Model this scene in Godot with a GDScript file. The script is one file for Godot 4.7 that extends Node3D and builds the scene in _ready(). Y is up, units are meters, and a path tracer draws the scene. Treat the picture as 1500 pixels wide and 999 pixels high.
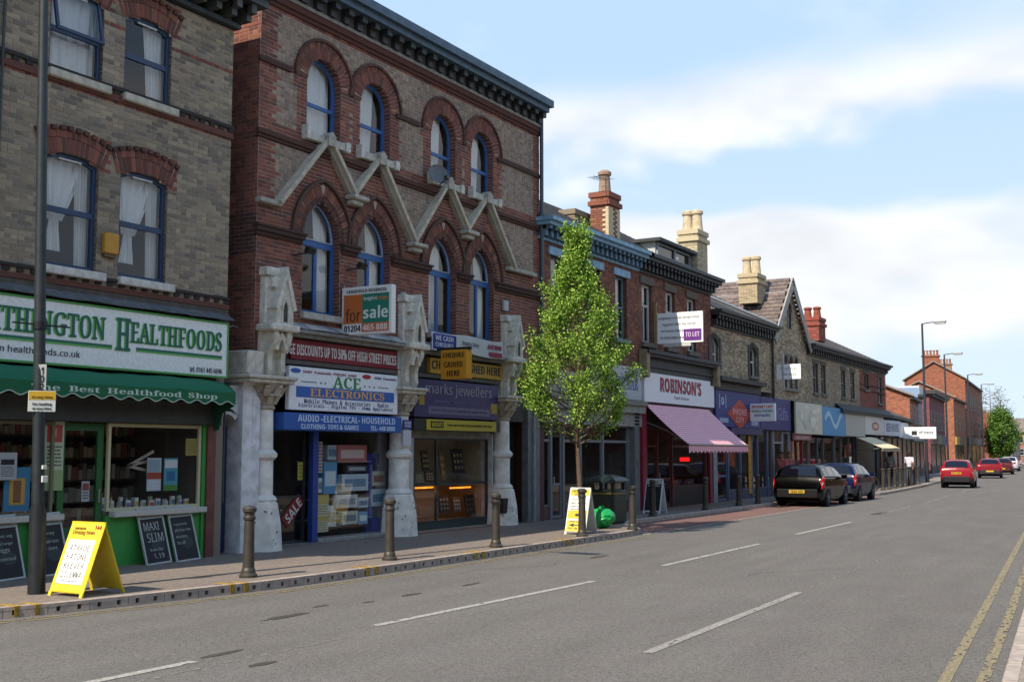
extends Node3D
# A shopping street of Victorian brick buildings. x runs along the street, y up, z from the shop fronts (z = 0) towards the road.

var rng := RandomNumberGenerator.new()
var mats := {}
var origin := {}          # world position of the thing that a node belongs to
var used := {}

class MB:
	var v := PackedVector3Array()
	var n := PackedVector3Array()
	var c := PackedColorArray()
	var ix := PackedInt32Array()
	var xf := Transform3D()
	var col := Color(1, 1, 1)
	func k(s) -> MB:
		col = (s if s is Color else Color(str(s))).srgb_to_linear()
		return self
	func put(p: Vector3, nn: Vector3) -> int:
		v.append(xf * p); n.append((xf.basis * nn).normalized()); c.append(col)
		return v.size() - 1
	func tri(a: Vector3, b: Vector3, d: Vector3) -> void:
		var nn := (d - a).cross(b - a)
		if nn.length_squared() < 1e-16: return
		nn = nn.normalized()
		var i := put(a, nn); put(b, nn); put(d, nn)
		ix.append_array(PackedInt32Array([i, i + 1, i + 2]))
	func quad(a: Vector3, b: Vector3, d: Vector3, e: Vector3) -> MB:
		var nn := (d - a).cross(b - a)
		if nn.length_squared() < 1e-16: nn = (e - a).cross(d - a)
		nn = nn.normalized()
		var i := put(a, nn); put(b, nn); put(d, nn); put(e, nn)
		ix.append_array(PackedInt32Array([i, i + 1, i + 2, i, i + 2, i + 3]))
		return self
	func box(p: Vector3, q: Vector3, back := true) -> MB:
		var a := p.min(q); var b := p.max(q)
		var A := Vector3(a.x, a.y, b.z); var B := Vector3(b.x, a.y, b.z); var C := Vector3(b.x, b.y, b.z); var D := Vector3(a.x, b.y, b.z)
		var E := Vector3(a.x, a.y, a.z); var F := Vector3(b.x, a.y, a.z); var G := Vector3(b.x, b.y, a.z); var H := Vector3(a.x, b.y, a.z)
		quad(A, D, C, B); quad(E, H, D, A); quad(B, C, G, F); quad(D, H, G, C); quad(E, A, B, F)
		if back: quad(F, G, H, E)
		return self
	func cbox(m: Vector3, s: Vector3) -> MB:
		return box(m - s / 2, m + s / 2)
	func obox(t: Transform3D, s: Vector3) -> MB:
		var keep := xf
		xf = xf * t
		box(-s / 2, s / 2)
		xf = keep
		return self
	# box with chamfered edges all round
	func bevel(p: Vector3, q: Vector3, r := 0.01) -> MB:
		var a := p.min(q); var b := p.max(q)
		var m := (a + b) / 2; var h := (b - a) / 2
		for ax in 3:
			var u := (ax + 1) % 3; var w := (ax + 2) % 3
			for s in [-1.0, 1.0]:
				var f := []
				for e in [[-1, -1], [1, -1], [1, 1], [-1, 1]]:
					var o := Vector3()
					o[ax] = s * h[ax]; o[u] = e[0] * (h[u] - r); o[w] = e[1] * (h[w] - r)
					f.append(m + o)
				if s > 0: quad(f[3], f[2], f[1], f[0])
				else: quad(f[0], f[1], f[2], f[3])
			for s in [[-1, -1], [1, -1], [1, 1], [-1, 1]]:
				var g := []
				for e in [[0, -1], [0, 1], [1, 1], [1, -1]]:
					var o := Vector3()
					o[ax] = e[1] * (h[ax] - r)
					o[u] = s[0] * (h[u] - (0.0 if e[0] == 0 else r)); o[w] = s[1] * (h[w] - (r if e[0] == 0 else 0.0))
					g.append(m + o)
				if s[0] * s[1] < 0: quad(g[0], g[1], g[2], g[3])
				else: quad(g[3], g[2], g[1], g[0])
		return self
	# polygon in x, y pushed from z0 to z1 (z1 in front)
	func prism(poly: PackedVector2Array, z0: float, z1: float, back := false) -> MB:
		var p := poly.duplicate()
		if Geometry2D.is_polygon_clockwise(p): p.reverse()
		var t := Geometry2D.triangulate_polygon(p)
		for i in range(0, t.size(), 3):
			var a := p[t[i]]; var b := p[t[i + 1]]; var d := p[t[i + 2]]
			if (b - a).cross(d - a) > 0:
				var s := b; b = d; d = s
			tri(Vector3(a.x, a.y, z1), Vector3(b.x, b.y, z1), Vector3(d.x, d.y, z1))
			if back: tri(Vector3(a.x, a.y, z0), Vector3(d.x, d.y, z0), Vector3(b.x, b.y, z0))
		if z0 != z1:
			for i in p.size():
				var a := p[i]; var b := p[(i + 1) % p.size()]
				quad(Vector3(a.x, a.y, z1), Vector3(b.x, b.y, z1), Vector3(b.x, b.y, z0), Vector3(a.x, a.y, z0))
		return self
	# band between two offsets of a line in x, y (offset to the left of its run), from z0 to z1
	func band(pts: PackedVector2Array, t0: float, t1: float, z0: float, z1: float, closed := false) -> MB:
		var m := pts.size()
		var A := PackedVector2Array(); var B := PackedVector2Array()
		for i in m:
			var d0 := Vector2(); var d1 := Vector2()
			if closed or i > 0: d0 = (pts[i] - pts[(i - 1 + m) % m]).normalized()
			if closed or i < m - 1: d1 = (pts[(i + 1) % m] - pts[i]).normalized()
			if d0 == Vector2(): d0 = d1
			if d1 == Vector2(): d1 = d0
			var h := (d0 + d1).normalized()
			var nn := Vector2(-h.y, h.x) / maxf(0.3, h.dot(d0))
			A.append(pts[i] + nn * t0); B.append(pts[i] + nn * t1)
		for i in (m if closed else m - 1):
			var j := (i + 1) % m
			var a0 := Vector3(A[i].x, A[i].y, z1); var a1 := Vector3(A[j].x, A[j].y, z1); var b0 := Vector3(B[i].x, B[i].y, z1); var b1 := Vector3(B[j].x, B[j].y, z1)
			var dz := Vector3(0, 0, z0 - z1)
			quad(a0, b0, b1, a1)
			quad(b0, b0 + dz, b1 + dz, b1)
			quad(a1, a1 + dz, a0 + dz, a0)
		if not closed:
			for i in [0, m - 1]:
				var a := Vector3(A[i].x, A[i].y, z1); var b := Vector3(B[i].x, B[i].y, z1); var dz := Vector3(0, 0, z0 - z1)
				quad(a, b, b + dz, a + dz)
		return self
	func tube(pts: Array, radii, seg := 8, caps := true) -> MB:
		var m := pts.size()
		var rings := []
		var up := Vector3.UP
		for i in m:
			var d: Vector3 = (pts[mini(i + 1, m - 1)] - pts[maxi(i - 1, 0)]).normalized()
			if absf(d.dot(up)) > 0.95: up = Vector3.RIGHT if absf(d.x) < 0.9 else Vector3.UP
			var s := d.cross(up).normalized(); var w := s.cross(d).normalized()
			up = w
			var r: float = radii[i] if radii is Array else radii
			var ring := []
			for j in seg:
				var a := TAU * j / seg
				var o := s * cos(a) + w * sin(a)
				ring.append(put(pts[i] + o * r, o))
			rings.append(ring)
		for i in m - 1:
			for j in seg:
				var a: int = rings[i][j]; var b: int = rings[i][(j + 1) % seg]; var d: int = rings[i + 1][(j + 1) % seg]; var e: int = rings[i + 1][j]
				ix.append_array(PackedInt32Array([a, b, d, a, d, e]))
		if caps:
			for i in [0, m - 1]:
				var d: Vector3 = (pts[1] - pts[0]).normalized() * -1.0 if i == 0 else (pts[m - 1] - pts[m - 2]).normalized()
				var mid := put(pts[i], d)
				for j in seg:
					var r: float = radii[i] if radii is Array else radii
					var a := put(xf.affine_inverse() * v[rings[i][j]], d); var b := put(xf.affine_inverse() * v[rings[i][(j + 1) % seg]], d)
					ix.append_array(PackedInt32Array([mid, b, a] if i == 0 else [mid, a, b]))
		return self
	# profile of (radius, height) turned about the y axis through at
	func lathe(prof: Array, at: Vector3, seg := 16, smooth := false, turn := 0.0) -> MB:
		for i in prof.size() - 1:
			var p: Vector2 = prof[i]; var q: Vector2 = prof[i + 1]
			var nn := Vector2(q.y - p.y, p.x - q.x).normalized()
			for j in seg:
				var a := TAU * j / seg + turn; var b := TAU * (j + 1) / seg + turn
				var P := func(r: Vector2, t: float) -> Vector3: return at + Vector3(r.x * cos(t), r.y, r.x * sin(t))
				if smooth or seg > 10:
					var na := Vector3(nn.x * cos(a), nn.y, nn.x * sin(a)); var nb := Vector3(nn.x * cos(b), nn.y, nn.x * sin(b))
					var i0 := put(P.call(p, a), na); put(P.call(q, a), na); put(P.call(q, b), nb); put(P.call(p, b), nb)
					ix.append_array(PackedInt32Array([i0, i0 + 2, i0 + 1, i0, i0 + 3, i0 + 2]))
				else:
					quad(P.call(p, b), P.call(q, b), P.call(q, a), P.call(p, a))
		return self
	func grid(rows: Array) -> MB:   # rows of points, smooth
		var m := rows.size(); var w: int = rows[0].size()
		var base := v.size()
		for i in m:
			for j in w:
				var du: Vector3 = rows[i][mini(j + 1, w - 1)] - rows[i][maxi(j - 1, 0)]
				var dv: Vector3 = rows[mini(i + 1, m - 1)][j] - rows[maxi(i - 1, 0)][j]
				var nn := dv.cross(du)
				put(rows[i][j], nn if nn.length_squared() > 1e-14 else Vector3.UP)
		for i in m - 1:
			for j in w - 1:
				var a := base + i * w + j
				ix.append_array(PackedInt32Array([a, a + 1, a + w + 1, a, a + w + 1, a + w]))
		return self
	func mesh() -> ArrayMesh:
		var m := ArrayMesh.new()
		if v.is_empty(): return m
		var a := []
		a.resize(Mesh.ARRAY_MAX)
		a[Mesh.ARRAY_VERTEX] = v; a[Mesh.ARRAY_NORMAL] = n; a[Mesh.ARRAY_COLOR] = c; a[Mesh.ARRAY_INDEX] = ix
		m.add_surface_from_arrays(Mesh.PRIMITIVE_TRIANGLES, a)
		return m

func V(x, y, z) -> Vector3: return Vector3(x, y, z)
func mb(c = null) -> MB:
	var b := MB.new()
	if c != null: b.k(c)
	return b
func numbered(called: String) -> String:
	var i: int = used.get(called, -1) + 1
	used[called] = i
	return called if i == 0 else "%s_%03d" % [called, i]
func thing(called: String, label: String, category: String, at := Vector3.ZERO, group := "", kind := "") -> Node3D:
	var o := Node3D.new()
	o.name = numbered(called)
	add_child(o)
	o.position = at
	o.set_meta("label", label)
	o.set_meta("category", category)
	if group: o.set_meta("group", group)
	if kind: o.set_meta("kind", kind)
	origin[o] = at
	return o
func structure(called: String, label := "") -> Node3D:
	var o := Node3D.new()
	o.name = numbered(called)
	add_child(o)
	o.set_meta("kind", "structure")
	if label: o.set_meta("label", label)
	origin[o] = Vector3.ZERO
	return o
# one part of a thing; the shape is given in world places
func part(parent: Node3D, called: String, b, m: Material, label := "") -> MeshInstance3D:
	var o := MeshInstance3D.new()
	o.name = called
	o.mesh = b.mesh() if b is MB else b
	o.material_override = m
	parent.add_child(o, true)
	var at: Vector3 = origin[parent]
	if parent is MeshInstance3D: o.position = Vector3.ZERO
	else: o.position = -at
	origin[o] = Vector3.ZERO
	if label: o.set_meta("label", label)
	return o
# the same with the shape in the thing's own places
func own(parent: Node3D, called: String, b, m: Material, t := Transform3D()) -> MeshInstance3D:
	var o := MeshInstance3D.new()
	o.name = called
	o.mesh = b.mesh() if b is MB else b
	o.material_override = m
	parent.add_child(o, true)
	o.transform = t
	origin[o] = Vector3.ZERO
	return o
func copy(o: Node3D, at: Vector3, label: String, called: String, turn := 0.0) -> Node3D:
	var r: Node3D = o.duplicate()
	r.name = numbered(called)
	add_child(r)
	r.position = at
	r.rotation.y = turn
	r.set_meta("label", label)
	return r

# ---- textures and materials
func grain(size: int, freq: float, lo: float, hi: float, oct := 4, speck := 0.0, seed_ := 1, tint := Color(1, 1, 1)) -> ImageTexture:
	var f := FastNoiseLite.new()
	f.seed = seed_; f.frequency = freq; f.fractal_octaves = oct; f.fractal_gain = 0.55
	var im := f.get_seamless_image(size, size)
	im.convert(Image.FORMAT_L8)
	var d := im.get_data()
	var r := RandomNumberGenerator.new()
	r.seed = seed_
	var out := PackedByteArray()
	out.resize(size * size * 3)
	for i in size * size:
		var t: float = lo + (hi - lo) * clampf((d[i] / 255.0 - 0.2) / 0.6, 0, 1)
		if speck > 0: t *= 1.0 + speck * (r.randf() - 0.5) * 2.0
		out[i * 3] = int(clampf(t * tint.r, 0, 1) * 255); out[i * 3 + 1] = int(clampf(t * tint.g, 0, 1) * 255); out[i * 3 + 2] = int(clampf(t * tint.b, 0, 1) * 255)
	return ImageTexture.create_from_image(Image.create_from_data(size, size, false, Image.FORMAT_RGB8, out))
# courses for walls too far off to tell the bricks apart
func brick_texture() -> ImageTexture:
	var im := Image.create(256, 256, false, Image.FORMAT_RGB8)
	im.fill(Color(0.98, 0.95, 0.9))
	var r := RandomNumberGenerator.new()
	r.seed = 31
	for j in 24:
		for i in range(-1, 9):
			var t := r.randf_range(0.68, 0.98)
			var x := i * 32 + (16 if j % 2 else 0)
			im.fill_rect(Rect2i(x + 1, j * 256 / 24 + 1, 30, 256 / 24 - 1), Color(t, t * r.randf_range(0.94, 1.0), t * r.randf_range(0.9, 1.0)))
	return ImageTexture.create_from_image(im)
func mat(called: String, rough := 0.85, tex: Texture2D = null, scale := 0.5, metal := 0.0, spec := 0.5) -> StandardMaterial3D:
	var m := StandardMaterial3D.new()
	m.resource_name = called
	m.vertex_color_use_as_albedo = true
	m.roughness = rough
	m.metallic = metal
	m.metallic_specular = spec
	if tex:
		m.albedo_texture = tex
		m.uv1_triplanar = true; m.uv1_world_triplanar = true
		m.uv1_scale = Vector3.ONE * scale
	mats[called] = m
	return m
func relief(m: StandardMaterial3D, tex: Texture2D, cm: float) -> void:
	m.heightmap_enabled = true
	m.heightmap_texture = tex
	m.heightmap_scale = cm
func glow(called: String, c: Color, e: float) -> StandardMaterial3D:
	var m := StandardMaterial3D.new()
	m.resource_name = called
	m.albedo_color = c
	m.emission_enabled = true
	m.emission = c
	m.emission_energy_multiplier = e
	mats[called] = m
	return m
func make_materials() -> void:
	var fine := grain(512, 0.03, 0.93, 1.0, 5, 0.04, 3)
	var stain := grain(512, 0.014, 0.84, 1.0, 5, 0.05, 8)
	var rough := grain(512, 0.06, 0.82, 1.0, 4, 0.12, 5)
	mat("matte", 0.85, fine, 0.9)
	mat("plain", 0.8)
	mat("satin", 0.45, fine, 0.6)
	mat("gloss", 0.22)
	mat("paint", 0.55, fine, 0.8)
	mat("oldpaint", 0.6, stain, 0.45)
	relief(mat("brick", 0.92, rough, 1.7), rough, 0.25)
	mat("mortar", 0.95, rough, 1.3)
	relief(mat("stone", 0.9, stain, 0.7), rough, 0.3)
	mat("timber", 0.75, stain, 0.9)
	mat("slate", 0.7, stain, 0.8)
	mat("metal", 0.42, fine, 1.0, 0.75)
	mat("darkmetal", 0.5, stain, 0.9, 0.35)
	mat("print", 0.5)
	mat("cloth", 0.9, fine, 1.6)
	mat("rubber", 0.9)
	mat("carpaint", 0.14, null, 1.0, 0.0, 0.3)
	var rd := grain(1024, 0.05, 0.82, 1.0, 5, 0.42, 11)
	mat("asphalt", 0.93, rd, 0.22, 0.0, 0.3)
	relief(mats.asphalt, rd, 0.5)
	var pv := grain(1024, 0.02, 0.86, 1.0, 5, 0.10, 12)
	mat("paving", 0.92, pv, 0.4, 0.0, 0.3)
	mat("roadpaint", 0.8, grain(512, 0.05, 0.72, 1.0, 5, 0.2, 14), 0.8)
	var g := mat("glass", 0.02)
	g.vertex_color_use_as_albedo = false
	g.albedo_color = Color(0.04, 0.05, 0.055, 0.1)
	g.transparency = BaseMaterial3D.TRANSPARENCY_ALPHA
	g.metallic_specular = 0.9
	var cg := mat("carglass", 0.03)
	cg.vertex_color_use_as_albedo = false
	cg.albedo_color = Color(0.03, 0.04, 0.045, 0.8)
	cg.transparency = BaseMaterial3D.TRANSPARENCY_ALPHA
	var cu := mat("curtain", 0.9, fine, 1.5)
	cu.backlight_enabled = true; cu.backlight = Color(0.35, 0.35, 0.33)
	mat("farbrick", 0.92, brick_texture(), 0.55)
	mat("carpane", 0.04, null, 1.0, 0.0, 0.6)
	mat("sack", 0.42)
	glow("orange_glow", Color(1.0, 0.62, 0.2), 1.1)
	glow("white_glow", Color(1.0, 0.96, 0.85), 1.2)
	glow("red_glow", Color(1.0, 0.1, 0.12), 0.9)
	var lf := mat("leaf", 0.6)
	lf.backlight_enabled = true; lf.backlight = Color(0.45, 0.6, 0.2)
	lf.metallic_specular = 0.3

# lettering fitted into w by h metres, its middle at p
func text(parent: Node3D, s: String, p: Vector3, w: float, h: float, c, turn := 0.0, font := "Droid Sans", weight := 700, called := "lettering", italic := false) -> MeshInstance3D:
	var t := TextMesh.new()
	var f := SystemFont.new()
	f.font_names = PackedStringArray([font]); f.font_weight = weight; f.font_italic = italic
	t.font = f; t.text = s; t.font_size = 48; t.pixel_size = 0.01; t.depth = 0.02; t.curve_step = 4.0
	var key := "print_" + str(c)
	if not mats.has(key):
		var m := StandardMaterial3D.new()
		m.resource_name = key; m.albedo_color = Color(str(c)); m.roughness = 0.55
		mats[key] = m
	var ab := t.get_aabb()
	var o := MeshInstance3D.new()
	o.name = called
	o.mesh = t
	o.material_override = mats[key]
	parent.add_child(o, true)
	var sc := Vector3(w / maxf(ab.size.x, 0.01), h / maxf(ab.size.y, 0.01), 0.4)
	var b := Basis(Vector3.UP, turn) * Basis.from_scale(sc)
	var at: Vector3 = origin[parent]
	o.transform = Transform3D(b, p - at - b * (ab.position + ab.size / 2))
	return o

# ---- brickwork
func spans(openings: Array, y: float, x0: float, x1: float) -> Array:
	var cut := []
	for o in openings:
		var p: PackedVector2Array = o
		var lo := 1e9; var hi := -1e9
		for i in p.size():
			var a := p[i]; var b := p[(i + 1) % p.size()]
			if (a.y <= y) != (b.y <= y):
				var x := a.x + (b.x - a.x) * (y - a.y) / (b.y - a.y)
				lo = minf(lo, x); hi = maxf(hi, x)
		if hi > lo: cut.append([lo, hi])
	cut.sort_custom(func(a, b): return a[0] < b[0])
	var out := []
	var x := x0
	for s in cut:
		if s[0] > x: out.append([x, minf(s[0], x1)])
		x = maxf(x, s[1])
	if x < x1: out.append([x, x1])
	return out
# look(x, y) gives [palette number, headers only]; single(x, y) tells which bricks become nodes of their own
func brickwork(parent: Node3D, x0: float, x1: float, y0: float, y1: float, openings: Array, palettes: Array, look: Callable, mortar, xf := Transform3D(), most := 0, single = null) -> void:
	var B := mb(); var Mo := mb(mortar)
	B.xf = xf; Mo.xf = xf
	var ch := 0.075; var cell := 0.1125; var jt := 0.0062
	var grime := FastNoiseLite.new()
	grime.seed = 6; grime.frequency = 0.45; grime.fractal_octaves = 4
	var row := 0
	var y := y0
	var singles := 0
	var shared := BoxMesh.new()
	shared.size = Vector3(0.215, 0.065, 0.03)
	while y < y1 - 0.01:
		var yt := minf(y + ch, y1)
		var ym := (y + yt) / 2
		for s in spans(openings, ym, x0, x1):
			Mo.quad(V(s[0], y, -0.006), V(s[0], yt, -0.006), V(s[1], yt, -0.006), V(s[1], y, -0.006))
			var i := int(floor((s[0] - x0) / cell))
			while x0 + i * cell < s[1] - 0.02:
				var a: float = x0 + i * cell
				var lk: Array = look.call(a + cell / 2, ym)
				var w := 1
				if not lk[1] and posmod(i + row, 2) == 0 and posmod(row, 4) != 3: w = 2
				if lk[1]: w = 1
				var b: float = minf(a + w * cell, s[1])
				a = maxf(a, s[0])
				i += w
				if b - a < 0.03: continue
				var pal: Array = palettes[lk[0]]
				var pi := rng.randi() % pal.size()
				var z := rng.randf_range(-0.002, 0.004)
				if singles < most and w == 2 and b - a > 0.22 and yt - y > 0.07 and single.call(a, ym):
					singles += 1
					var key := "brick_%s_%d_%d" % [parent.name, lk[0], pi]
					if not mats.has(key):
						var m: StandardMaterial3D = mats.brick.duplicate()
						m.resource_name = key; m.vertex_color_use_as_albedo = false; m.albedo_color = Color(pal[pi])
						mats[key] = m
					var o := own(parent, "brick", shared, mats[key])
					o.position = xf * V((a + b) / 2, ym, z - 0.015) - origin[parent]
					o.basis = xf.basis
					continue
				var cc := Color(pal[pi]).srgb_to_linear()
				var j := rng.randf_range(0.88, 1.1) * (1.0 + 0.22 * grime.get_noise_2d(a * 1.5, ym))
				B.col = Color(cc.r * j, cc.g * j, cc.b * j)
				B.box(V(a + jt, y + jt, -0.02), V(b - jt, yt - jt, z), false)
		y = yt
		row += 1
	var st := part(parent, "brickwork", B, mats.brick)
	st.set_meta("kind", "stuff")
	part(parent, "mortar", Mo, mats.mortar)
# bricks set on end along a line, between the offsets t0 and t1
func voussoirs(b: MB, pts: PackedVector2Array, t0: float, t1: float, z0: float, z1: float, pal: Array, pitch := 0.075, joint := 0.012, bed := true) -> void:
	if bed: b.k("b5a798").band(pts, t0, t1, z0, z1 - 0.007)
	var total := 0.0
	for i in pts.size() - 1: total += pts[i].distance_to(pts[i + 1])
	var cnt := maxi(1, int(round(total / pitch)))
	var st := total / cnt
	for q in cnt:
		var e := []
		for t in [q * st + joint / 2, (q + 1) * st - joint / 2]:
			var d: float = t
			var i := 0
			while i < pts.size() - 2 and d > pts[i].distance_to(pts[i + 1]):
				d -= pts[i].distance_to(pts[i + 1]); i += 1
			var dir := (pts[i + 1] - pts[i]).normalized()
			var p := pts[i] + dir * d
			var nn := Vector2(-dir.y, dir.x)
			e.append([p + nn * t0, p + nn * t1])
		b.k(Color(pal[rng.randi() % pal.size()]).darkened(rng.randf_range(0.0, 0.15)))
		b.prism(PackedVector2Array([e[0][0], e[1][0], e[1][1], e[0][1]]), z0, z1 + rng.randf_range(-0.002, 0.004))

# ---- outlines of openings, run from the bottom left anticlockwise; arc() is the top from right to left
func rect(x0: float, x1: float, y0: float, y1: float) -> PackedVector2Array:
	return PackedVector2Array([Vector2(x0, y0), Vector2(x1, y0), Vector2(x1, y1), Vector2(x0, y1)])
func arc(cx: float, w: float, ys: float, rise: float, kind: String, seg := 8) -> PackedVector2Array:
	var p := PackedVector2Array()
	var a := w / 2
	if kind == "pointed":
		var R := (a * a + rise * rise) / (2 * a)
		var t1 := atan2(rise, a - R if false else (R - a))
		var top := atan2(rise, R - a)
		for i in seg + 1: p.append(Vector2(cx + a - R + R * cos(top * i / seg), ys + R * sin(top * i / seg)))
		for i in range(seg - 1, -1, -1): p.append(Vector2(cx - a + R - R * cos(top * i / seg), ys + R * sin(top * i / seg)))
		t1 = 0.0
	else:
		var R := (a * a + rise * rise) / (2 * rise)
		var h := asin(minf(1.0, a / R))
		for i in 2 * seg + 1:
			var t := h - 2 * h * i / (2 * seg)
			p.append(Vector2(cx + R * sin(t), ys + rise - R + R * cos(t)))
	return p
func arched(cx: float, w: float, y0: float, ys: float, rise: float, kind: String) -> PackedVector2Array:
	var p := PackedVector2Array([Vector2(cx - w / 2, y0), Vector2(cx + w / 2, y0)])
	p.append_array(arc(cx, w, ys, rise, kind))
	return p
func reversed(p: PackedVector2Array) -> PackedVector2Array:
	var q := p.duplicate()
	q.reverse()
	return q

# a window in an opening: reveal, frame with bars, pane, curtain, and the dim room behind
# bars: [x0, y0, x1, y1, thickness]
func window(parent: Node3D, out: PackedVector2Array, frame_c, z: float, bars: Array, curtain := "", reveal_c = null, fw := 0.06, room_c = "4a4641") -> MeshInstance3D:
	var lo := Vector2(1e9, 1e9); var hi := -lo
	for p in out:
		lo = lo.min(p); hi = hi.max(p)
	var F := mb(frame_c)
	F.band(out, 0.0, fw, z - 0.05, z, true)
	for b in bars:
		if absf(b[0] - b[2]) < absf(b[1] - b[3]): F.box(V(b[0] - b[4] / 2, b[1], z - 0.045), V(b[0] + b[4] / 2, b[3], z - 0.006))
		else: F.box(V(b[0], b[1] - b[4] / 2, z - 0.045), V(b[2], b[1] + b[4] / 2, z - 0.003))
	var win := part(parent, "window", F, mats.paint)
	part(win, "pane", mb("ffffff").prism(out, z - 0.03, z - 0.03), mats.glass)
	if reveal_c != null:
		var rv := mb("a89a8c")
		rv.band(out, -0.004, -0.008, z - 0.05, -0.008, true)
		for i in out.size():
			var p := out[i]; var q := out[(i + 1) % out.size()]
			var cnt := maxi(1, int(round(p.distance_to(q) / 0.075)))
			for k in cnt:
				rv.k(Color(reveal_c).darkened(rng.randf_range(-0.12, 0.2)))
				rv.band(PackedVector2Array([p.lerp(q, (k + 0.08) / cnt), p.lerp(q, (k + 0.92) / cnt)]), 0.0, -0.006, z - 0.05, -0.006)
		part(win, "reveal", rv, mats.brick)
	var R := mb(room_c)
	var a := V(lo.x - 0.05, lo.y - 0.05, z - 0.06); var d := V(hi.x + 0.05, hi.y + 0.05, z - 1.5)
	R.quad(V(a.x, a.y, d.z), V(a.x, d.y, d.z), V(d.x, d.y, d.z), V(d.x, a.y, d.z))
	R.quad(V(a.x, a.y, a.z), V(a.x, d.y, a.z), V(a.x, d.y, d.z), V(a.x, a.y, d.z))
	R.quad(V(d.x, a.y, d.z), V(d.x, d.y, d.z), V(d.x, d.y, a.z), V(d.x, a.y, a.z))
	R.quad(V(a.x, a.y, a.z), V(a.x, a.y, d.z), V(d.x, a.y, d.z), V(d.x, a.y, a.z))
	R.quad(V(a.x, d.y, d.z), V(a.x, d.y, a.z), V(d.x, d.y, a.z), V(d.x, d.y, d.z))
	part(win, "room", R, mats.plain)
	var wd := hi.x - lo.x
	var draw := func(f0: float, f1: float, y0: float, y1: float, g0: float, g1: float, c) -> void:
		var rows := []
		for i in 9:
			var t := i / 8.0
			var r := []
			for j in 33:
				var s := j / 32.0
				var u: float = lerpf(lerpf(f0, f1, s), lerpf(g0, g1, s), t)
				r.append(V(lo.x + wd * u, lerpf(y1, y0, t), z - 0.16 + 0.022 * sin(s * 30.0 + 1.3 * sin(t * 2.0)) + 0.01 * sin(s * 71.0)))
			rows.append(r)
		part(win, "curtain", mb(c).grid(rows), mats.curtain)
	match curtain:
		"full": draw.call(0.02, 0.98, lo.y, hi.y, 0.02, 0.98, "e2e4e2")
		"left": draw.call(0.02, 0.82, lo.y, hi.y, 0.02, 0.68, "e0e1de")
		"right": draw.call(0.55, 0.98, lo.y, hi.y, 0.66, 0.98, "e0e1de")
		"tied":
			draw.call(0.02, 0.97, lerpf(lo.y, hi.y, 0.42), hi.y, 0.22, 0.52, "e6e7e4")
			draw.call(0.28, 0.46, lerpf(lo.y, hi.y, 0.15), lerpf(lo.y, hi.y, 0.42), 0.18, 0.5, "e6e7e4")
			draw.call(0.7, 0.98, lo.y, hi.y, 0.76, 0.98, "dededa")
		"pair":
			draw.call(0.02, 0.3, lo.y, hi.y, 0.02, 0.2, "cfd0cc")
			draw.call(0.68, 0.98, lo.y, hi.y, 0.78, 0.98, "cfd0cc")
		"blind": draw.call(0.02, 0.98, lerpf(lo.y, hi.y, 0.4), hi.y, 0.02, 0.98, "b9b6a8")
	return win

# camera geometry of the photograph, used to turn pixels of it into places
const CAM := Vector3(0, 1.85, 14.05)
const FWD := Vector3(0.86031836, 0.09657034, -0.5005262)
func ray(px: float, py: float) -> Vector3:
	var r := FWD.cross(Vector3.UP).normalized()
	var u := r.cross(FWD).normalized()
	return FWD + r * ((px - 750.0) / 1680.0) - u * ((py - 499.5) / 1680.0)
func on_wall(px: float, py: float, z := 0.0) -> Vector3:
	var d := ray(px, py)
	return CAM + d * ((z - CAM.z) / d.z)
func on_ground(px: float, py: float, y := 0.0) -> Vector3:
	var d := ray(px, py)
	return CAM + d * ((y - CAM.y) / d.y)

const SKY_ENERGY := 1.0
func _ready() -> void:
	rng.seed = 77
	var cam := Camera3D.new()
	cam.name = "camera"
	cam.fov = rad_to_deg(2.0 * atan(499.5 / 1680.0))
	cam.far = 3000.0
	add_child(cam)
	cam.look_at_from_position(CAM, CAM + FWD, Vector3.UP)
	cam.current = true
	var we := WorldEnvironment.new()
	we.name = "air"
	var env := Environment.new()
	env.background_mode = Environment.BG_SKY
	env.sky = make_sky()
	env.tonemap_mode = Environment.TONE_MAPPER_LINEAR
	env.tonemap_exposure = 1.37
	env.sdfgi_enabled = true; env.ssao_enabled = true; env.ssil_enabled = true
	env.fog_enabled = false
	env.fog_density = 0.0005
	env.fog_light_color = Color(0.80, 0.87, 0.94)
	we.environment = env
	add_child(we)
	var sun := DirectionalLight3D.new()
	sun.name = "sun"
	sun.light_energy = 1.6
	sun.light_color = Color(1.0, 0.95, 0.87)
	sun.light_angular_distance = 0.5
	sun.shadow_enabled = true
	add_child(sun)
	var el := deg_to_rad(45.0); var az := atan(0.145)
	sun.look_at_from_position(Vector3.ZERO, V(cos(az) * cos(el), -sin(el), sin(az) * cos(el)), Vector3.UP)
	make_materials()
	make_ground()
	health_food_building()
	arcade_building()
	middle_buildings()
	far_buildings()
	street_things()
	vehicles()
	people()

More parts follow.
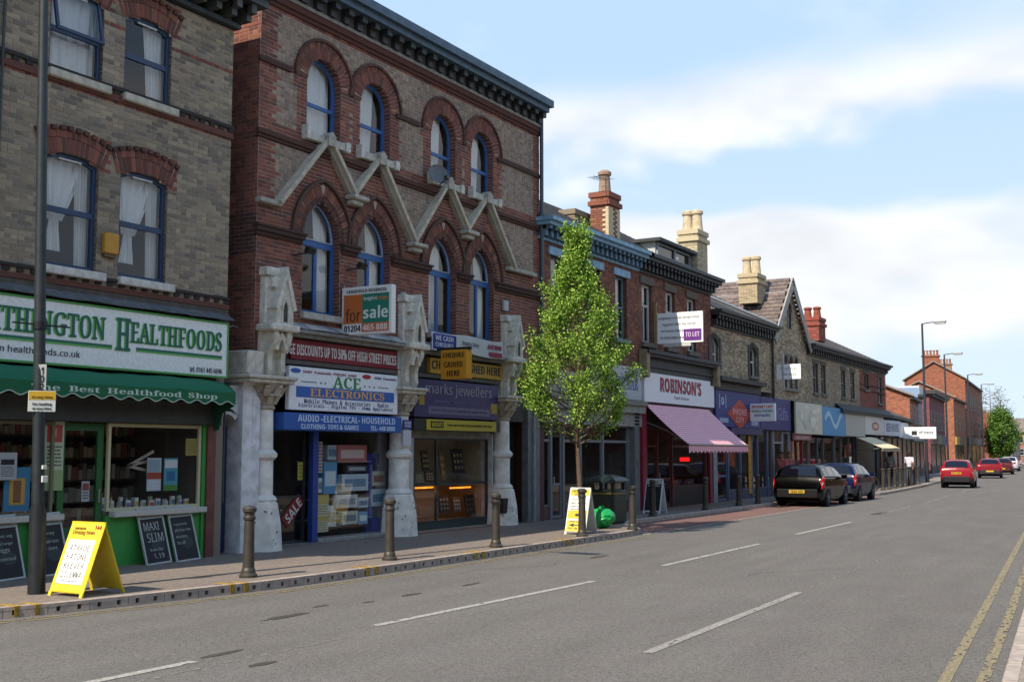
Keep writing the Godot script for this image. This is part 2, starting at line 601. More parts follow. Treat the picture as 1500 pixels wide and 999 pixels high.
# ---- sky
func smooth(a: float, b: float, x: float) -> float:
	var t := clampf((x - a) / (b - a), 0.0, 1.0)
	return t * t * (3 - 2 * t)
func make_sky() -> Sky:
	var w := 2048; var h := 1024
	var f := FastNoiseLite.new()
	f.seed = 21; f.frequency = 0.55; f.fractal_octaves = 6; f.fractal_gain = 0.52
	var g := FastNoiseLite.new()
	g.seed = 5; g.frequency = 0.05; g.fractal_octaves = 5; g.fractal_gain = 0.5
	var im := Image.create(w, h, false, Image.FORMAT_RGBF)
	var zen := Color(0.2, 0.37, 0.68); var mid := Color(0.40, 0.56, 0.785); var hor := Color(0.585, 0.695, 0.81)
	var buf := PackedFloat32Array()
	buf.resize(w * h * 3)
	for y in h:
		var el := 90.0 - (y + 0.5) / h * 180.0
		var base: Color
		if el > 20.0: base = mid.lerp(zen, smooth(18.0, 80.0, el))
		else: base = hor.lerp(mid, smooth(-2.0, 21.0, el))
		if el < 0: base = hor
		var sy := sin(deg_to_rad(el)); var cy := cos(deg_to_rad(el))
		for x in w:
			var c := base
			if el > -1.0:
				var th := (x + 0.5) / w * TAU - PI          # atan2(x, -z)
				var dx := sin(th) * cy; var dz := -cos(th) * cy
				var az := rad_to_deg(atan2(-dz, dx))        # from +x towards -z
				var px := dx / (sy + 0.16); var pz := dz / (sy + 0.16)
				var n := f.get_noise_2d(px * 1.1, pz * 1.1)
				var n2 := g.get_noise_2d(az * 2.2, el * 5.0)
				var e2 := el + n2 * 1.3 + n * 0.7
				# masses of cloud: a slanting upper band and a broad bank below it, repeated round the sky
				var a := fposmod(az + 12.0 + 36.0, 72.0) - 36.0 - 12.0 + 0.0
				if az > -30 and az < 60: a = az
				var line := lerpf(13.6, 15.0, (27.5 - a) / 21.5)
				var band := exp(-pow((e2 - line) / lerpf(1.5, 2.4, clampf((27.5 - a) / 21.5, 0.0, 1.0)), 2.0)) * smooth(29.5, 26.0, a + n2 * 1.5)
				var bank := smooth(11.6, 9.9, e2 + 0.03 * (a - 15.0)) * smooth(0.0, 7.5, el) * smooth(31.0, 22.0, a + n2 * 6.0)
				var d := smooth(-0.12, 0.75, n * 0.85 + n2 * 0.3 + maxf(maxf(band, bank), 0.42 * smooth(25.0, 42.0, el)) - 0.36)  # extra cloud overhead, out of view, is added for brighter, more neutral light
				d *= 0.92
				var lit := 0.88 + 0.16 * n2
				c = base.lerp(Color(0.83, 0.84, 0.86) * lit, d)
			var i := (y * w + x) * 3
			buf[i] = c.r; buf[i + 1] = c.g; buf[i + 2] = c.b
	im = Image.create_from_data(w, h, false, Image.FORMAT_RGBF, buf.to_byte_array())
	var p := PanoramaSkyMaterial.new()
	p.panorama = ImageTexture.create_from_image(im)
	p.energy_multiplier = SKY_ENERGY
	var s := Sky.new()
	s.sky_material = p
	return s

# ---- the line of the kerb: front edge, z for x
const KERB := [[-30.0, 1.2], [2.0, 1.5], [6.0, 1.95], [8.38, 2.58], [9.09, 2.80], [9.97, 2.97], [10.94, 3.13], [11.99, 3.31], [13.37, 3.39], [15.06, 3.42], [23.3, 3.45], [24.2, 3.36], [24.9, 3.0], [25.6, 2.4], [26.4, 1.95], [27.4, 1.8], [49.4, 1.8], [50.0, 2.1], [50.7, 2.62], [51.6, 2.75], [54.4, 2.62], [59.7, 2.35], [66.0, 1.95], [75.0, 1.1], [92.0, -1.0], [118.0, -3.2], [140.0, -4.8], [180.0, -8.0], [230.0, -12.6]]
func kz(x: float) -> float:
	for i in KERB.size() - 1:
		if x <= KERB[i + 1][0]:
			var t: float = (x - KERB[i][0]) / (KERB[i + 1][0] - KERB[i][0])
			return lerpf(KERB[i][1], KERB[i + 1][1], t)
	return KERB[-1][1]
func rz(x: float) -> float:      # the kerb on the other side
	if x < 30: return 12.75 - 0.075 * (x - 10.0)
	return 11.25 - 0.09 * (x - 30.0) - 0.00016 * (x - 30.0) * (x - 30.0)
func fz(x: float) -> float:      # the building line
	return 0.0 if x < 64 else kz(x) - 2.05
func sheet(b: MB, xs: Array, near: Callable, far: Callable, steps: int, y: float, c: Color, amp: float, ns: FastNoiseLite, streak := 0.0) -> void:
	var base := b.v.size()
	for i in xs.size():
		var x: float = xs[i]
		var z0: float = near.call(x); var z1: float = far.call(x)
		for j in steps + 1:
			var z := lerpf(z0, z1, float(j) / steps)
			var t := 1.0 + amp * (ns.get_noise_2d(x * 3.0, z * 3.0) + 0.7 * ns.get_noise_2d(x * 0.6 + 50.0, z * 0.6)) + streak * ns.get_noise_2d(x * 0.25, z * 9.0 + 200.0)
			b.col = Color(c.r * t, c.g * t, c.b * t)
			b.put(V(x, y, z), Vector3.UP)
	for i in xs.size() - 1:
		for j in steps:
			var a := base + i * (steps + 1) + j
			var e := a + steps + 1
			b.ix.append_array(PackedInt32Array([a, e, e + 1, a, e + 1, a + 1]))
func span(a: float, b: float, st: float) -> Array:
	var o := []
	var x := a
	while x < b - 0.001:
		o.append(x)
		x += st
	o.append(b)
	return o
# a painted line worn by traffic: little cells, some of them gone
func painted(b: MB, pts: Array, width: float, c, gone: float, y := 0.005) -> void:
	b.k(c)
	var base_c := b.col
	for i in pts.size() - 1:
		var p: Vector2 = pts[i]; var q: Vector2 = pts[i + 1]
		var len := p.distance_to(q)
		var cnt := int(ceil(len / 0.09))
		var d := (q - p).normalized(); var s := Vector2(-d.y, d.x)
		for k in cnt:
			for j in 4:
				var edge := 1.6 if j == 0 or j == 3 else 1.0
				if rng.randf() < gone * edge: continue
				var f0 := p + d * (len * k / cnt); var f1 := p + d * (len * (k + 1) / cnt)
				var o0 := s * width * (j / 4.0 - 0.5); var o1 := s * width * ((j + 1) / 4.0 - 0.5)
				var a := f0 + o0; var e := f1 + o0; var g := f1 + o1; var h := f0 + o1
				var t := rng.randf_range(0.82, 1.05)
				b.col = Color(base_c.r * t, base_c.g * t, base_c.b * t)
				var w := [V(a.x, y, a.y), V(e.x, y, e.y), V(g.x, y, g.y), V(h.x, y, h.y)]
				if (w[2] - w[0]).cross(w[1] - w[0]).y < 0: w.reverse()
				b.quad(w[0], w[1], w[2], w[3])
func blot(b: MB, at: Vector3, rx: float, rzz: float, c, y: float) -> void:
	b.k(c)
	var p := []
	for i in 14:
		var t := TAU * i / 14
		var r := rng.randf_range(0.7, 1.15)
		p.append(V(at.x + rx * r * cos(t), y, at.z + rzz * r * sin(t)))
	for i in 14: b.tri(V(at.x, y, at.z), p[i], p[(i + 1) % 14])

func make_ground() -> void:
	var ns := FastNoiseLite.new()
	ns.seed = 4; ns.frequency = 0.35; ns.fractal_octaves = 3
	var gr := structure("ground")
	part(gr, "earth", mb("6b675f").box(V(-300, -0.6, -500), V(700, -0.03, 400)), mats.paving)
	var road := structure("road")
	var r := mb()
	var tone := Color("77736f").srgb_to_linear()
	sheet(r, span(-12, 60, 0.3), func(x): return minf(kz(x) - 0.3, 1.7), func(x): return rz(x) + 0.1, 40, 0.0, tone, 0.07, ns, 0.12)
	sheet(r, span(60, 230, 3.0), func(x): return kz(x) - 0.4, func(x): return rz(x) + 0.1, 12, 0.0, tone, 0.05, ns, 0.1)
	part(road, "asphalt", r, mats.asphalt)
	var bay := mb()
	sheet(bay, span(25.2, 50.4, 0.3), func(x): return kz(x) - 0.1, func(x): return 3.42 - 0.012 * (x - 25.0), 6, 0.004, Color("856862").srgb_to_linear(), 0.12, ns)
	part(road, "parking_bay", bay, mats.asphalt, "reddish parking bay surface")
	var bl := mb()
	painted(bl, [Vector2(23.9, 3.52), Vector2(35.0, 3.36), Vector2(50.6, 3.1)], 0.1, "b7b1a6", 0.2, 0.009)
	part(road, "bay_line", bl, mats.roadpaint)
	for d in [[6.1, 6.33, 7.57, 6.38], [10.07, 6.49, 15.07, 6.64], [17.68, 6.62, 22.85, 6.56], [25.89, 6.42, 31.17, 6.36], [44.1, 5.85, 51.4, 5.42], [36.0, 6.1, 41.0, 5.95], [58.0, 5.0, 64.0, 4.6]]:
		var l := mb()
		painted(l, [Vector2(d[0], d[1]), Vector2(d[2], d[3])], 0.11, "b3afa7", 0.02 if d[0] < 34 else 0.5)
		part(road, "white_line", l, mats.roadpaint)
	for d in [[9.99, 9.68, 15.27, 9.58], [2.0, 9.75, 7.3, 9.7]]:
		var l := mb()
		painted(l, [Vector2(d[0], d[1]), Vector2(d[2], d[3])], 0.11, "a29d95", 0.025)
		part(road, "white_line", l, mats.roadpaint)
	for o in [[12.30, 11.98, 10.92, 0.08], [12.58, 12.27, 11.2, 0.2]]:
		var l := mb()
		painted(l, [Vector2(2.0, o[0] + 0.6), Vector2(9.98, o[0]), Vector2(14.29, o[1]), Vector2(28.0, o[2]), Vector2(45.0, o[2] - 1.25)], 0.095, "968a6a", o[3] * 0.6)
		part(road, "yellow_line", l, mats.roadpaint)
	for o in [0.2, 0.34]:
		var l := mb()
		var p := []
		for x in span(4, 24.2, 0.8): p.append(Vector2(x, kz(x) + o))
		painted(l, p, 0.06, "9b8d62", 0.3)
		part(road, "yellow_line", l, mats.roadpaint)
	for q in [[420, 903, 0.55, 0.1], [325, 958, 0.38, 0.06], [383, 973, 0.22, 0.07], [603, 871, 0.3, 0.07], [690, 856, 0.34, 0.06], [470, 888, 0.2, 0.05], [876, 816, 0.5, 0.09], [1290, 752, 1.4, 0.16], [540, 882, 0.14, 0.05]]:
		var l := mb()
		blot(l, on_ground(q[0], q[1]), q[2] * 0.8, q[3] * 0.8, "54504b", 0.004)
		part(road, "tar_patch", l, mats.asphalt)
	for q in [[5.5, 6.62, 9.6, 6.72], [10.5, 6.9, 22.0, 7.0], [16.0, 9.55, 20.4, 9.45]]:      # ghosts of old lines
		var l := mb()
		painted(l, [Vector2(q[0], q[1]), Vector2(q[2], q[3])], 0.09, "918c85", 0.72, 0.003)
		part(road, "old_line", l, mats.roadpaint)
	for i in 5:
		var l := mb("625d57")
		var p := Vector2(rng.randf_range(6.0, 34.0), rng.randf_range(4.2, 10.6))
		var d := rng.randf_range(-0.25, 0.25) if i % 3 else PI / 2 + rng.randf_range(-0.3, 0.3)
		for k in 14:
			var e := p + Vector2(cos(d), sin(d)) * rng.randf_range(0.12, 0.3)
			var s2 := (e - p).orthogonal().normalized() * 0.006
			l.quad(V(p.x + s2.x, 0.003, p.y + s2.y), V(p.x - s2.x, 0.003, p.y - s2.y), V(e.x - s2.x, 0.003, e.y - s2.y), V(e.x + s2.x, 0.003, e.y + s2.y))
			p = e
			d += rng.randf_range(-0.5, 0.5)
		part(road, "crack", l, mats.asphalt)
	# the pavement in front of the shops
	var pave := structure("pavement")
	var s := mb()
	sheet(s, span(-12, 24.0, 0.3), func(x): return -1.2, func(x): return kz(x) - 0.118, 14, 0.12, Color("82776f").srgb_to_linear(), 0.10, ns)
	sheet(s, span(24.0, 64.0, 0.25), func(x): return -1.2, func(x): return kz(x) - 0.118, 10, 0.12, Color("7e746d").srgb_to_linear(), 0.10, ns)
	sheet(s, span(64.0, 230.0, 2.0), func(x): return kz(x) - 14.0, func(x): return kz(x) - 0.118, 6, 0.12, Color("8d857d").srgb_to_linear(), 0.06, ns)
	part(pave, "paving", s, mats.paving)
	# kerb stones with drain slots
	var kb := mb("aa9d92")
	var L := 0.5
	kb.box(V(0.004, 0.085, -0.125), V(L - 0.004, 0.124, 0.0)); kb.box(V(0.004, 0, -0.125), V(L - 0.004, 0.028, -0.001))
	for q in [[0.004, 0.1], [0.15, 0.35], [0.4, 0.496]]: kb.box(V(q[0], 0.028, -0.125), V(q[1], 0.085, -0.002))
	kb.k("17150f").box(V(0.004, 0.02, -0.124), V(L - 0.004, 0.09, -0.09))  # near-black back plate: shade of the hollow slots put into its colour
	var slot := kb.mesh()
	var plain := mb("ada196").bevel(V(0.004, 0, -0.125), V(0.91, 0.122, 0.0), 0.012).mesh()
	var x := 3.0
	while x < 92.0:
		var len := 0.5 if x < 23.9 else 0.915
		var p := V(x, 0, kz(x))
		var x1 := x + len
		for it in 4:
			var q := V(x1, 0, kz(x1))
			x1 = x + len * (x1 - x) / maxf(0.01, p.distance_to(q))
		var q := V(x1, 0, kz(x1))
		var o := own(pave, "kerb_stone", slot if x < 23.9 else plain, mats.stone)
		o.transform = Transform3D(Basis(Vector3.UP, -atan2(q.z - p.z, q.x - p.x)), p)
		x = x1
	for q in [[38, 890], [345, 857], [550, 833], [718, 811], [848, 792]]:
		var g := on_ground(q[0], q[1], 0.12)
		for k in 2:
			var m := mb("b58f33")
			var gx: float = g.x + 0.22 * k
			m.box(V(gx - 0.05, 0.1245, kz(gx) - 0.3), V(gx + 0.05, 0.127, kz(gx) + 0.004)); m.box(V(gx - 0.05, 0.01, kz(gx) + 0.001), V(gx + 0.05, 0.1262, kz(gx) + 0.0045))
			part(pave, "yellow_mark", m, mats.roadpaint)
	# the other pavement, where the photographer stands
	var opp := structure("opposite_pavement")
	var t := mb()
	sheet(t, span(-12, 230, 1.0), func(x2): return rz(x2) + 0.12, func(x2): return rz(x2) + 4.0, 8, 0.115, Color("968c82").srgb_to_linear(), 0.08, ns)
	part(opp, "paving", t, mats.paving)
	var xx := -6.0
	while xx < 60.0:
		var o := own(opp, "kerb_stone", plain, mats.stone)
		o.transform = Transform3D(Basis(Vector3.UP, PI - atan2(rz(xx + 0.9) - rz(xx), 0.9)), V(xx + 0.915, 0, rz(xx + 0.915)))
		xx += 0.915

const BUFF := ["9c8e7c", "908473", "a6967f", "867b6c", "978772", "a8977f", "7c7267", "9e8d78", "8c8171"]
const RED := ["875146", "905747", "774840", "995e4d", "7d4d42", "8b5544", "6e4840"]
const DARKRED := ["654239", "6f483d", "573c36", "694a43"]
const PANEL := ["9c8878", "a4907e", "917e70", "ab9785", "98836f", "8a7969", "a18c7c"]

func shop_room(parent: Node3D, x0: float, x1: float, y0: float, y1: float, z0: float, z1: float, c, floor_c = "4b443c") -> void:
	var R := mb(c)
	R.quad(V(x0, y0, z1), V(x0, y1, z1), V(x1, y1, z1), V(x1, y0, z1))
	R.quad(V(x0, y0, z0), V(x0, y1, z0), V(x0, y1, z1), V(x0, y0, z1))
	R.quad(V(x1, y0, z1), V(x1, y1, z1), V(x1, y1, z0), V(x1, y0, z0))
	R.quad(V(x0, y1, z1), V(x0, y1, z0), V(x1, y1, z0), V(x1, y1, z1))
	R.k(floor_c).quad(V(x0, y0, z0), V(x0, y0, z1), V(x1, y0, z1), V(x1, y0, z0))
	part(parent, "shop_interior", R, mats.matte)
func shell(parent: Node3D, x0: float, x1: float, top: float, depth: float, c, left_too := true) -> void:
	var b := mb(c)
	if left_too: b.box(V(x0, 0, -depth), V(x0 + 0.2, top, -0.03))
	b.box(V(x1 - 0.2, 0, -depth), V(x1, top, -0.03))
	b.box(V(x0 + 0.2, 0, -depth), V(x1 - 0.2, top, -depth + 0.2))
	part(parent, "side_wall", b, mats.brick)
func sill(parent: Node3D, x0: float, x1: float, y0: float, y1: float, z0: float, z1: float, c = "b3aca0") -> MeshInstance3D:
	return part(parent, "sill", mb(c).bevel(V(x0, y0, z0), V(x1, y1, z1), 0.012), mats.stone)
# flat printed card on or behind glass, with blocks and rules of colour
func poster(at: Vector3, w: float, h: float, paper, blocks: Array, label: String, group := "", turn := 0.0, called := "poster", thick := 0.012) -> Node3D:
	var o := thing(called, label, "poster", at, group)
	var P := mb(paper).box(V(-w / 2, -h / 2, -thick), V(w / 2, h / 2, 0))
	own(o, "sheet", P, mats.print, Transform3D(Basis(Vector3.UP, turn), Vector3.ZERO))
	var K := mb()
	var small := 0
	for b in blocks:
		var big: bool = (b[2] - b[0]) * (b[3] - b[1]) > 0.02
		var J := mb() if big else K
		J.k(b[4]).box(V(w * (b[0] - 0.5), h * (b[1] - 0.5), 0.001), V(w * (b[2] - 0.5), h * (b[3] - 0.5), 0.003))
		if big: own(o, "printed_block", J, mats.print, Transform3D(Basis(Vector3.UP, turn), V(0, 0, 0.0008 * o.get_child_count())))
		else: small += 1
	if small > 0: own(o, "printing", K, mats.print, Transform3D(Basis(Vector3.UP, turn), Vector3.ZERO))
	return o
func lines(x0: float, x1: float, y0: float, y1: float, n: int, c) -> Array:
	var o := []
	for i in n:
		var y := lerpf(y1, y0, (i + 0.5) / n)
		var q := (y1 - y0) / n * 0.22
		var a := x0 + rng.randf() * 0.06
		while a < x1 - 0.05:
			var e := minf(x1, a + rng.randf_range(0.06, 0.2))
			o.append([a, y - q, e, y + q, c])
			a = e + 0.03
	return o
func packet(at: Vector3, w: float, h: float, d: float, c, c2, label: String, group: String, turn := 0.0) -> void:
	var o := thing("packet", label, "packet", at, group)
	var b := Transform3D(Basis(Vector3.UP, turn), Vector3.ZERO)
	own(o, "carton", mb(c).bevel(V(-w / 2, 0, -d / 2), V(w / 2, h, d / 2), 0.003), mats.print, b)
	own(o, "printed_panel", mb(c2).box(V(-w * 0.4, h * 0.25, d / 2), V(w * 0.4, h * 0.72, d / 2 + 0.0015)), mats.print, b)
func bottle(at: Vector3, r: float, h: float, c, cap, label: String, group: String) -> void:
	var o := thing("bottle", label, "bottle", at, group)
	own(o, "body", mb(c).lathe([Vector2(0, 0), Vector2(r, 0), Vector2(r, h * 0.68), Vector2(r * 0.45, h * 0.8), Vector2(r * 0.42, h * 0.88)], Vector3.ZERO, 12), mats.satin)
	own(o, "cap", mb(cap).lathe([Vector2(r * 0.5, h * 0.86), Vector2(r * 0.5, h), Vector2(0, h)], Vector3.ZERO, 12), mats.satin)

func health_food_building() -> void:
	var x0 := 6.0; var x1 := 14.42; var top := 9.22
	var o := thing("brick_building", "three storey building of buff brick with red brick lintels above a green health food shop", "building", V(x0, 0, 0), "shop buildings")
	var op := []
	var ws := []
	for f in [[4.56, 6.14, 0.12], [7.44, 8.66, 0.12]]:
		for cx in [11.15, 12.53, 8.2, 6.9]:
			var w := 0.96
			ws.append([cx, w, f[0], f[1], f[2]])
			op.append(arched(cx, w, f[0], f[1], f[2], "segment"))
	var look := func(x: float, y: float) -> Array:
		if (y > 7.25 and y < 7.4) or (y > 4.27 and y < 4.4) or (y > 8.40 and y < 8.49): return [1, false]
		for w in ws:
			if absf(x - w[0]) < w[1] / 2 + 0.06 and y > w[3] - 0.02 and y < w[3] + 0.52: return [1, false]
		return [0, false]
	brickwork(o, x0, x1, 4.0, top, op, [BUFF, RED], look, "c4b9a8", Transform3D(), 300, func(x: float, y: float) -> bool: return x > 9.7 and x < 14.2 and y > 4.55 and y < 6.9)
	shell(o, x0, x1, 9.9, 9.0, "8a7f72")
	part(o, "roof", mb("4c4b4a").box(V(x0, 9.9, -9), V(x1, 10.0, 0.1)), mats.slate)
	# string courses
	var S := mb("6b443a")
	S.box(V(x0, 7.27, -0.01), V(x1 + 0.02, 7.375, 0.03)); S.box(V(x0, 4.28, -0.01), V(x1 + 0.02, 4.36, 0.03))
	var dn := mb("3a342f")
	var x := x0
	while x < x1:
		dn.box(V(x, 7.38, -0.01), V(x + 0.11, 7.44, 0.03 + 0.012 * rng.randf())); dn.box(V(x, 4.38, -0.01), V(x + 0.11, 4.44, 0.02 + 0.01 * rng.randf()))
		x += 0.225
	dn.box(V(x0, 7.442, -0.01), V(x1 + 0.02, 7.5, 0.05)); dn.box(V(x0, 4.445, -0.01), V(x1 + 0.02, 4.49, 0.04))
	part(o, "string_course", S, mats.brick); part(o, "dentil_course", dn, mats.brick)
	# eaves cornice with brackets
	part(o, "cornice", mb("3d4349").box(V(x0, 9.24, -0.05), V(x1 + 0.06, 9.32, 0.12)).box(V(x0, 9.62, -0.05), V(x1 + 0.3, 9.78, 0.52)).box(V(x0, 9.78, -0.05), V(x1 + 0.36, 9.9, 0.6)), mats.oldpaint)
	x = x0 + 0.1
	while x < x1:
		part(o, "bracket", mb("4a4a46").box(V(x, 9.33, -0.02), V(x + 0.12, 9.62, 0.34)).box(V(x, 9.45, 0.3), V(x + 0.12, 9.62, 0.46)), mats.oldpaint)
		x += 0.36
	part(o, "gutter_pipe", mb("30353a").tube([V(9.88, 4.2, 0.05), V(9.88, 9.3, 0.05)], 0.02, 6), mats.satin)
	var cur := ["tied", "tied", "left", "left", "full", "right", "left", "left"]
	for i in ws.size():
		var w: Array = ws[i]
		var cx: float = w[0]; var a := cx - 0.48; var b := cx + 0.48
		var ym: float = lerpf(w[2], w[3] + 0.1, 0.5)
		var bars := [[a, ym, b, ym, 0.085]]
		var win := window(o, op[i], "2c4060", -0.06, bars, cur[i], "75695c", 0.055)
		part(win, "vent_strip", mb("b9bcbf").box(V(cx - 0.2, w[3] + 0.015, -0.06), V(cx + 0.2, w[3] + 0.04, -0.045)), mats.satin)
		if i == 4:   # the upper light stands open
			var t := Transform3D(Basis(Vector3.RIGHT, -0.2), V(cx, w[3] + 0.09, -0.08))
			var fr := mb("2b3d57")
			fr.xf = t
			fr.band(rect(-0.43, 0.43, -0.72, 0), 0, 0.05, 0, 0.04, true)
			part(win, "open_light", fr, mats.paint)
			var gl := mb("ffffff")
			gl.xf = t
			gl.prism(rect(-0.4, 0.4, -0.7, -0.02), 0.02, 0.02)
			part(win, "open_pane", gl, mats.glass)
		var L := mb()
		var ar := arc(cx, w[1] + 0.16, w[3], w[4], "segment")
		voussoirs(L, ar, -0.0, -0.215, -0.01, 0.012, RED)
		voussoirs(L, ar, -0.225, -0.33, -0.01, 0.014, RED)
		voussoirs(L, ar, -0.335, -0.4, -0.01, 0.05, DARKRED, 0.12, 0.05, false)
		part(o, "lintel_arch", L, mats.brick)
		if w[2] < 5: sill(o, cx - 0.56 if i != 1 else cx - 0.5, cx + 0.62, 4.42, 4.545, -0.1, 0.1, "d2cec6")
		else: sill(o, cx - 0.52, cx + 0.6, 7.32, 7.445, -0.1, 0.1, "c0b9a8")
	sill(o, 6.0, 7.4, 4.43, 4.52, -0.1, 0.06, "8b8478")
	# plain band and lead flashing over the shop sign
	part(o, "fascia_band", mb("57524b").box(V(x0, 4.04, -0.02), V(x1, 4.27, 0.03)), mats.stone)
	var fl := mb("5b5d5f")
	for i in 24:
		var a := x0 + i * 0.35
		fl.quad(V(a, 4.06 + 0.02 * rng.randf(), 0.22), V(a, 4.2, 0.03), V(a + 0.35, 4.2, 0.03), V(a + 0.35, 4.06 + 0.02 * rng.randf(), 0.22))
	part(o, "flashing", fl, mats.stone)
	# shop front
	var Z := -0.08
	var w0 := on_wall(158, 632, Z); var w1 := on_wall(291, 742, Z)
	part(o, "shutter_box", mb("3a3d3a").bevel(V(x0, 2.3, -0.4), V(14.3, 2.68, 0.06), 0.01), mats.oldpaint)
	part(o, "stall_riser", mb("3f9a48").box(V(w0.x, 0.12, Z - 0.08), V(14.0, w1.y - 0.06, Z)), mats.paint)
	part(o, "stall_riser", mb("3f9a48").box(V(6.0, 0.12, Z - 0.08), V(11.15, w1.y - 0.04, Z)), mats.paint)
	part(o, "shop_post", mb("3f9a48").box(V(w1.x + 0.02, 0.12, Z - 0.1), V(on_wall(318, 700, Z).x, 2.3, Z + 0.03)), mats.paint)
	part(o, "post", mb("74403d").box(V(on_wall(298, 700, Z).x, 0.12, Z), V(on_wall(310, 700, Z).x, 2.3, Z + 0.07)), mats.oldpaint, "dull red shop front post")
	part(o, "shop_sill", mb("bdbab2").bevel(V(w0.x + 0.05, w1.y - 0.09, Z), V(w1.x + 0.05, w1.y, Z + 0.14), 0.01), mats.paint)
	part(o, "shop_sill", mb("bdbab2").bevel(V(6.0, w1.y - 0.08, Z), V(11.2, w1.y + 0.01, Z + 0.14), 0.01), mats.paint)
	var wf := part(o, "shop_window", mb("c2bc98").band(rect(w0.x, w1.x, w1.y, 2.29), 0, 0.05, Z - 0.04, Z + 0.01, true), mats.paint)
	part(wf, "pane", mb("ffffff").prism(rect(w0.x, w1.x, w1.y, 2.29), Z - 0.015, Z - 0.015), mats.glass)
	var wl := part(o, "shop_window", mb("6d6a52").band(rect(6.1, 11.08, w1.y, 2.29), 0, 0.045, Z - 0.04, Z + 0.01, true).box(V(8.6, w1.y, Z - 0.03), V(8.66, 2.29, Z)), mats.paint)
	part(wl, "pane", mb("ffffff").prism(rect(6.1, 11.08, w1.y, 2.29), Z - 0.015, Z - 0.015), mats.glass)
	var D := mb("24602f")
	D.band(rect(11.2, w0.x - 0.04, 0.14, 2.28), 0, 0.11, Z - 0.1, Z - 0.05, true); D.box(V(11.2, 0.14, Z - 0.1), V(w0.x - 0.04, 0.75, Z - 0.055))
	var door := part(o, "door", D, mats.paint, "dark green glazed shop door")
	part(door, "pane", mb("ffffff").prism(rect(11.3, w0.x - 0.14, 0.75, 2.18), Z - 0.07, Z - 0.07), mats.glass)
	part(door, "handle", mb("9a9a92").box(V(w0.x - 0.13, 1.1, Z - 0.05), V(w0.x - 0.1, 1.3, Z - 0.02)), mats.metal)
	shop_room(o, 6.05, 13.95, 0.13, 2.6, Z - 0.1, -4.5, "6c665c")
	# white strip with pipe, and the blue side door in the gap
	part(o, "door_jamb", mb("ccCac8").box(V(on_wall(319, 700, Z).x, 0.12, -0.6), V(14.42, 2.9, Z + 0.02)), mats.oldpaint)
	part(o, "cable_pipe", mb("3a3f4a").tube([V(on_wall(323, 700, Z).x, 1.0, Z + 0.05), V(on_wall(323, 700, Z).x, 3.0, Z + 0.05)], 0.018, 6), mats.satin)
	# contents of the shop: shelving, posters, packets
	var sh := thing("shop_shelving", "dark shelving full of jars and packets inside the health food shop", "shelving", V(11, 0.13, -1.6))
	var sv := mb("5b4a36")
	for k in 6: sv.box(V(8.4, 0.3 + k * 0.36, -1.9), V(13.9, 0.325 + k * 0.36, -1.5))
	part(sh, "shelf_board", sv, mats.timber)
	part(sh, "back_board", mb("33291f").box(V(8.4, 0.13, -1.95), V(13.9, 2.3, -1.9)), mats.timber)
	var jars := mb()
	var jc := ["8f7f68", "70745f", "a39b88", "665040", "aaa28c", "766650", "54644f", "8e5244", "b8b09a"]
	for k in 6:
		var jx := 8.45
		while jx < 13.8:
			var jw := rng.randf_range(0.06, 0.13)
			jars.k(jc[rng.randi() % jc.size()]).box(V(jx, 0.326 + k * 0.36, -1.7), V(jx + jw, 0.326 + k * 0.36 + rng.randf_range(0.12, 0.26), -1.54))
			jx += jw + 0.012
	part(sh, "jars", jars, mats.print).set_meta("kind", "stuff")
	part(o, "window_ledge", mb("8a8676").box(V(w0.x, w1.y - 0.05, Z - 0.55), V(w1.x, w1.y + 0.005, Z - 0.05)), mats.matte)
	part(o, "window_ledge", mb("8a8676").box(V(6.2, w1.y - 0.05, Z - 0.55), V(11.0, w1.y + 0.005, Z - 0.05)), mats.matte)
	var cs := ["d6d8d2", "c9d4d8", "dcd8c6", "b9cdd6", "d9c7c0", "c4d2b8", "e0dfda", "a9b8c4"]
	var c2 := ["5b8ca8", "b8504a", "6d9a5c", "d0b040", "7a6aa0", "4f7f88", "c0c0b8"]
	var px := w0.x + 0.1
	var k := 0
	while px < w1.x - 0.08:
		var at := V(px, w1.y + 0.006, Z - 0.14 - 0.12 * (k % 2) - 0.04 * rng.randf())
		var kn := ["white", "pale blue", "cream", "light blue", "pinkish", "pale green", "bright white", "grey blue"]
		var pn := ["blue", "red", "green", "yellow", "violet", "teal", "grey"]
		if k % 4 == 3: bottle(at, 0.035, rng.randf_range(0.14, 0.2), cs[k % 8], c2[k % 7], "small %s bottle with %s cap on the health shop window ledge" % [kn[k % 8], pn[k % 7]], "goods on the health shop window ledge")
		else: packet(at, rng.randf_range(0.06, 0.1), rng.randf_range(0.1, 0.2), 0.05, cs[k % 8], c2[(k * 3) % 7], "small %s packet with %s panel on the health shop window ledge" % [kn[k % 8], pn[(k * 3) % 7]], "goods on the health shop window ledge", rng.randf_range(-0.3, 0.3))
		px += 0.077
		k += 1
	for i in 9:
		packet(V(10.95 - i * 0.12, w1.y + 0.006, Z - 0.2 - 0.1 * (i % 2)), 0.09, rng.randf_range(0.12, 0.28), 0.06, ["5a4a40", "a09884", "6d5a4c"][i % 3], c2[i % 7], "%s packet with %s panel in the shop window behind the lamp post" % [["brown", "stone coloured", "grey brown"][i % 3], ["blue", "red", "green", "yellow", "violet", "teal", "grey"][i % 7]], "goods on the left window ledge", 0.1)
	var A := on_wall(227, 695, Z); var B := on_wall(250, 695, Z)
	poster(V(A.x, A.y, Z - 0.03), 0.29, 0.52, "b8c6cf", [[0, 0.36, 1, 0.56, "a8453a"], [0.05, 0.58, 0.9, 0.95, "8fa7b6"]] + lines(0.1, 0.9, 0.05, 0.32, 4, "e0e2e2"), "poster with a red price band in the health shop window")
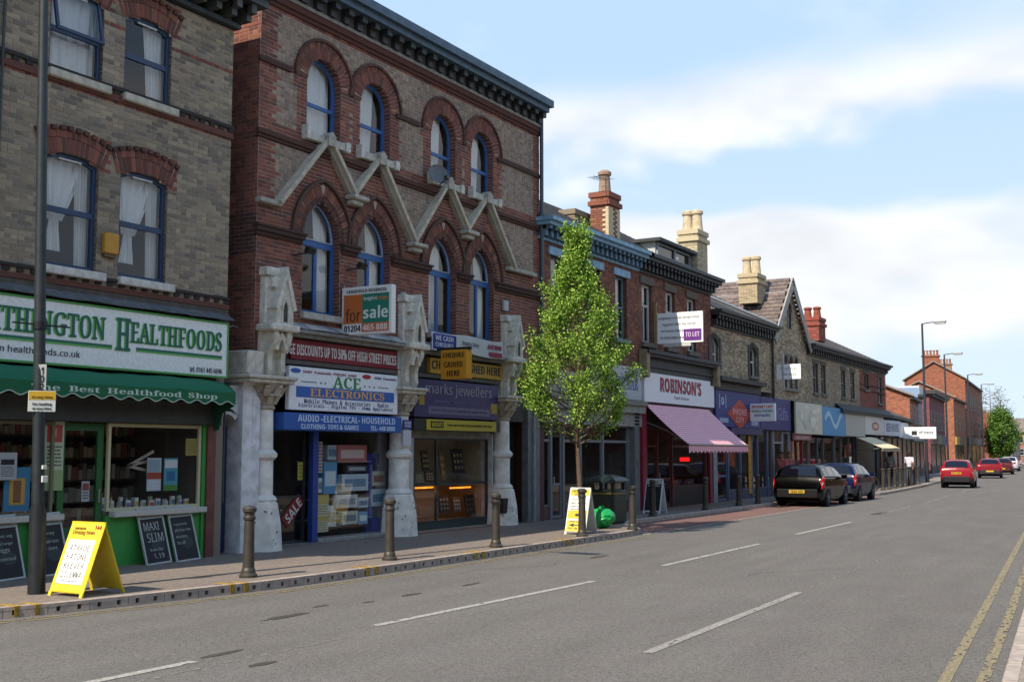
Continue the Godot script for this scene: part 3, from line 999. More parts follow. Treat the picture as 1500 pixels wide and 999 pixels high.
	poster(V(B.x + 0.02, B.y, Z - 0.03), 0.29, 0.52, "4f9fb0", [[0, 0, 1, 0.18, "4a8a3c"], [0.2, 0.3, 0.8, 0.6, "2f6fa0"], [0.05, 0.7, 0.95, 0.95, "cfd8da"]], "blue and green poster in the health shop window")
	var C := on_wall(80, 668, Z)
	poster(V(C.x, C.y, Z - 0.03), 0.33, 1.0, "aebb9f", [[0.1, 0.7, 0.9, 0.95, "a3413c"], [0.3, 0.78, 0.6, 0.9, "c97a72"], [0, 0, 1, 0.3, "8aa070"]] + lines(0.1, 0.9, 0.34, 0.66, 6, "4d5548"), "tall pale poster with a red flower in the shop window")
	var E := on_wall(12, 683, Z)
	poster(V(E.x, E.y, Z - 0.03), 0.3, 0.38, "b9bcc0", [[0.15, 0.55, 0.85, 0.75, "262a33"]] + lines(0.15, 0.85, 0.1, 0.5, 5, "6a6e78"), "small white notice with dark emblem on shop window")
	var F := on_wall(32, 715, Z)
	poster(V(F.x, F.y - 0.02, Z - 0.12), 0.42, 0.62, "3f86ad", [[0.2, 0.15, 0.8, 0.75, "c8a04a"], [0.35, 0.2, 0.65, 0.7, "8a5a3a"]], "blue show card with a yellow disc in the shop window")
	var H := on_wall(290, 655, Z)
	poster(V(H.x - 0.12, H.y, Z - 0.03), 0.26, 0.28, "a39a52", lines(0.1, 0.9, 0.1, 0.9, 5, "8a8246"), "dull yellow notice in the corner of the shop window")
	var Q := on_wall(128, 720, Z)
	poster(V(Q.x, Q.y, Z - 0.055), 0.14, 0.3, "9aa3a6", [[0.1, 0.55, 0.9, 0.9, "7a3a3a"]] + lines(0.1, 0.9, 0.1, 0.5, 3, "45484c"), "small notice on the green shop door")
	var T := on_wall(218, 683, Z)
	for q in [[0.16, 0.38, 0.035], [-0.2, 0.30, 0.02], [0.42, 0.3, 0.02]]:
		var st := thing("display_fan", "pale fanned display strip behind the health shop glass, " + ["the middle one", "the lowest one", "the steepest one"][[0.16, -0.2, 0.42].find(q[0])], "display strip", V(T.x - 0.35, T.y, Z - 0.1), "display strips in the health shop window")
		own(st, "strip", mb("a9a391").obox(Transform3D(Basis(Vector3.BACK, q[0]), V(0.27, 0.27 * q[0] + 0.01, 0)), V(0.55, 0.045, 0.012)), mats.paint)
	# sign board
	var sg := thing("shop_sign", "long white sign board with green lettering of the health food shop", "sign", V(10, 3.1, 0.1))
	part(sg, "board", mb("e8eae6").bevel(V(5.9, 3.09, 0.03), V(14.3, 4.03, 0.16), 0.01), mats.paint)
	part(sg, "border", mb("4c9a45").band(rect(5.9, 14.3, 3.09, 4.03), 0, 0.03, 0.14, 0.172, true), mats.paint)
	var gz := 0.165
	for q in [["WITHINGTON", 9.5, 11.72, 3.80, 0.34], ["EALTHFOODS", 12.2, 14.14, 3.80, 0.32]]:
		var c0: float = q[1]; var c1: float = q[2]
		text(sg, q[0], V((c0 + c1) / 2 - 0.022, 3.683, gz), c1 - c0, q[4], "63b04e", 0, "Droid Serif")
		text(sg, q[0], V((c0 + c1) / 2, 3.69, gz + 0.006), c1 - c0, q[4], "1d5c4e", 0, "Droid Serif")
	text(sg, "H", V(12.038, 3.633, gz), 0.27, 0.5, "63b04e", 0, "Droid Serif")
	text(sg, "H", V(12.06, 3.64, gz + 0.006), 0.27, 0.5, "1d5c4e", 0, "Droid Serif")
	part(sg, "underline", mb("2a6a56").box(V(7.6, 3.42, gz - 0.01), V(11.85, 3.46, gz + 0.006)).box(V(12.32, 3.42, gz - 0.01), V(14.15, 3.46, gz + 0.006)).k("63b04e").box(V(7.6, 3.395, gz - 0.01), V(11.85, 3.42, gz + 0.004)).box(V(12.32, 3.395, gz - 0.01), V(14.15, 3.42, gz + 0.004)), mats.paint)
	text(sg, "www.withington healthfoods.co.uk", V(10.1, 3.26, gz), 2.35, 0.12, "33454f", 0, "Droid Sans", 400)
	text(sg, "tel. 0161 445 6696", V(13.8, 3.2, gz), 0.72, 0.09, "33454f", 0, "Droid Sans", 400)
	# awning
	var aw := thing("awning", "green awning with scalloped valance over the health food shop", "awning", V(10, 2.7, 0.2))
	var rows := []
	for q in [[0.05, 3.06], [0.2, 3.03], [0.36, 2.96], [0.48, 2.88], [0.52, 2.82]]:
		var r := []
		for i in 41: r.append(V(lerpf(5.9, 14.12, i / 40.0), q[1] + 0.008 * sin(i * 1.7) - 0.01 * sin(i * 0.5), q[0]))
		rows.append(r)
	rows.reverse()
	part(aw, "cover", mb("1c6a4b").grid(rows), mats.cloth)
	var vp := PackedVector2Array()
	var edge := PackedVector2Array()
	for i in 193:
		var vx := lerpf(5.9, 14.12, i / 192.0)
		edge.append(Vector2(vx, 2.645 + 0.028 * cos(vx * TAU / 0.34)))
	for e in edge: vp.append(e)
	vp.append(Vector2(14.12, 2.83)); vp.append(Vector2(5.9, 2.83))
	part(aw, "valance", mb("17613f").prism(vp, 0.505, 0.525, true), mats.cloth)
	part(aw, "trim", mb("a9b8a6").band(edge, 0.0, 0.016, 0.52, 0.53), mats.cloth)
	text(aw, "The  Best  Healthfood  Shop", V(11.95, 2.735, 0.526), 3.5, 0.11, "b5c9b8", 0, "Droid Serif", 700, "lettering", true)
	var ck := mb("124a33")
	ck.xf = Transform3D(Basis(Vector3.UP, PI / 2), V(14.12, 0, 0))
	ck.prism(PackedVector2Array([Vector2(-0.05, 3.05), Vector2(-0.05, 2.2), Vector2(-0.16, 2.22), Vector2(-0.24, 2.5), Vector2(-0.52, 2.62), Vector2(-0.52, 2.83), Vector2(-0.36, 2.97)]), -0.01, 0.012, true)
	part(aw, "end_flap", ck, mats.cloth)
	# alarm box
	var al := thing("alarm_box", "yellow burglar alarm box on brick between two curtained windows", "alarm box", V(11.8, 4.85, 0))
	part(al, "case", mb("c08a1e").bevel(on_wall(148, 342) * V(1, 0, 0) + V(0, 4.86, 0.002), V(on_wall(169, 342).x, 5.18, 0.09), 0.015), mats.satin)
	part(al, "base", mb("5b4a2a").box(V(on_wall(149, 342).x, 4.81, 0.0), V(on_wall(167, 342).x, 4.86, 0.06)), mats.satin)
	# loose cables
	var cb := thing("cable", "thin grey cable sagging along the wall above the white sign", "cable", V(12, 4.1, 0.1))
	var cp := []
	for i in 30: cp.append(V(lerpf(9.0, 14.9, i / 29.0), 4.12 + 0.03 * sin(i * 0.9) + 0.02 * sin(i * 2.3) - (0.1 if i > 25 else 0.0), 0.1 if i < 26 else lerpf(0.1, -0.2, (i - 25) / 4.0)))
	part(cb, "wire", mb("77787a").tube(cp, 0.009, 5), mats.plain)

const PAINTED := "eeeae2"
func pier(o: Node3D, cx: float, left: float) -> void:
	var z := -0.16
	var base := part(o, "column_base", mb("eae5da").lathe([Vector2(0.42, 0.12), Vector2(0.39, 0.55), Vector2(0.32, 0.95), Vector2(0.26, 1.0)], V(cx, 0, z), 8, false, PI / 8), mats.oldpaint)
	var sc := mb("8f8a82")
	for i in 14:
		var a := rng.randf_range(0.4, 2.8)
		var y := rng.randf_range(0.15, 0.85)
		sc.cbox(V(cx + cos(a) * 0.375, y, z + sin(a) * 0.375), V(0.02, 0.03, 0.02))
	part(base, "chips", sc, mats.stone)
	var s := mb(PAINTED)
	s.lathe([Vector2(0.215, 1.0), Vector2(0.21, 1.72)], V(cx, 0, z), 24)
	s.lathe([Vector2(0.205, 1.9), Vector2(0.195, 2.6)], V(cx, 0, z), 24)
	part(o, "shaft", s, mats.oldpaint)
	part(o, "shaft_ring", mb("eeeae2").lathe([Vector2(0.26, 0.97), Vector2(0.29, 1.01), Vector2(0.265, 1.06), Vector2(0.21, 1.1)], V(cx, 0, z), 24), mats.oldpaint)
	part(o, "shaft_ring", mb("eeeae2").lathe([Vector2(0.21, 1.7), Vector2(0.275, 1.76), Vector2(0.285, 1.82), Vector2(0.21, 1.9)], V(cx, 0, z), 24), mats.oldpaint)
	var cap := mb("bab09e")
	cap.lathe([Vector2(0.2, 2.6), Vector2(0.23, 2.63), Vector2(0.21, 2.68), Vector2(0.26, 2.85), Vector2(0.38, 3.04), Vector2(0.4, 3.06)], V(cx, 0, z), 16)
	for tier in 2:
		for i in 10:
			var a := TAU * (i + 0.5 * tier) / 10
			var r := 0.26 + 0.09 * tier; var y := 2.78 + 0.14 * tier
			cap.k(["b8ae9c", "a89e8c", "c4baa8"][i % 3])
			cap.obox(Transform3D(Basis(Vector3.UP, -a) * Basis(Vector3.BACK, -0.5), V(cx + cos(a) * r, y, z + sin(a) * r)), V(0.05, 0.15, 0.11))
			cap.obox(Transform3D(Basis(Vector3.UP, -a) * Basis(Vector3.BACK, -1.1), V(cx + cos(a) * (r + 0.05), y + 0.07, z + sin(a) * (r + 0.05))), V(0.04, 0.07, 0.08))
	part(o, "capital", cap, mats.stone)
	part(o, "abacus", mb("ccc4b4").bevel(V(cx - left, 3.06, -0.6), V(cx + 0.42, 3.13, 0.24), 0.02).bevel(V(cx - left - 0.04, 3.13, -0.6), V(cx + 0.46, 3.2, 0.28), 0.02), mats.stone)
	# bracket of two scrolls with a pointed niche between
	var br := mb("d6cebe")
	br.box(V(cx - 0.3, 3.2, -0.5), V(cx + 0.3, 4.0, 0.02))
	for dx in [-0.21, 0.13]:
		br.xf = Transform3D(Basis(Vector3.UP, -PI / 2), V(cx + dx, 0, 0))
		br.prism(PackedVector2Array([Vector2(0, 3.2), Vector2(0.1, 3.2), Vector2(0.15, 3.3), Vector2(0.13, 3.5), Vector2(0.15, 3.62), Vector2(0.26, 3.78), Vector2(0.3, 3.9), Vector2(0.28, 4.0), Vector2(0, 4.0)]), -0.12, 0.0, true)
	br.xf = Transform3D()
	br.band(arc(cx + 0.03, 0.16, 3.66, 0.2, "pointed", 4), -0.09, 0.0, 0.02, 0.25)
	part(o, "scroll_bracket", br, mats.stone)
	if left > 0.5: part(o, "pier_block", mb("d2cabb").bevel(V(cx - left + 0.06, 3.2, -0.6), V(cx - 0.3, 3.62, 0.14), 0.02), mats.stone)
	var pc := mb("ded8ca")
	pc.bevel(V(cx - 0.36, 4.0, -0.1), V(cx + 0.4, 4.12, 0.36), 0.02)
	pc.bevel(V(cx - 0.3, 4.12, -0.05), V(cx + 0.24, 4.98, 0.14), 0.02)
	pc.bevel(V(cx - 0.33, 4.98, -0.06), V(cx + 0.27, 5.14, 0.2), 0.02)
	pc.bevel(V(cx - 0.22, 4.75, 0.1), V(cx + 0.22, 4.98, 0.24), 0.03)
	part(o, "pinnacle", pc, mats.stone)
	var gb := mb("dad3c4")
	gb.prism(PackedVector2Array([Vector2(cx - 0.22, 4.12), Vector2(cx + 0.24, 4.12), Vector2(cx + 0.23, 4.42), Vector2(cx + 0.03, 5.0), Vector2(cx - 0.2, 4.42)]), 0.1, 0.32)
	gb.band(PackedVector2Array([Vector2(cx + 0.25, 4.38), Vector2(cx + 0.03, 5.03), Vector2(cx - 0.22, 4.38)]), -0.045, 0.03, 0.1, 0.36)
	gb.band(arc(cx + 0.01, 0.13, 4.38, 0.16, "pointed", 4), -0.03, 0.0, 0.3, 0.35)
	gb.box(V(cx - 0.085, 4.15, 0.3), V(cx - 0.055, 4.38, 0.345)); gb.box(V(cx + 0.075, 4.15, 0.3), V(cx + 0.105, 4.38, 0.345))
	gb.k("4e4a44").prism(arched(cx + 0.01, 0.12, 4.16, 4.38, 0.15, "pointed"), 0.3, 0.325)
	part(o, "gablet", gb, mats.stone)

func rake_y(x: float) -> float:
	var p := [[15.0, 6.34], [15.6, 6.34], [16.9, 7.8], [17.72, 6.9], [18.55, 7.8], [19.8, 6.3], [21.08, 7.8], [21.9, 6.9], [22.75, 7.8], [24.0, 6.34], [26.0, 6.34]]
	for i in p.size() - 1:
		if x <= p[i + 1][0]: return lerpf(p[i][1], p[i + 1][1], (x - p[i][0]) / (p[i + 1][0] - p[i][0]))
	return 6.3
func arcade_building() -> void:
	var x0 := 15.1; var x1 := 25.56
	var o := thing("brick_building", "tall red and grey brick building with arched windows, stone gables and carved shop columns", "building", V(x0, 0, 0), "shop buildings")
	var cxs := [16.9, 18.55, 21.08, 22.75]
	var op := []
	for c in cxs: op.append(arched(c, 1.0, 7.88, 8.94, 0.5, "round"))
	for c in cxs: op.append(arched(c, 1.1, 4.46, 5.86, 0.78, "pointed"))
	var look := func(x: float, y: float) -> Array:
		if y > 9.98 or y < 6.3: return [0, false]
		if (y > 8.9 and y < 9.02) or (y > 7.5 and y < 7.62): return [1, false]
		if x < 15.42 + 0.11 * (int(y / 0.3) % 2) or x > 25.2: return [0, false]
		if y < 7.88:
			return [0, false] if y < rake_y(x) or y > 7.6 else [2, true]
		for c in cxs:
			if absf(x - c) < 0.8 and y < 9.0: return [0, false]
			if Vector2(x - c, y - 8.94).length() < 0.88: return [0, false]
		return [2, true]
	brickwork(o, x0, x1, 4.1, 10.22, op, [RED, DARKRED, PANEL], look, "c6b6a8", Transform3D(), 300, func(x: float, y: float) -> bool: return x < 20.6 and y < 6.2)
	brickwork(o, -3.0, 0.0, 2.0, 10.22, [], [RED, DARKRED], func(x, y): return [0, false] if int(y * 1.3) % 7 != 0 else [1, false], "b3a092", Transform3D(Basis(Vector3.UP, -PI / 2), V(x0, 0, 0)))
	shell(o, x0 + 0.03, x1, 10.3, 9.0, "6f443a")
	part(o, "roof", mb("474a4e").box(V(x0, 10.3, -9), V(x1, 10.7, -0.1)), mats.slate)
	# eaves: stone strip, dark brackets, painted gutter board
	part(o, "stone_strip", mb("8d877d").box(V(x0 - 0.06, 10.22, -0.1), V(x1 + 0.03, 10.29, 0.1)), mats.stone)
	part(o, "brick_cornice", mb("5a362e").box(V(x0 - 0.03, 10.02, -0.02), V(x1, 10.1, 0.04)).box(V(x0 - 0.05, 10.1, -0.02), V(x1, 10.215, 0.075)), mats.brick)
	part(o, "frieze", mb("57534f").box(V(x0, 10.29, -0.1), V(x1, 10.62, 0.06)), mats.brick)
	var x := x0 + 0.1
	while x < x1 - 0.1:
		part(o, "bracket", mb("2f3234").box(V(x, 10.3, 0.05), V(x + 0.16, 10.57, 0.16)).box(V(x, 10.44, 0.15), V(x + 0.16, 10.57, 0.28)), mats.oldpaint)
		x += 0.42
	part(o, "gutter_board", mb("4c6274").box(V(x0 - 0.1, 10.57, -0.1), V(x1 - 0.1, 10.7, 0.36)).box(V(x0 - 0.14, 10.7, -0.1), V(x1 - 0.04, 10.88, 0.46)), mats.oldpaint)
	var ch := part(o, "chimney", mb("6e4438").box(V(20.0, 10.6, -1.6), V(21.0, 11.45, -0.9)).k("55625a").box(V(19.9, 11.45, -1.7), V(21.1, 11.55, -0.8)), mats.brick)
	ch.position.x += 2.6
	# upper windows: round arches
	for i in 4:
		var c: float = cxs[i]
		var win := window(o, op[i], "35619a", -0.15, [[c - 0.5, 8.52, c + 0.5, 8.52, 0.07]], ["full", "left", "left", "left"][i], "7a4a40", 0.07)
		var A := mb()
		voussoirs(A, arc(c, 1.0, 8.94, 0.5, "round", 10), -0.0, -0.215, -0.02, 0.016, RED)
		part(o, "window_arch", A, mats.brick)
		var H := mb()
		voussoirs(H, arc(c, 1.44, 8.94, 0.72, "round", 12), -0.0, -0.11, -0.02, 0.012, RED)
		voussoirs(H, arc(c, 1.67, 8.94, 0.835, "round", 12), 0.0, -0.055, -0.02, 0.05, DARKRED, 0.16, 0.004, false)
		part(o, "hood_mould", H, mats.brick)
		sill(o, c - 0.52, c + 0.52, 7.74, 7.89, -0.22, 0.12, "c4beb3")
		for q in [[-0.64, -0.53, 8.0], [0.53, 0.68, 7.92]]: part(o, "sill_block", mb("d0cbc1").bevel(V(c + q[0], 7.72, -0.02), V(c + q[1], q[2], 0.15), 0.015), mats.stone)
	# lower windows: pointed arches
	for i in 4:
		var c: float = cxs[i]
		var win := window(o, op[4 + i], "335f9a", -0.15, [[c - 0.55, 5.82, c + 0.55, 5.82, 0.11], [c, 4.46, c, 5.8, 0.09]], ["right", "right", "left", "right"][i], "7a4a40", 0.075)
		part(win, "frame_lining", mb("9fa8b4").band(arched(c, 0.96, 5.88, 5.9, 0.68, "pointed"), 0.0, 0.02, -0.17, -0.135, true), mats.paint)
		var A := mb()
		voussoirs(A, arc(c, 1.1, 5.86, 0.78, "pointed", 10), 0.0, -0.11, -0.02, 0.004, DARKRED)
		voussoirs(A, arc(c, 1.34, 5.86, 0.91, "pointed", 10), 0.0, -0.19, -0.02, 0.018, RED)
		part(o, "window_arch", A, mats.brick)
		var H := mb("5c453c")
		H.band(arc(c, 1.7, 5.9, 1.12, "pointed", 10), 0.0, -0.06, -0.02, 0.07)
		part(o, "hood_mould", H, mats.brick)
		sill(o, c - 0.6, c + 0.6, 4.33, 4.455, -0.22, 0.1, "c0bab0")
	# impost string at the springing, only between the arches
	for s in [[x0 - 0.05, 16.3], [17.48, 17.97], [19.13, 20.5], [21.66, 22.17], [23.33, x1]]:
		part(o, "impost_string", mb("4f3a33").box(V(s[0], 5.72, -0.02), V(s[1], 5.79, 0.05)).box(V(s[0] - 0.02, 5.79, -0.02), V(s[1] + 0.02, 5.87, 0.1)).box(V(s[0] - 0.04, 5.87, -0.02), V(s[1] + 0.04, 5.91, 0.13)), mats.brick)
	part(o, "sill_string", mb("56382f").box(V(x0 - 0.05, 7.5, -0.02), V(x1, 7.56, 0.04)).box(V(x0 - 0.07, 7.56, -0.02), V(x1, 7.64, 0.075)), mats.brick)
	for q in [[x0 - 0.05, 15.9], [19.24, 20.08], [23.42, x1]]: part(o, "upper_string", mb("4e352f").box(V(q[0], 8.9, -0.02), V(q[1], 8.98, 0.05)), mats.brick)
	# stone gables: raking mouldings with kneelers
	var zz := [[15.55, 6.34], [16.9, 7.84], [17.72, 6.92], [18.55, 7.84], [19.8, 6.3], [21.08, 7.84], [21.9, 6.92], [22.75, 7.84], [24.03, 6.34]]
	for i in 8:
		var a := Vector2(zz[i][0], zz[i][1]); var b := Vector2(zz[i + 1][0], zz[i + 1][1])
		var m := mb("aca69b")
		m.band(PackedVector2Array([a, b]), -0.075, 0.0, -0.01, 0.12).k("c2b8a4").band(PackedVector2Array([a, b]), -0.015, 0.065, -0.01, 0.2)
		part(o, "gable_moulding", m, mats.stone)
	for i in [1, 3, 5, 7]:
		var p := Vector2(zz[i][0], zz[i][1])
		part(o, "gable_apex", mb("b0aa9e").prism(PackedVector2Array([p + Vector2(-0.12, -0.14), p + Vector2(0.12, -0.14), p + Vector2(0.11, 0.06), p + Vector2(0, 0.14), p + Vector2(-0.11, 0.06)]), 0.0, 0.23), mats.stone)
	for i in [2, 4, 6]:
		var p := Vector2(zz[i][0], zz[i][1])
		part(o, "kneeler", mb("b6b0a4").bevel(V(p.x - 0.16, p.y - 0.1, 0), V(p.x + 0.34, p.y - 0.01, 0.26), 0.02).bevel(V(p.x - 0.1, p.y - 0.2, 0), V(p.x + 0.24, p.y - 0.1, 0.18), 0.02), mats.stone)
	part(o, "stone_band", mb("aca69a").bevel(V(23.8, 6.26, 0), V(25.2, 6.36, 0.14), 0.015), mats.stone)
	part(o, "stone_band", mb("aca69a").bevel(V(15.05, 6.29, -0.02), V(15.6, 6.38, 0.14), 0.015), mats.stone)
	part(o, "downpipe", mb("3f4a58").tube([V(25.5, 3.0, 0.1), V(25.5, 10.6, 0.1)], 0.05, 10).tube([V(25.5, 7.7, 0.1), V(25.5, 7.95, 0.1)], 0.1, 10), mats.satin)
	# shop level
	for q in [[15.52, 0.78], [19.7, 0.45], [23.9, 0.45]]: pier(o, q[0], q[1])
	part(o, "passage_wall", mb("e2e2e4").box(V(14.86, 0.12, -0.62), V(15.3, 3.06, -0.005)), mats.oldpaint)
	var pa := mb("c8c8ca")
	pa.band(arc(14.6, 0.34, 2.2, 0.3, "round", 6), 0.0, -0.1, -0.5, -0.1)
	pa.box(V(14.42, 2.5, -0.38), V(14.86, 3.0, -0.1))
	part(o, "passage_arch", pa, mats.oldpaint)
	var bd := part(o, "side_door", mb("1e2c52").box(V(14.5, 0.14, -0.38), V(14.84, 2.3, -0.34)), mats.paint, "dark blue door in the narrow gap")
	part(bd, "handle", mb("a8a8a0").box(V(14.62, 1.0, -0.34), V(14.66, 1.14, -0.3)), mats.metal)
	part(o, "bell_box", mb("26272b").box(V(15.06, 1.52, -0.12), V(15.13, 1.72, -0.07)), mats.plain)
	# moulded shop cornice over both shops
	for s in [[15.8, 19.35], [19.98, 23.5]]:
		var m := mb("8d8982")
		m.box(V(s[0], 3.96, -0.2), V(s[1], 4.03, 0.16)); m.box(V(s[0], 4.03, -0.2), V(s[1], 4.09, 0.24))
		for i in 12:
			var a: float = lerpf(s[0], s[1], i / 12.0); var b: float = lerpf(s[0], s[1], (i + 1) / 12.0)
			m.k(["aaa9a5", "97969a", "bab8b4"][i % 3]).quad(V(a, 4.1 + 0.015 * rng.randf(), 0.25), V(a, 4.24, 0.01), V(b, 4.24, 0.01), V(b, 4.1 + 0.015 * rng.randf(), 0.25))
		m.k("5d5852").box(V(s[0], 3.46, -0.2), V(s[1], 3.54, 0.04))
		m.k("4a4640").box(V(s[0], 3.5, -0.3), V(s[1], 3.96, -0.04))
		part(o, "shop_cornice", m, mats.stone)
	# electrical shop front
	var Z := -0.32
	var P := func(px: float, py: float) -> Vector3: return on_wall(px, py, Z)
	var w0: Vector3 = P.call(464, 637); var w1: Vector3 = P.call(571, 782)
	part(o, "shop_post", mb("24408c").box(V(w0.x - 0.16, 0.12, Z - 0.06), V(w0.x, 2.3, Z + 0.05)), mats.paint)
	part(o, "shop_post", mb("24408c").box(V(w1.x, 0.12, Z - 0.06), V(w1.x + 0.2, 2.3, Z + 0.06)), mats.paint)
	part(o, "shop_step", mb("9d9a94").bevel(V(w0.x - 0.02, 0.12, Z - 0.1), V(w1.x, 0.2, Z + 0.1), 0.01).k("77736c").box(V(15.55, 0.12, Z - 0.5), V(w0.x - 0.02, 0.15, Z + 0.16)), mats.stone)
	var sw := part(o, "shop_window", mb("8d9095").band(rect(w0.x, w1.x, 0.2, 2.3), 0, 0.035, Z - 0.03, Z + 0.01, true), mats.metal)
	part(sw, "pane", mb("ffffff").prism(rect(w0.x, w1.x, 0.2, 2.3), Z - 0.01, Z - 0.01), mats.glass)
	var dr := part(o, "door", mb("44474a").band(rect(15.78, w0.x - 0.16, 0.15, 2.3), 0, 0.05, Z - 0.2, Z - 0.14, true).box(V(15.78, 1.0, Z - 0.2), V(w0.x - 0.16, 1.04, Z - 0.15)), mats.darkmetal)
	part(dr, "pane", mb("ffffff").prism(rect(15.8, w0.x - 0.18, 0.17, 2.28), Z - 0.17, Z - 0.17), mats.glass)
	shop_room(o, 15.6, 19.45, 0.13, 2.6, Z - 0.22, -2.6, "7a766f")
	for y in [0.52, 0.92, 1.22, 1.66]:
		part(o, "display_shelf", mb("a7aeb0").box(V(w0.x + 0.1, y, Z - 0.6), V(w1.x - 0.5, y + 0.012, Z - 0.12)), mats.satin)
	var goods := [[491, 652, 534, 678, "ba7070", "dccac2", 0.2, "wide red box"], [470, 677, 490, 724, "5c9cc4", "d0e0e6", 0.16, "tall blue box"], [497, 694, 536, 720, "c2d0d8", "7090aa", 0.16, "wide pale blue box with blue panel"], [489, 724, 520, 745, "cccecc", "9098a0", 0.16, "grey box on the middle shelf"], [521, 729, 536, 744, "b8c8d0", "608098", 0.16, "small grey blue box"], [497, 748, 520, 769, "c8ccb4", "788890", 0.16, "olive box low down"], [522, 749, 535, 768, "64a0c2", "dae2e4", 0.16, "small bright blue box low down"], [486, 700, 497, 722, "90bcd0", "e2e6e6", 0.3, "narrow light blue box"], [476, 740, 489, 772, "dadbd4", "a0a49c", 0.22, "tall white box at the bottom"], [476, 652, 490, 674, "b8ccd6", "6a88a0", 0.24, "pale box at the top left"], [504, 681, 534, 692, "3a4048", "a8b0b8", 0.24, "flat black box"], [540, 716, 562, 742, "c6d2da", "5a86a4", 0.26, "pale box at the stand"], [542, 690, 560, 712, "d8d2c0", "a06a58", 0.28, "cream box at the stand"], [462, 700, 470, 722, "e0e2de", "8896a0", 0.2, "slim white box by the post"], [486, 748, 497, 772, "88a8bc", "dce2e4", 0.3, "blue grey box low down"]]
	for g in goods:
		var a := on_wall(g[0], g[3], Z - g[6]); var b := on_wall(g[2], g[1], Z - g[6])
		packet(V((a.x + b.x) / 2, a.y, Z - g[6]), b.x - a.x, b.y - a.y, 0.12, g[4], g[5], "boxed appliance on the electrical shop shelves, " + g[7], "boxed goods in the electrical shop window")
	var st := thing("display_stand", "tall violet and blue display stand inside the electrical shop window", "display stand", on_wall(545, 775, Z - 0.25) * V(1, 0, 1) + V(0, 0.2, 0))
	var sa := on_wall(539, 775, Z - 0.25)
	part(st, "base", mb("2f3f9a").box(V(sa.x, 0.2, Z - 0.4), V(sa.x + 0.34, 0.5, Z - 0.16)), mats.print)
	part(st, "column", mb("6d72b8").box(V(sa.x + 0.02, 0.5, Z - 0.34), V(sa.x + 0.12, 1.6, Z - 0.24)), mats.print)
	part(st, "header", mb("3a3f8c").box(V(sa.x - 0.04, 1.6, Z - 0.36), V(sa.x + 0.36, 1.82, Z - 0.26)), mats.print)
	part(st, "side_panel", mb("a9acae").box(V(sa.x + 0.36, 0.3, Z - 0.3), V(sa.x + 0.66, 2.25, Z - 0.27)), mats.print)
	var q0 := on_wall(473, 752, Z)
	poster(V(q0.x, q0.y, Z - 0.04), 0.42, 0.72, "c9c5a2", [[0, 0.75, 1, 1, "b5a24c"], [0, 0.3, 1, 0.42, "b5a24c"]] + lines(0.08, 0.92, 0.45, 0.72, 4, "8a8468") + lines(0.08, 0.92, 0.03, 0.28, 4, "8a8468"), "cream and yellow price poster on the electrical shop window")
	var q1 := on_wall(468, 670, Z)
	poster(V(q1.x, q1.y, Z - 0.04), 0.26, 0.6, "b9bcb6", lines(0.05, 0.95, 0.03, 0.97, 9, "a04a48") , "white leaflet sheet with red lines on the electrical shop window")
	var q2 := on_wall(441, 690, Z - 0.17)
	poster(V(q2.x - 0.02, q2.y, Z - 0.16), 0.18, 0.34, "b3ac52", lines(0.1, 0.9, 0.1, 0.9, 4, "857f3a"), "yellow notice on the dark shop door")
	var sp := thing("sale_poster", "dark red poster reading sale in white on the dark shop door", "poster", on_wall(428, 748, Z - 0.16))
	var so := V(sp.position.x, sp.position.y, Z - 0.155)
	var sb := mb("8a2a2e")
	sb.xf = Transform3D(Basis(Vector3.BACK, 0.75), so)
	sb.box(V(-0.32, -0.13, -0.006), V(0.32, 0.13, 0.004))
	part(sp, "sheet", sb, mats.print)
	var tx := text(sp, "SALE", so + V(0, 0, 0.006), 0.52, 0.18, "c9c6c2")
	tx.transform = Transform3D(Basis(Vector3.BACK, 0.75), Vector3.ZERO) * Transform3D(tx.transform.basis, tx.transform.origin)
	tx.position += V(0, 0, 0.012)
	# signs of the electrical shop
	var rs := thing("shop_sign", "narrow red sign board with white lettering about discounts", "sign", V(17.9, 3.57, 0.0))
	part(rs, "board", mb("7c1c2b").bevel(V(16.05, 3.555, -0.06), V(19.5, 3.93, 0.03), 0.008).k("9fb5b2").box(V(19.35, 3.57, -0.03), V(19.58, 3.93, 0.036)), mats.paint)
	text(rs, "HUGE DISCOUNTS UP TO 50% OFF HIGH STREET PRICES", V(17.55, 3.74, 0.034), 3.5, 0.2, "cdc9c6")
	var es := thing("shop_sign", "large white sign board of the electrical shop with green and orange lettering", "sign", V(17.6, 2.6, 0.05))
	var bo := part(es, "board", mb("e8eaee").bevel(V(15.93, 2.62, 0.0), V(19.28, 3.42, 0.1), 0.01), mats.paint)
	part(es, "blue_panel", mb("2f5fae").box(V(16.12, 2.86, 0.095), V(19.14, 3.06, 0.108)), mats.paint)
	text(es, "ACE", V(17.6, 3.18, 0.103), 0.86, 0.22, "1f7a35", 0, "Droid Serif")
	text(es, "ELECTRONICS", V(17.65, 2.96, 0.11), 2.3, 0.145, "d9a35c", 0, "Droid Serif")
	text(es, "Mobile Phones & Accessories - Radio", V(17.65, 2.795, 0.103), 2.6, 0.085, "27376f", 0, "Droid Sans Mono")
	text(es, "Electricals - Digital TVs - Home Appliances", V(17.65, 2.705, 0.103), 2.9, 0.085, "27376f", 0, "Droid Sans Mono")
	text(es, "SONY  Panasonic  PHILIPS  SONY", V(17.1, 3.335, 0.103), 1.6, 0.05, "8a4450")
	text(es, "AIWA  Panasonic", V(18.85, 3.335, 0.103), 0.75, 0.05, "5a5080")
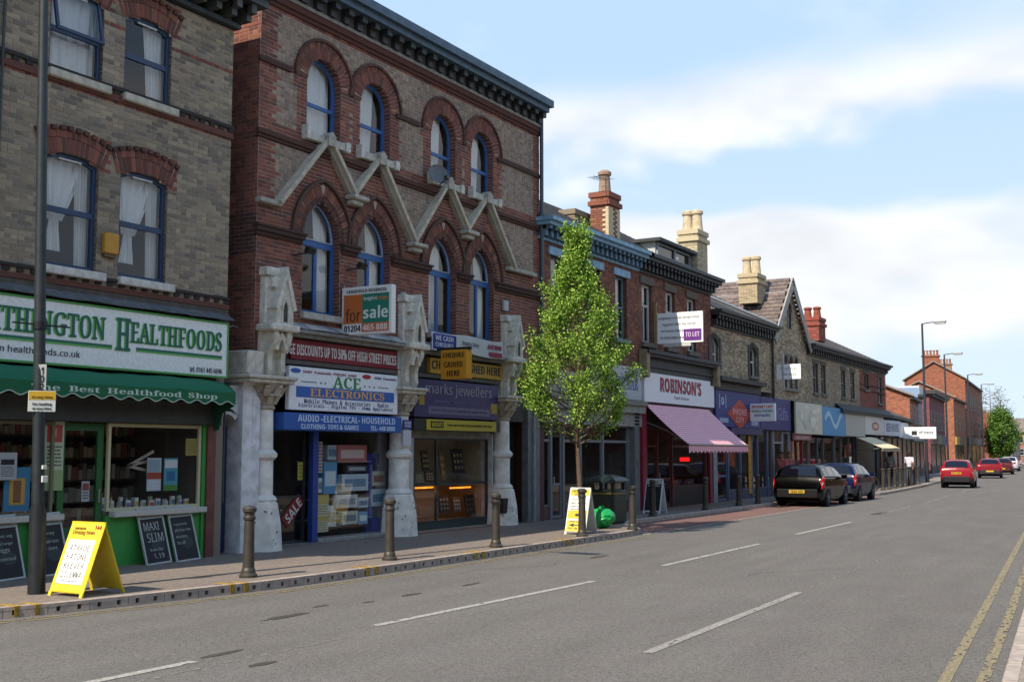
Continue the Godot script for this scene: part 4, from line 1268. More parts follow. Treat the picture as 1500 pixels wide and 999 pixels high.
	part(es, "badge", mb("2b5aa8").prism(arcs_ellipse(16.1, 3.34, 0.14, 0.045), 0.098, 0.106).k("a82a34").prism(arcs_ellipse(18.22, 3.34, 0.14, 0.045), 0.098, 0.106), mats.paint)
	part(es, "ornament", mb("3a4a44").box(V(16.25, 3.14, 0.098), V(16.7, 3.155, 0.104)).box(V(18.6, 3.14, 0.098), V(18.95, 3.155, 0.104)).k("3a4a44").box(V(16.8, 3.13, 0.098), V(16.84, 3.16, 0.104)).box(V(16.93, 3.13, 0.098), V(16.97, 3.16, 0.104)).box(V(18.15, 3.13, 0.098), V(18.19, 3.16, 0.104)).box(V(18.3, 3.13, 0.098), V(18.34, 3.16, 0.104)).box(V(18.45, 3.13, 0.098), V(18.49, 3.16, 0.104)), mats.paint)
	var bs := thing("shop_sign", "blue sign board with white lettering above the electrical shop window", "sign", V(17.6, 2.24, 0.05))
	part(bs, "board", mb("2a57a4").bevel(V(15.78, 2.25, -0.3), V(19.4, 2.57, 0.12), 0.01), mats.paint)
	text(bs, "AUDIO -ELECTRICAL- HOUSEHOLD", V(17.66, 2.475, 0.123), 3.0, 0.125, "b9c8df")
	text(bs, "CLOTHING- TOYS & GAMES", V(17.1, 2.325, 0.123), 1.7, 0.09, "b9c8df")
	text(bs, "TEL- 448 0088", V(18.75, 2.325, 0.123), 0.82, 0.09, "b9c8df")
	jeweller(o)
	# board to sell the lease, square to the wall
	var fs := thing("sale_board", "orange and green for sale board standing out from the brick wall", "sign", V(17.5, 4.12, 0))
	part(fs, "board", mb("e0dfdb").bevel(V(17.48, 4.1, 0.04), V(17.62, 5.03, 1.24), 0.01), mats.print)
	part(fs, "panel", mb("c26a34").box(V(17.47, 4.32, 0.1), V(17.481, 4.88, 0.55)).k("2a7a66").box(V(17.47, 4.32, 0.55), V(17.481, 4.88, 1.18)).k("c46a48").box(V(17.47, 4.15, 0.54), V(17.481, 4.315, 1.18)), mats.print)
	var fx := 17.468
	text(fs, "LEASEHOLD BUSINESS", V(fx + 0.01, 4.945, 0.64), 0.95, 0.06, "2b2b2b", -PI / 2)
	text(fs, "for", V(fx, 4.48, 0.33), 0.36, 0.25, "4a2f20", -PI / 2, "Droid Sans", 400)
	text(fs, "sale", V(fx, 4.52, 0.87), 0.58, 0.24, "dedfdc", -PI / 2)
	text(fs, "knights", V(fx, 4.78, 0.74), 0.3, 0.09, "dedfdc", -PI / 2, "Droid Sans", 400)
	text(fs, "bridge", V(fx, 4.78, 1.02), 0.25, 0.09, "d08a4a", -PI / 2, "Droid Sans", 400)
	text(fs, "01204", V(fx + 0.01, 4.225, 0.31), 0.4, 0.12, "25302f", -PI / 2)
	text(fs, "465 888", V(fx, 4.23, 0.86), 0.58, 0.12, "e3d9d0", -PI / 2)
	part(fs, "fixing_post", mb("8a8276").box(V(17.53, 3.98, 0.0), V(17.57, 5.1, 0.05)), mats.timber)
	# fittings on the wall
	for q in [[588, 438, 0.18, 0.28, "9c9890"], [738, 448, 0.22, 0.26, "aeaeac"], [738, 481, 0.22, 0.28, "a8a8a8"]]:
		var p := on_wall(q[0], q[1])
		var b := thing("alarm_box", ["pale alarm box on brick beside the for sale board", "white alarm box high on red brick near the tree", "white alarm box with dark disc low on red brick near the tree"][[588, 738, 738].find(q[0]) if q[1] != 481 else 2], "alarm box", V(p.x, p.y - q[3] / 2, 0))
		part(b, "case", mb(q[4]).bevel(V(p.x - q[2] / 2, p.y - q[3] / 2, 0.004), V(p.x + q[2] / 2, p.y + q[3] / 2, 0.08), 0.015), mats.satin)
		if q[1] == 481: part(b, "disc", mb("3a3a3a").prism(arcs_ellipse(p.x, p.y, 0.05, 0.05), 0.078, 0.09), mats.satin)
	var dp := on_wall(641, 257, 0.3)
	var sd := thing("satellite_dish", "grey satellite dish at the sill of an arched window", "satellite dish", V(dp.x, dp.y, 0.0))
	var ds := mb("5c6062")
	ds.xf = Transform3D(Basis(Vector3.UP, -0.55) * Basis(Vector3.RIGHT, PI / 2 - 0.35), dp)
	ds.lathe([Vector2(0, 0.0), Vector2(0.11, 0.012), Vector2(0.2, 0.045), Vector2(0.24, 0.07), Vector2(0.245, 0.065), Vector2(0.2, 0.036), Vector2(0.11, 0.0), Vector2(0, -0.02)], Vector3.ZERO, 24)
	part(sd, "dish", ds, mats.satin)
	part(sd, "arm", mb("3c3f41").tube([dp + V(0, -0.22, 0.05), dp + V(-0.1, -0.12, 0.3)], 0.014, 6).bevel(dp + V(-0.16, -0.15, 0.26), dp + V(-0.06, -0.07, 0.36), 0.01), mats.satin)
	part(sd, "mount", mb("3c3f41").tube([dp, V(dp.x + 0.1, dp.y - 0.1, 0.0)], 0.02, 6), mats.satin)
	var fl := on_wall(440, 370)
	for q in [[440, 370, "black floodlight on an arm below a pointed window"], [516, 392, "black floodlight bracket between two pointed windows"]]:
		var p := on_wall(q[0], q[1])
		var l := thing("flood_light", q[2], "flood light", V(p.x, p.y, 0))
		part(l, "arm", mb("2b2a29").tube([V(p.x - 0.2, p.y - 0.08, 0), V(p.x - 0.1, p.y - 0.04, 0.25)], 0.015, 6), mats.darkmetal)
		part(l, "lamp_head", mb("333231").obox(Transform3D(Basis(Vector3.RIGHT, 0.5), V(p.x - 0.08, p.y, 0.3)), V(0.2, 0.12, 0.1)), mats.darkmetal)
func arcs_ellipse(cx: float, cy: float, a: float, b: float, n := 18) -> PackedVector2Array:
	var p := PackedVector2Array()
	for i in n: p.append(Vector2(cx + a * cos(TAU * i / n), cy + b * sin(TAU * i / n)))
	return p

func jeweller(o: Node3D) -> void:
	var Z := -0.32
	var w0 := on_wall(606, 646, Z); var w1 := on_wall(714, 758, Z)
	part(o, "jeweller_plinth", mb("2c3b3c").box(V(w0.x, 0.13, Z - 0.08), V(w1.x + 0.02, w1.y, Z)), mats.paint)
	part(o, "jeweller_step", mb("847c70").bevel(V(20.0, 0.12, Z - 0.1), V(23.5, 0.155, Z + 0.25), 0.01), mats.stone)
	part(o, "pilaster", mb("c6c4bf").bevel(V(w1.x + 0.02, 0.12, Z - 0.2), V(23.6, 2.3, Z + 0.12), 0.01), mats.oldpaint)
	part(o, "pilaster", mb("c6c4bf").box(V(19.85, 0.12, Z - 0.2), V(w0.x, 2.3, Z)), mats.oldpaint)
	var ym := on_wall(660, 709, Z).y; var xm := on_wall(640, 709, Z).x
	var wn := part(o, "shop_window", mb("4d5255").band(rect(w0.x, w1.x, w1.y, 2.16), 0, 0.04, Z - 0.05, Z + 0.005, true).box(V(w0.x, ym - 0.02, Z - 0.05), V(w1.x, ym + 0.03, Z)).box(V(xm - 0.035, w1.y, Z - 0.05), V(xm + 0.02, 2.16, Z)), mats.metal)
	part(wn, "pane", mb("ffffff").prism(rect(w0.x, w1.x, w1.y, 2.16), Z - 0.02, Z - 0.02), mats.glass)
	part(o, "shop_head", mb("8b8982").box(V(19.9, 2.16, Z - 0.1), V(23.55, 2.32, Z + 0.06)), mats.oldpaint)
	shop_room(o, w0.x - 0.1, w1.x + 0.05, w1.y, 2.5, Z - 0.06, -1.5, "b3a184", "b8a688")
	part(o, "display_shelf", mb("b9a98c").box(V(w0.x, ym - 0.03, Z - 1.0), V(w1.x, ym, Z - 0.06)), mats.matte)
	part(o, "display_back", mb("2f2822").box(V(w0.x, ym, Z - 0.9), V(xm + 0.1, 2.3, Z - 0.85)).k("b5a488").box(V(xm + 0.1, ym, Z - 0.95), V(w1.x, 2.3, Z - 0.9)), mats.matte)
	# two lit tubes under the shelf
	for q in [[609, 635], [660, 690]]:
		var a := on_wall(q[0], 715, Z - 0.1); var b := on_wall(q[1], 715, Z - 0.1)
		var l := thing("display_lamp", "glowing orange tube lamp in the jeweller's %s case" % ["narrow left hand" if q[0] == 609 else "wide right hand"][0], "lamp", V((a.x + b.x) / 2, a.y, Z - 0.12), "lit tubes in the jeweller's window")
		own(l, "tube", mb().bevel(V((a.x - b.x) / 2, -0.018, -0.02), V((b.x - a.x) / 2, 0.018, 0.02), 0.006), mats.orange_glow)
		var s := OmniLight3D.new()
		s.name = "display_light"
		s.light_color = Color(1.0, 0.62, 0.22); s.light_energy = 0.055; s.light_size = 0.1; s.omni_range = 6.0; s.omni_attenuation = 2.0; s.shadow_enabled = true
		l.add_child(s)
		s.position = V(0, -0.05, 0.03)
	var pads := [[617, 660, 627, 690, "3f362e", "a58f68", 0.5, "dark tall one at the top left"], [622, 690, 634, 706, "57493a", "c0aa80", 0.4, "brown one above a lamp"], [644, 660, 650, 704, "8a6a40", "c9a86a", 0.5, "narrow tan one beside the upright"], [662, 658, 678, 694, "2b2522", "b39f80", 0.45, "black necklace board in the middle"], [687, 658, 702, 692, "d6cab0", "a8987a", 0.6, "large tan board at the right"], [609, 695, 618, 707, "b9ab90", "6d5b40", 0.35, "cream one lying on the upper shelf"], [642, 725, 657, 752, "34322f", "8f9394", 0.3, "dark one below the second lamp"], [663, 728, 674, 750, "4a4843", "c9c9c2", 0.3, "grey one in the lower case"], [681, 724, 694, 754, "393632", "8e8a80", 0.35, "charcoal tall one in the lower case"], [702, 728, 710, 750, "a8a08c", "8a8270", 0.4, "pale one in the lower right corner"], [612, 740, 630, 755, "6b4a2a", "a87840", 0.3, "orange lit one in the lower left case"]]
	for g in pads:
		var a := on_wall(g[0], g[3], Z - g[6]); var b := on_wall(g[2], g[1], Z - g[6])
		var d := thing("display_pad", "display pad of jewellery in the jeweller's window, " + g[7], "display pad", V((a.x + b.x) / 2, a.y, Z - g[6]), "display pads in the jeweller's window")
		var w := b.x - a.x; var h := b.y - a.y
		own(d, "pad", mb(g[4]).obox(Transform3D(Basis(Vector3.RIGHT, -0.15), V(0, h / 2, 0)), V(w, h, 0.03)), mats.matte)
		var it := mb(g[5])
		for r in 3:
			for c in 3:
				it.obox(Transform3D(Basis(Vector3.RIGHT, -0.15), V(w * (c - 1) * 0.3, h * (0.25 + 0.25 * r), 0.02 + (0.25 - 0.25 * r) * h * 0.15)), V(w * 0.14, h * 0.14, 0.01))
		own(d, "trinkets", it, mats.metal)
	# signs
	var ps := thing("shop_sign", "purple sign board of the jeweller's shop with grey lettering", "sign", V(21.7, 2.6, 0))
	part(ps, "board", mb("3a2f63").bevel(V(19.95, 2.6, -0.1), V(23.38, 3.42, 0.06), 0.01), mats.satin)
	part(ps, "strip", mb("6b6480").box(V(20.45, 2.68, 0.055), V(23.0, 2.84, 0.066)).k("a58a2a").box(V(23.05, 2.75, 0.055), V(23.33, 2.98, 0.066)).box(V(20.1, 2.86, 0.055), V(20.3, 3.06, 0.066)), mats.paint)
	text(ps, "marks jewellers", V(21.72, 3.2, 0.064), 2.75, 0.3, "8d8797", 0, "Droid Sans", 400)
	text(ps, "jewellery . repairs . valuations", V(21.7, 2.95, 0.064), 2.1, 0.09, "6f6790", 0, "Droid Sans", 400)
	text(ps, "0161 434 0292 jewellery valuations", V(21.72, 2.76, 0.069), 2.3, 0.08, "4a4468", 0, "Droid Sans", 400)
	var ys := thing("shop_sign", "yellow strip sign about sending money below the purple board", "sign", V(21.9, 2.3, 0))
	part(ys, "board", mb("1f1f1d").box(V(19.95, 2.32, -0.1), V(23.5, 2.57, 0.05)).k("b3a32a").box(V(20.4, 2.33, 0.045), V(23.3, 2.56, 0.062)).k("1f1f1d").box(V(20.55, 2.38, 0.06), V(21.05, 2.52, 0.068)), mats.paint)
	text(ys, "Send and receive money worldwide from here", V(22.15, 2.445, 0.066), 1.9, 0.075, "3a3a1e", 0, "Droid Sans", 400)
	text(ys, "MONEY", V(20.8, 2.45, 0.07), 0.42, 0.09, "b3a32a")
	var cs := thing("shop_sign", "long orange yellow sign board reading cheques cashed here in black", "sign", V(22.7, 3.55, 0))
	part(cs, "board", mb("b98d1f").bevel(V(20.55, 3.56, -0.06), V(23.62, 3.9, 0.05), 0.008), mats.paint)
	text(cs, "CHEQUES CASHED HERE", V(22.05, 3.73, 0.054), 2.9, 0.23, "241d12")
	var c2 := thing("shop_sign", "short orange yellow sign with black lettering beside the third column", "sign", V(24.5, 3.6, 0))
	part(c2, "board", mb("b98d1f").bevel(V(24.15, 3.58, -0.06), V(25.35, 3.92, 0.05), 0.008), mats.paint)
	text(c2, "CHEQUES", V(24.75, 3.75, 0.054), 0.95, 0.2, "241d12")
	var bn := thing("banner", "white and blue cloth banner about cheques under the pointed windows", "banner", V(21.9, 4.08, 0.05))
	var rows := []
	for i in 4:
		var r := []
		for j in 25: r.append(V(lerpf(20.25, 23.25, j / 24.0), lerpf(4.04, 4.44, i / 3.0) - 0.02 * sin(j * 0.4), 0.27 + 0.012 * sin(j * 1.1 + i)))
		rows.append(r)
	part(bn, "cloth", mb("c8c9cc").grid(rows), mats.cloth)
	part(bn, "blue_patch", mb("2c3a80").box(V(20.3, 4.07, 0.285), V(21.2, 4.4, 0.292)), mats.cloth)
	part(bn, "red_patch", mb("9a3a50").box(V(22.6, 4.06, 0.285), V(23.2, 4.16, 0.292)), mats.cloth)
	text(bn, "WE CASH", V(20.72, 4.31, 0.294), 0.7, 0.11, "b9bcc8")
	text(bn, "CHEQUES", V(20.72, 4.16, 0.294), 0.7, 0.11, "b9bcc8")
	text(bn, "AGENTS WANTED", V(22.85, 4.28, 0.292), 0.62, 0.1, "8a2f4a")
	text(bn, "Western Union", V(21.8, 4.28, 0.292), 0.7, 0.1, "70747c", 0, "Droid Serif", 400, "lettering", true)
	var pj := thing("projecting_sign", "orange box sign reading cheques cashed here, standing out from the wall", "sign", V(20.42, 3.4, 0.4))
	part(pj, "box", mb("c98a1c").bevel(V(20.38, 3.4, 0.42), V(20.6, 4.02, 1.08), 0.012), mats.paint)
	part(pj, "bracket", mb("2a2826").box(V(20.45, 4.02, 0.0), V(20.53, 4.08, 1.12)).box(V(20.46, 3.95, 0.0), V(20.52, 4.3, 0.05)), mats.darkmetal)
	for q in [["CHEQUES", 3.9, 0.52], ["CASHED", 3.71, 0.46], ["HERE", 3.52, 0.32]]:
		text(pj, q[0], V(20.376, q[1], 0.75), q[2], 0.12, "2a1d0e", -PI / 2)
	var cp := thing("sticker", "white and blue cheque notices stuck round the second column", "notice", V(19.66, 2.3, 0.1))
	part(cp, "sheet", mb("3b3a8a").box(V(19.5, 2.33, 0.075), V(19.78, 2.52, 0.1)).k("b9bac2").box(V(19.5, 1.98, 0.07), V(19.78, 2.31, 0.095)), mats.print)
	text(cp, "WE CASH", V(19.64, 2.46, 0.103), 0.22, 0.05, "c4c4d4")
	text(cp, "CHEQUES", V(19.64, 2.39, 0.103), 0.22, 0.05, "c4c4d4")
	var pb := thing("post_box", "small black letter box on the white pilaster beside the third column", "letter box", V(23.5, 0.7, 0.0))
	part(pb, "case", mb("1d1d1e").bevel(on_wall(731, 752, 0.02) * V(1, 1, 0) + V(0, 0, -0.18), on_wall(744, 729, 0.02) * V(1, 1, 0) + V(0, 0, 0.14), 0.015), mats.satin)

const GREYBUFF := ["b6a488", "a8967c", "c4b090", "968870", "ac987a", "ccb694", "85796a"]
const BROWN := ["85523f", "8f5846", "764a3d", "9a604b", "804f40", "6b4539"]
# brick stack; its front face is at z, the side towards the camera runs back by deep
func chimney(o: Node3D, x0: float, x1: float, y0: float, y1: float, z: float, deep: float, brick_c, pots: int, pot_h: float, pot_c) -> void:
	var tones := [Color(brick_c), Color(brick_c).lerp(Color("6a5a50"), 0.25), Color(brick_c).lerp(Color("c8b8a0"), 0.2)]
	var k := part(o, "chimney", mb("6d655b").box(V(x0 + 0.015, y0, z - deep + 0.015), V(x1 - 0.015, y1, z - 0.015)), mats.mortar)
	var b := mb()
	var y := y0
	var row := 0
	while y < y1 - 0.02:
		for f in 2:
			var len := deep if f == 0 else x1 - x0
			var p := 0.0 if row % 2 == 0 else -0.1125
			while p < len - 0.01:
				var a := maxf(p, 0.0); var e := minf(p + 0.225, len)
				if e - a > 0.03:
					b.k(tones[rng.randi() % 3])
					if f == 0: b.box(V(x0, y + 0.005, z - deep + a + 0.005), V(x0 + 0.03, y + 0.07, z - deep + e - 0.005))
					else: b.box(V(x0 + a + 0.005, y + 0.005, z - 0.03), V(x0 + e - 0.005, y + 0.07, z))
				p += 0.225
		y += 0.075
		row += 1
	part(k, "stack_bricks", b, mats.brick).set_meta("kind", "stuff")
	part(k, "oversailing_course", mb(brick_c).box(V(x0 - 0.07, y1 - 0.32, z - deep - 0.05), V(x1 + 0.07, y1 - 0.18, z + 0.07)).k(brick_c).box(V(x0 - 0.04, y1 - 0.06, z - deep - 0.04), V(x1 + 0.04, y1 + 0.1, z + 0.04)), mats.brick)
	for i in pots:
		var pz := z - deep * (i + 0.5) / pots; var px := (x0 + x1) / 2
		part(k, "chimney_pot", mb(pot_c).lathe([Vector2(0.21, 0), Vector2(0.19, pot_h * 0.2), Vector2(0.16, pot_h * 0.75), Vector2(0.21, pot_h * 0.8), Vector2(0.21, pot_h * 0.92), Vector2(0.13, pot_h), Vector2(0.0, pot_h * 0.9)], V(px, y1 + 0.1, pz), 12), mats.stone)
func eaves(o: Node3D, x0: float, x1: float, y0: float, y1: float, out: float, c, bc, pitch := 0.3) -> void:
	part(o, "cornice", mb(c).box(V(x0, y0, -0.05), V(x1, y0 + 0.07, 0.07)).box(V(x0 - 0.05, y1 - 0.2, -0.05), V(x1 + 0.05, y1 - 0.1, out)).box(V(x0 - 0.09, y1 - 0.1, -0.05), V(x1 + 0.09, y1, out + 0.1)), mats.oldpaint)
	var x := x0 + 0.05
	while x < x1 - 0.05:
		part(o, "bracket", mb(bc).box(V(x, y0 + 0.07, -0.02), V(x + pitch * 0.4, y1 - 0.2, out * 0.55)).box(V(x, lerpf(y0, y1, 0.45), 0.0), V(x + pitch * 0.4, y1 - 0.2, out * 0.85)), mats.oldpaint)
		x += pitch
	part(o, "frieze", mb(Color(bc).darkened(0.2)).box(V(x0, y0 + 0.07, -0.06), V(x1, y1 - 0.1, 0.01)), mats.brick)
# slates in courses on a slope that rises from (y0, z0) to (y1, z1)
func slates(o: Node3D, x0: float, x1: float, y0: float, z0: float, y1: float, z1: float, c, called := "roof") -> MeshInstance3D:
	var b := mb(c)
	var len := Vector2(y1 - y0, z1 - z0).length()
	var n := int(len / 0.22)
	var base := Color(c)
	var w := 0.3
	for i in n:
		var t0 := float(i) / n; var t1 := float(i + 1) / n
		var a := V(0, lerpf(y0, y1, t0) + 0.02, lerpf(z0, z1, t0)); var d := V(0, lerpf(y0, y1, t1), lerpf(z0, z1, t1))
		var x := x0 - (w / 2 if i % 2 else 0.0)
		while x < x1:
			var p := maxf(x, x0); var q := minf(x + w, x1)
			b.k(base.darkened(rng.randf() * 0.22))
			b.quad(V(p + 0.004, a.y, a.z), V(p + 0.004, d.y, d.z), V(q - 0.004, d.y, d.z), V(q - 0.004, a.y, a.z))
			x += w
		b.k(base).quad(V(x0, a.y - 0.022, a.z), V(x0, a.y, a.z), V(x1, a.y, a.z), V(x1, a.y - 0.022, a.z))
	b.k(base).quad(V(x0, y0 - 0.03, z0), V(x0, y1 - 0.03, z1), V(x1, y1 - 0.03, z1), V(x1, y0 - 0.03, z0))
	return part(o, called, b, mats.slate)
# glazed front between posts, with a room behind; cuts are x places of posts, doors is a list of the bays that are doors
func shop_front(o: Node3D, cuts: Array, y0: float, y1: float, frame_c, doors: Array, z: float, riser: float, riser_c, room_c, transom := 0.0) -> void:
	var n := cuts.size() - 1
	for i in n + 1:
		part(o, "shop_post", mb(frame_c).box(V(cuts[i] - 0.05, y0, z - 0.06), V(cuts[i] + 0.05, y1, z + 0.03)), mats.paint)
	for i in n:
		var a: float = cuts[i] + 0.05; var b: float = cuts[i + 1] - 0.05
		if doors.has(i):
			var d := part(o, "door", mb(frame_c).band(rect(a, b, y0 + 0.02, y1), 0, 0.08, z - 0.05, z - 0.01, true).box(V(a, y0 + 0.85, z - 0.04), V(b, y0 + 0.93, z - 0.012)), mats.paint)
			part(d, "pane", mb("ffffff").prism(rect(a, b, y0 + 0.05, y1), z - 0.03, z - 0.03), mats.glass)
			part(d, "handle", mb("b0b0a8").box(V(a + 0.1, y0 + 0.9, z - 0.01), V(a + 0.13, y0 + 1.1, z + 0.03)), mats.metal)
		else:
			if riser > 0: part(o, "stall_riser", mb(riser_c).box(V(a, y0, z - 0.06), V(b, y0 + riser, z - 0.01)), mats.paint)
			var w := part(o, "shop_window", mb(frame_c).band(rect(a, b, y0 + riser, y1), 0, 0.04, z - 0.05, z, true), mats.paint)
			if transom > 0: part(w, "transom", mb(frame_c).box(V(a, transom, z - 0.045), V(b, transom + 0.07, z + 0.005)), mats.paint)
			part(w, "pane", mb("ffffff").prism(rect(a, b, y0 + riser, y1), z - 0.025, z - 0.025), mats.glass)
	shop_room(o, cuts[0] - 0.02, cuts[n] + 0.02, y0 + 0.01, y1 + 0.1, z - 0.07, z - 3.5, room_c)
func board(called: String, label: String, x0: float, x1: float, y0: float, y1: float, z: float, c, thick := 0.08) -> Node3D:
	var s := thing(called, label, "sign", V((x0 + x1) / 2, y0, z))
	part(s, "board", mb(c).bevel(V(x0, y0, z - thick), V(x1, y1, z), 0.008), mats.paint)
	return s

func middle_buildings() -> void:
	# --- brown brick house with the blue cornice, behind the tree
	var c0 := 25.64; var c1 := 31.75; var c2 := 38.05
	var o := thing("brick_building", "two storey brown brick building with pale blue cornice behind the street tree", "building", V(c0, 0, 0), "shop buildings")
	var op := []
	for cx in [26.55, 28.75, 30.55]: op.append(rect(cx - 0.4, cx + 0.4, 5.15, 7.0))
	brickwork(o, c0, c1, 4.0, 7.4, op, [BROWN], func(x, y): return [0, false], "8c7c6e")
	shell(o, c0, c1, 7.4, 8.0, "63423a")
	eaves(o, c0 - 0.2, c1, 7.32, 7.86, 0.42, "86adc6", "5f7d92")
	slates(o, c0, c1, 7.86, 0.3, 10.0, -3.6, "75706a")
	part(o, "roof_verge", mb("8a4f3e").box(V(c0 - 0.05, 7.4, -3.6), V(c0 + 0.15, 7.95, -0.1)).quad(V(c0 - 0.05, 7.9, 0.2), V(c0 - 0.05, 10.1, -3.6), V(c0 - 0.05, 7.4, -3.6), V(c0 - 0.05, 7.4, 0.2)), mats.brick)
	for i in 3:
		var cx: float = [26.55, 28.75, 30.55][i]
		window(o, op[i], "6e7d86", -0.12, [[cx - 0.4, 6.1, cx + 0.4, 6.1, 0.06]], "pair", "5d3d34", 0.06)
		part(o, "lintel", mb("88b0ca").bevel(V(cx - 0.55, 7.0, -0.05), V(cx + 0.55, 7.22, 0.06), 0.012), mats.oldpaint)
		sill(o, cx - 0.5, cx + 0.5, 5.03, 5.15, -0.1, 0.09, "7f8a90")
	part(o, "shop_fascia", mb("8f8d88").box(V(c0, 3.0, -0.1), V(c1, 3.3, 0.22)).box(V(c0, 3.3, -0.1), V(c1, 4.0, 0.05)).k("7a7872").box(V(c0, 3.22, -0.1), V(c1, 3.36, 0.3)).k("8f8d88").box(V(c0, 2.6, -0.2), V(c1, 3.0, 0.1)), mats.oldpaint)
	var Z := -0.1
	shop_front(o, [25.75, 26.3, 27.0, 28.0, 29.4, 31.15], 0.12, 2.6, "76777a", [1], Z, 0.35, "5e4540", "4c4844", 2.12)
	part(o, "pilaster", mb("707173").box(V(24.98, 0.12, -0.2), V(25.6, 3.1, -0.02)).k("8c8d8f").box(V(25.2, 0.12, -0.02), V(25.3, 3.1, 0.03)), mats.oldpaint)
	part(o, "pilaster", mb("707173").box(V(31.2, 0.12, -0.2), V(31.55, 3.1, 0.1)), mats.oldpaint)
	var td := part(o, "side_door", mb("16303a").box(V(24.25, 0.14, -0.5), V(24.98, 2.6, -0.42)), mats.paint, "dark teal door beside the third column")
	part(td, "panel", mb("12262e").box(V(24.35, 0.4, -0.42), V(24.9, 1.2, -0.41)).box(V(24.35, 1.35, -0.42), V(24.9, 2.4, -0.41)), mats.paint)
	part(td, "head", mb("4a4844").box(V(24.2, 2.6, -0.6), V(25.0, 3.5, -0.1)), mats.stone)
	var s := board("shop_sign", "white sign board with faint blue lettering beyond the tree", 28.2, 31.6, 3.38, 4.35, 0.16, "a9adb4")
	text(s, "CAFE BAR", V(30.4, 3.85, 0.164), 1.9, 0.36, "4a5c8c", 0, "Droid Serif")
	var bl := on_wall(906, 640, -1.2)
	var bu := thing("ceiling_bulb", "lit round bulb inside the dark shop behind the tree", "lamp", V(bl.x, bl.y, -1.2))
	own(bu, "bulb", mb().lathe([Vector2(0, -0.06), Vector2(0.05, -0.035), Vector2(0.06, 0), Vector2(0.05, 0.035), Vector2(0, 0.06)], Vector3.ZERO, 12), mats.white_glow)
	own(bu, "flex", mb("2a2a2a").tube([V(0, 0.05, 0), V(0, 0.4, 0)], 0.006, 5), mats.plain)
	var ol := OmniLight3D.new()
	ol.name = "bulb_light"; ol.light_energy = 0.12; ol.light_size = 0.06; ol.light_color = Color(1, 0.9, 0.7); ol.omni_range = 8.0; ol.omni_attenuation = 2.0; ol.shadow_enabled = true
	bu.add_child(ol)
	chimney(o, 31.3, 32.12, 8.2, 9.72, -0.75, 0.62, "8c5644", 1, 0.75, "9c8270")
	for i in 15:      # pale toothed quoins up its corners
		var qy := 8.22 + i * 0.075
		var qa := 0.2 if i % 2 else 0.1; var qb := 0.42 if i % 2 else 0.32
		part(o, "quoin_brick", mb("d2c4a2").box(V(31.292, qy, -0.742 - qa), V(31.3 + qb, qy + 0.066, -0.742)), mats.brick)
		part(o, "quoin_brick", mb("d2c4a2").box(V(32.12 - 0.3 + (0.1 if i % 2 else 0.0), qy, -0.9), V(32.128, qy + 0.066, -0.742)), mats.brick)
	var ca := on_wall(842, 345, -1.5); var cb := on_wall(872, 322, -1.5)
	chimney(o, ca.x, cb.x - 0.4, 7.9, cb.y, -1.5, 0.5, "8c7e6a", 0, 0.3, "8a7a66")
	var an := on_wall(868, 272, -0.9)
	var ae := thing("television_aerial", "thin television aerial on the red and buff chimney", "aerial", V(an.x, 9.7, -0.9))
	part(ae, "mast", mb("4a4a4a").tube([V(31.35, 9.5, -0.85), V(31.35, 10.25, -0.85)], 0.015, 5), mats.metal)
	var rod := mb("55575a")
	rod.tube([V(31.5, 10.2, -0.85), V(30.5, 10.12, -0.85)], 0.01, 4)
	for i in 6: rod.tube([V(31.4 - i * 0.16, 10.19 - i * 0.013, -1.1), V(31.4 - i * 0.16, 10.19 - i * 0.013, -0.6)], 0.007, 4)
	part(ae, "rods", rod, mats.metal)
	# --- the butcher's
	var r := thing("brick_building", "two storey brown brick building with white windows above the shop with pink awning", "building", V(c1, 0, 0), "shop buildings")
	op = []
	var cx3 := [32.43, 34.32, 36.2]
	for cx in cx3: op.append(rect(cx - 0.38, cx + 0.38, 5.2, 7.0))
	brickwork(r, c1, c2, 4.9, 7.4, op, [BROWN], func(x, y): return [0, false], "86766a")
	shell(r, c1, c2, 7.4, 8.0, "63423a")
	eaves(r, c1, c2, 7.32, 7.86, 0.42, "41474b", "3a3d40")
	slates(r, c1, c2, 7.86, 0.3, 10.0, -3.6, "75706a")
	for i in 3:
		var cx: float = cx3[i]
		window(r, op[i], "b9b9b4", -0.1, [[cx - 0.38, 6.35, cx + 0.38, 6.35, 0.07], [cx, 5.2, cx, 6.35, 0.05]], ["pair", "", "blind"][i], "5d3d34", 0.075)
		part(r, "lintel", mb("6a6258").bevel(V(cx - 0.55, 7.0, -0.05), V(cx + 0.55, 7.24, 0.05), 0.012), mats.stone)
		sill(r, cx - 0.52, cx + 0.52, 5.04, 5.2, -0.1, 0.12, "6f675c")
	part(r, "shop_cornice", mb("35383a").box(V(c1 + 0.1, 4.24, -0.1), V(c2 - 0.1, 4.75, 0.1)).box(V(c1 + 0.05, 4.75, -0.1), V(c2 - 0.05, 4.84, 0.28)).box(V(c1, 4.84, -0.1), V(c2, 4.95, 0.36)).box(V(c1 + 0.08, 4.45, -0.1), V(c2 - 0.08, 4.5, 0.16)), mats.oldpaint)
	part(r, "console", mb("8d8262").bevel(V(c1 - 0.02, 4.1, 0), V(c1 + 0.22, 4.95, 0.3), 0.03), mats.oldpaint)
	part(r, "console", mb("8d8262").bevel(V(c2 - 0.22, 4.1, 0), V(c2 + 0.04, 4.95, 0.3), 0.03), mats.oldpaint)
	# dormer
	var dm := part(r, "dormer", mb("33393d").box(V(34.4, 8.75, -2.4), V(37.75, 8.86, -0.35)).box(V(34.6, 8.1, -0.62), V(37.6, 8.3, -0.5)), mats.slate)
	part(dm, "cheek", mb("b3b7ba").box(V(34.6, 8.0, -2.2), V(34.66, 8.75, -0.62)), mats.paint)
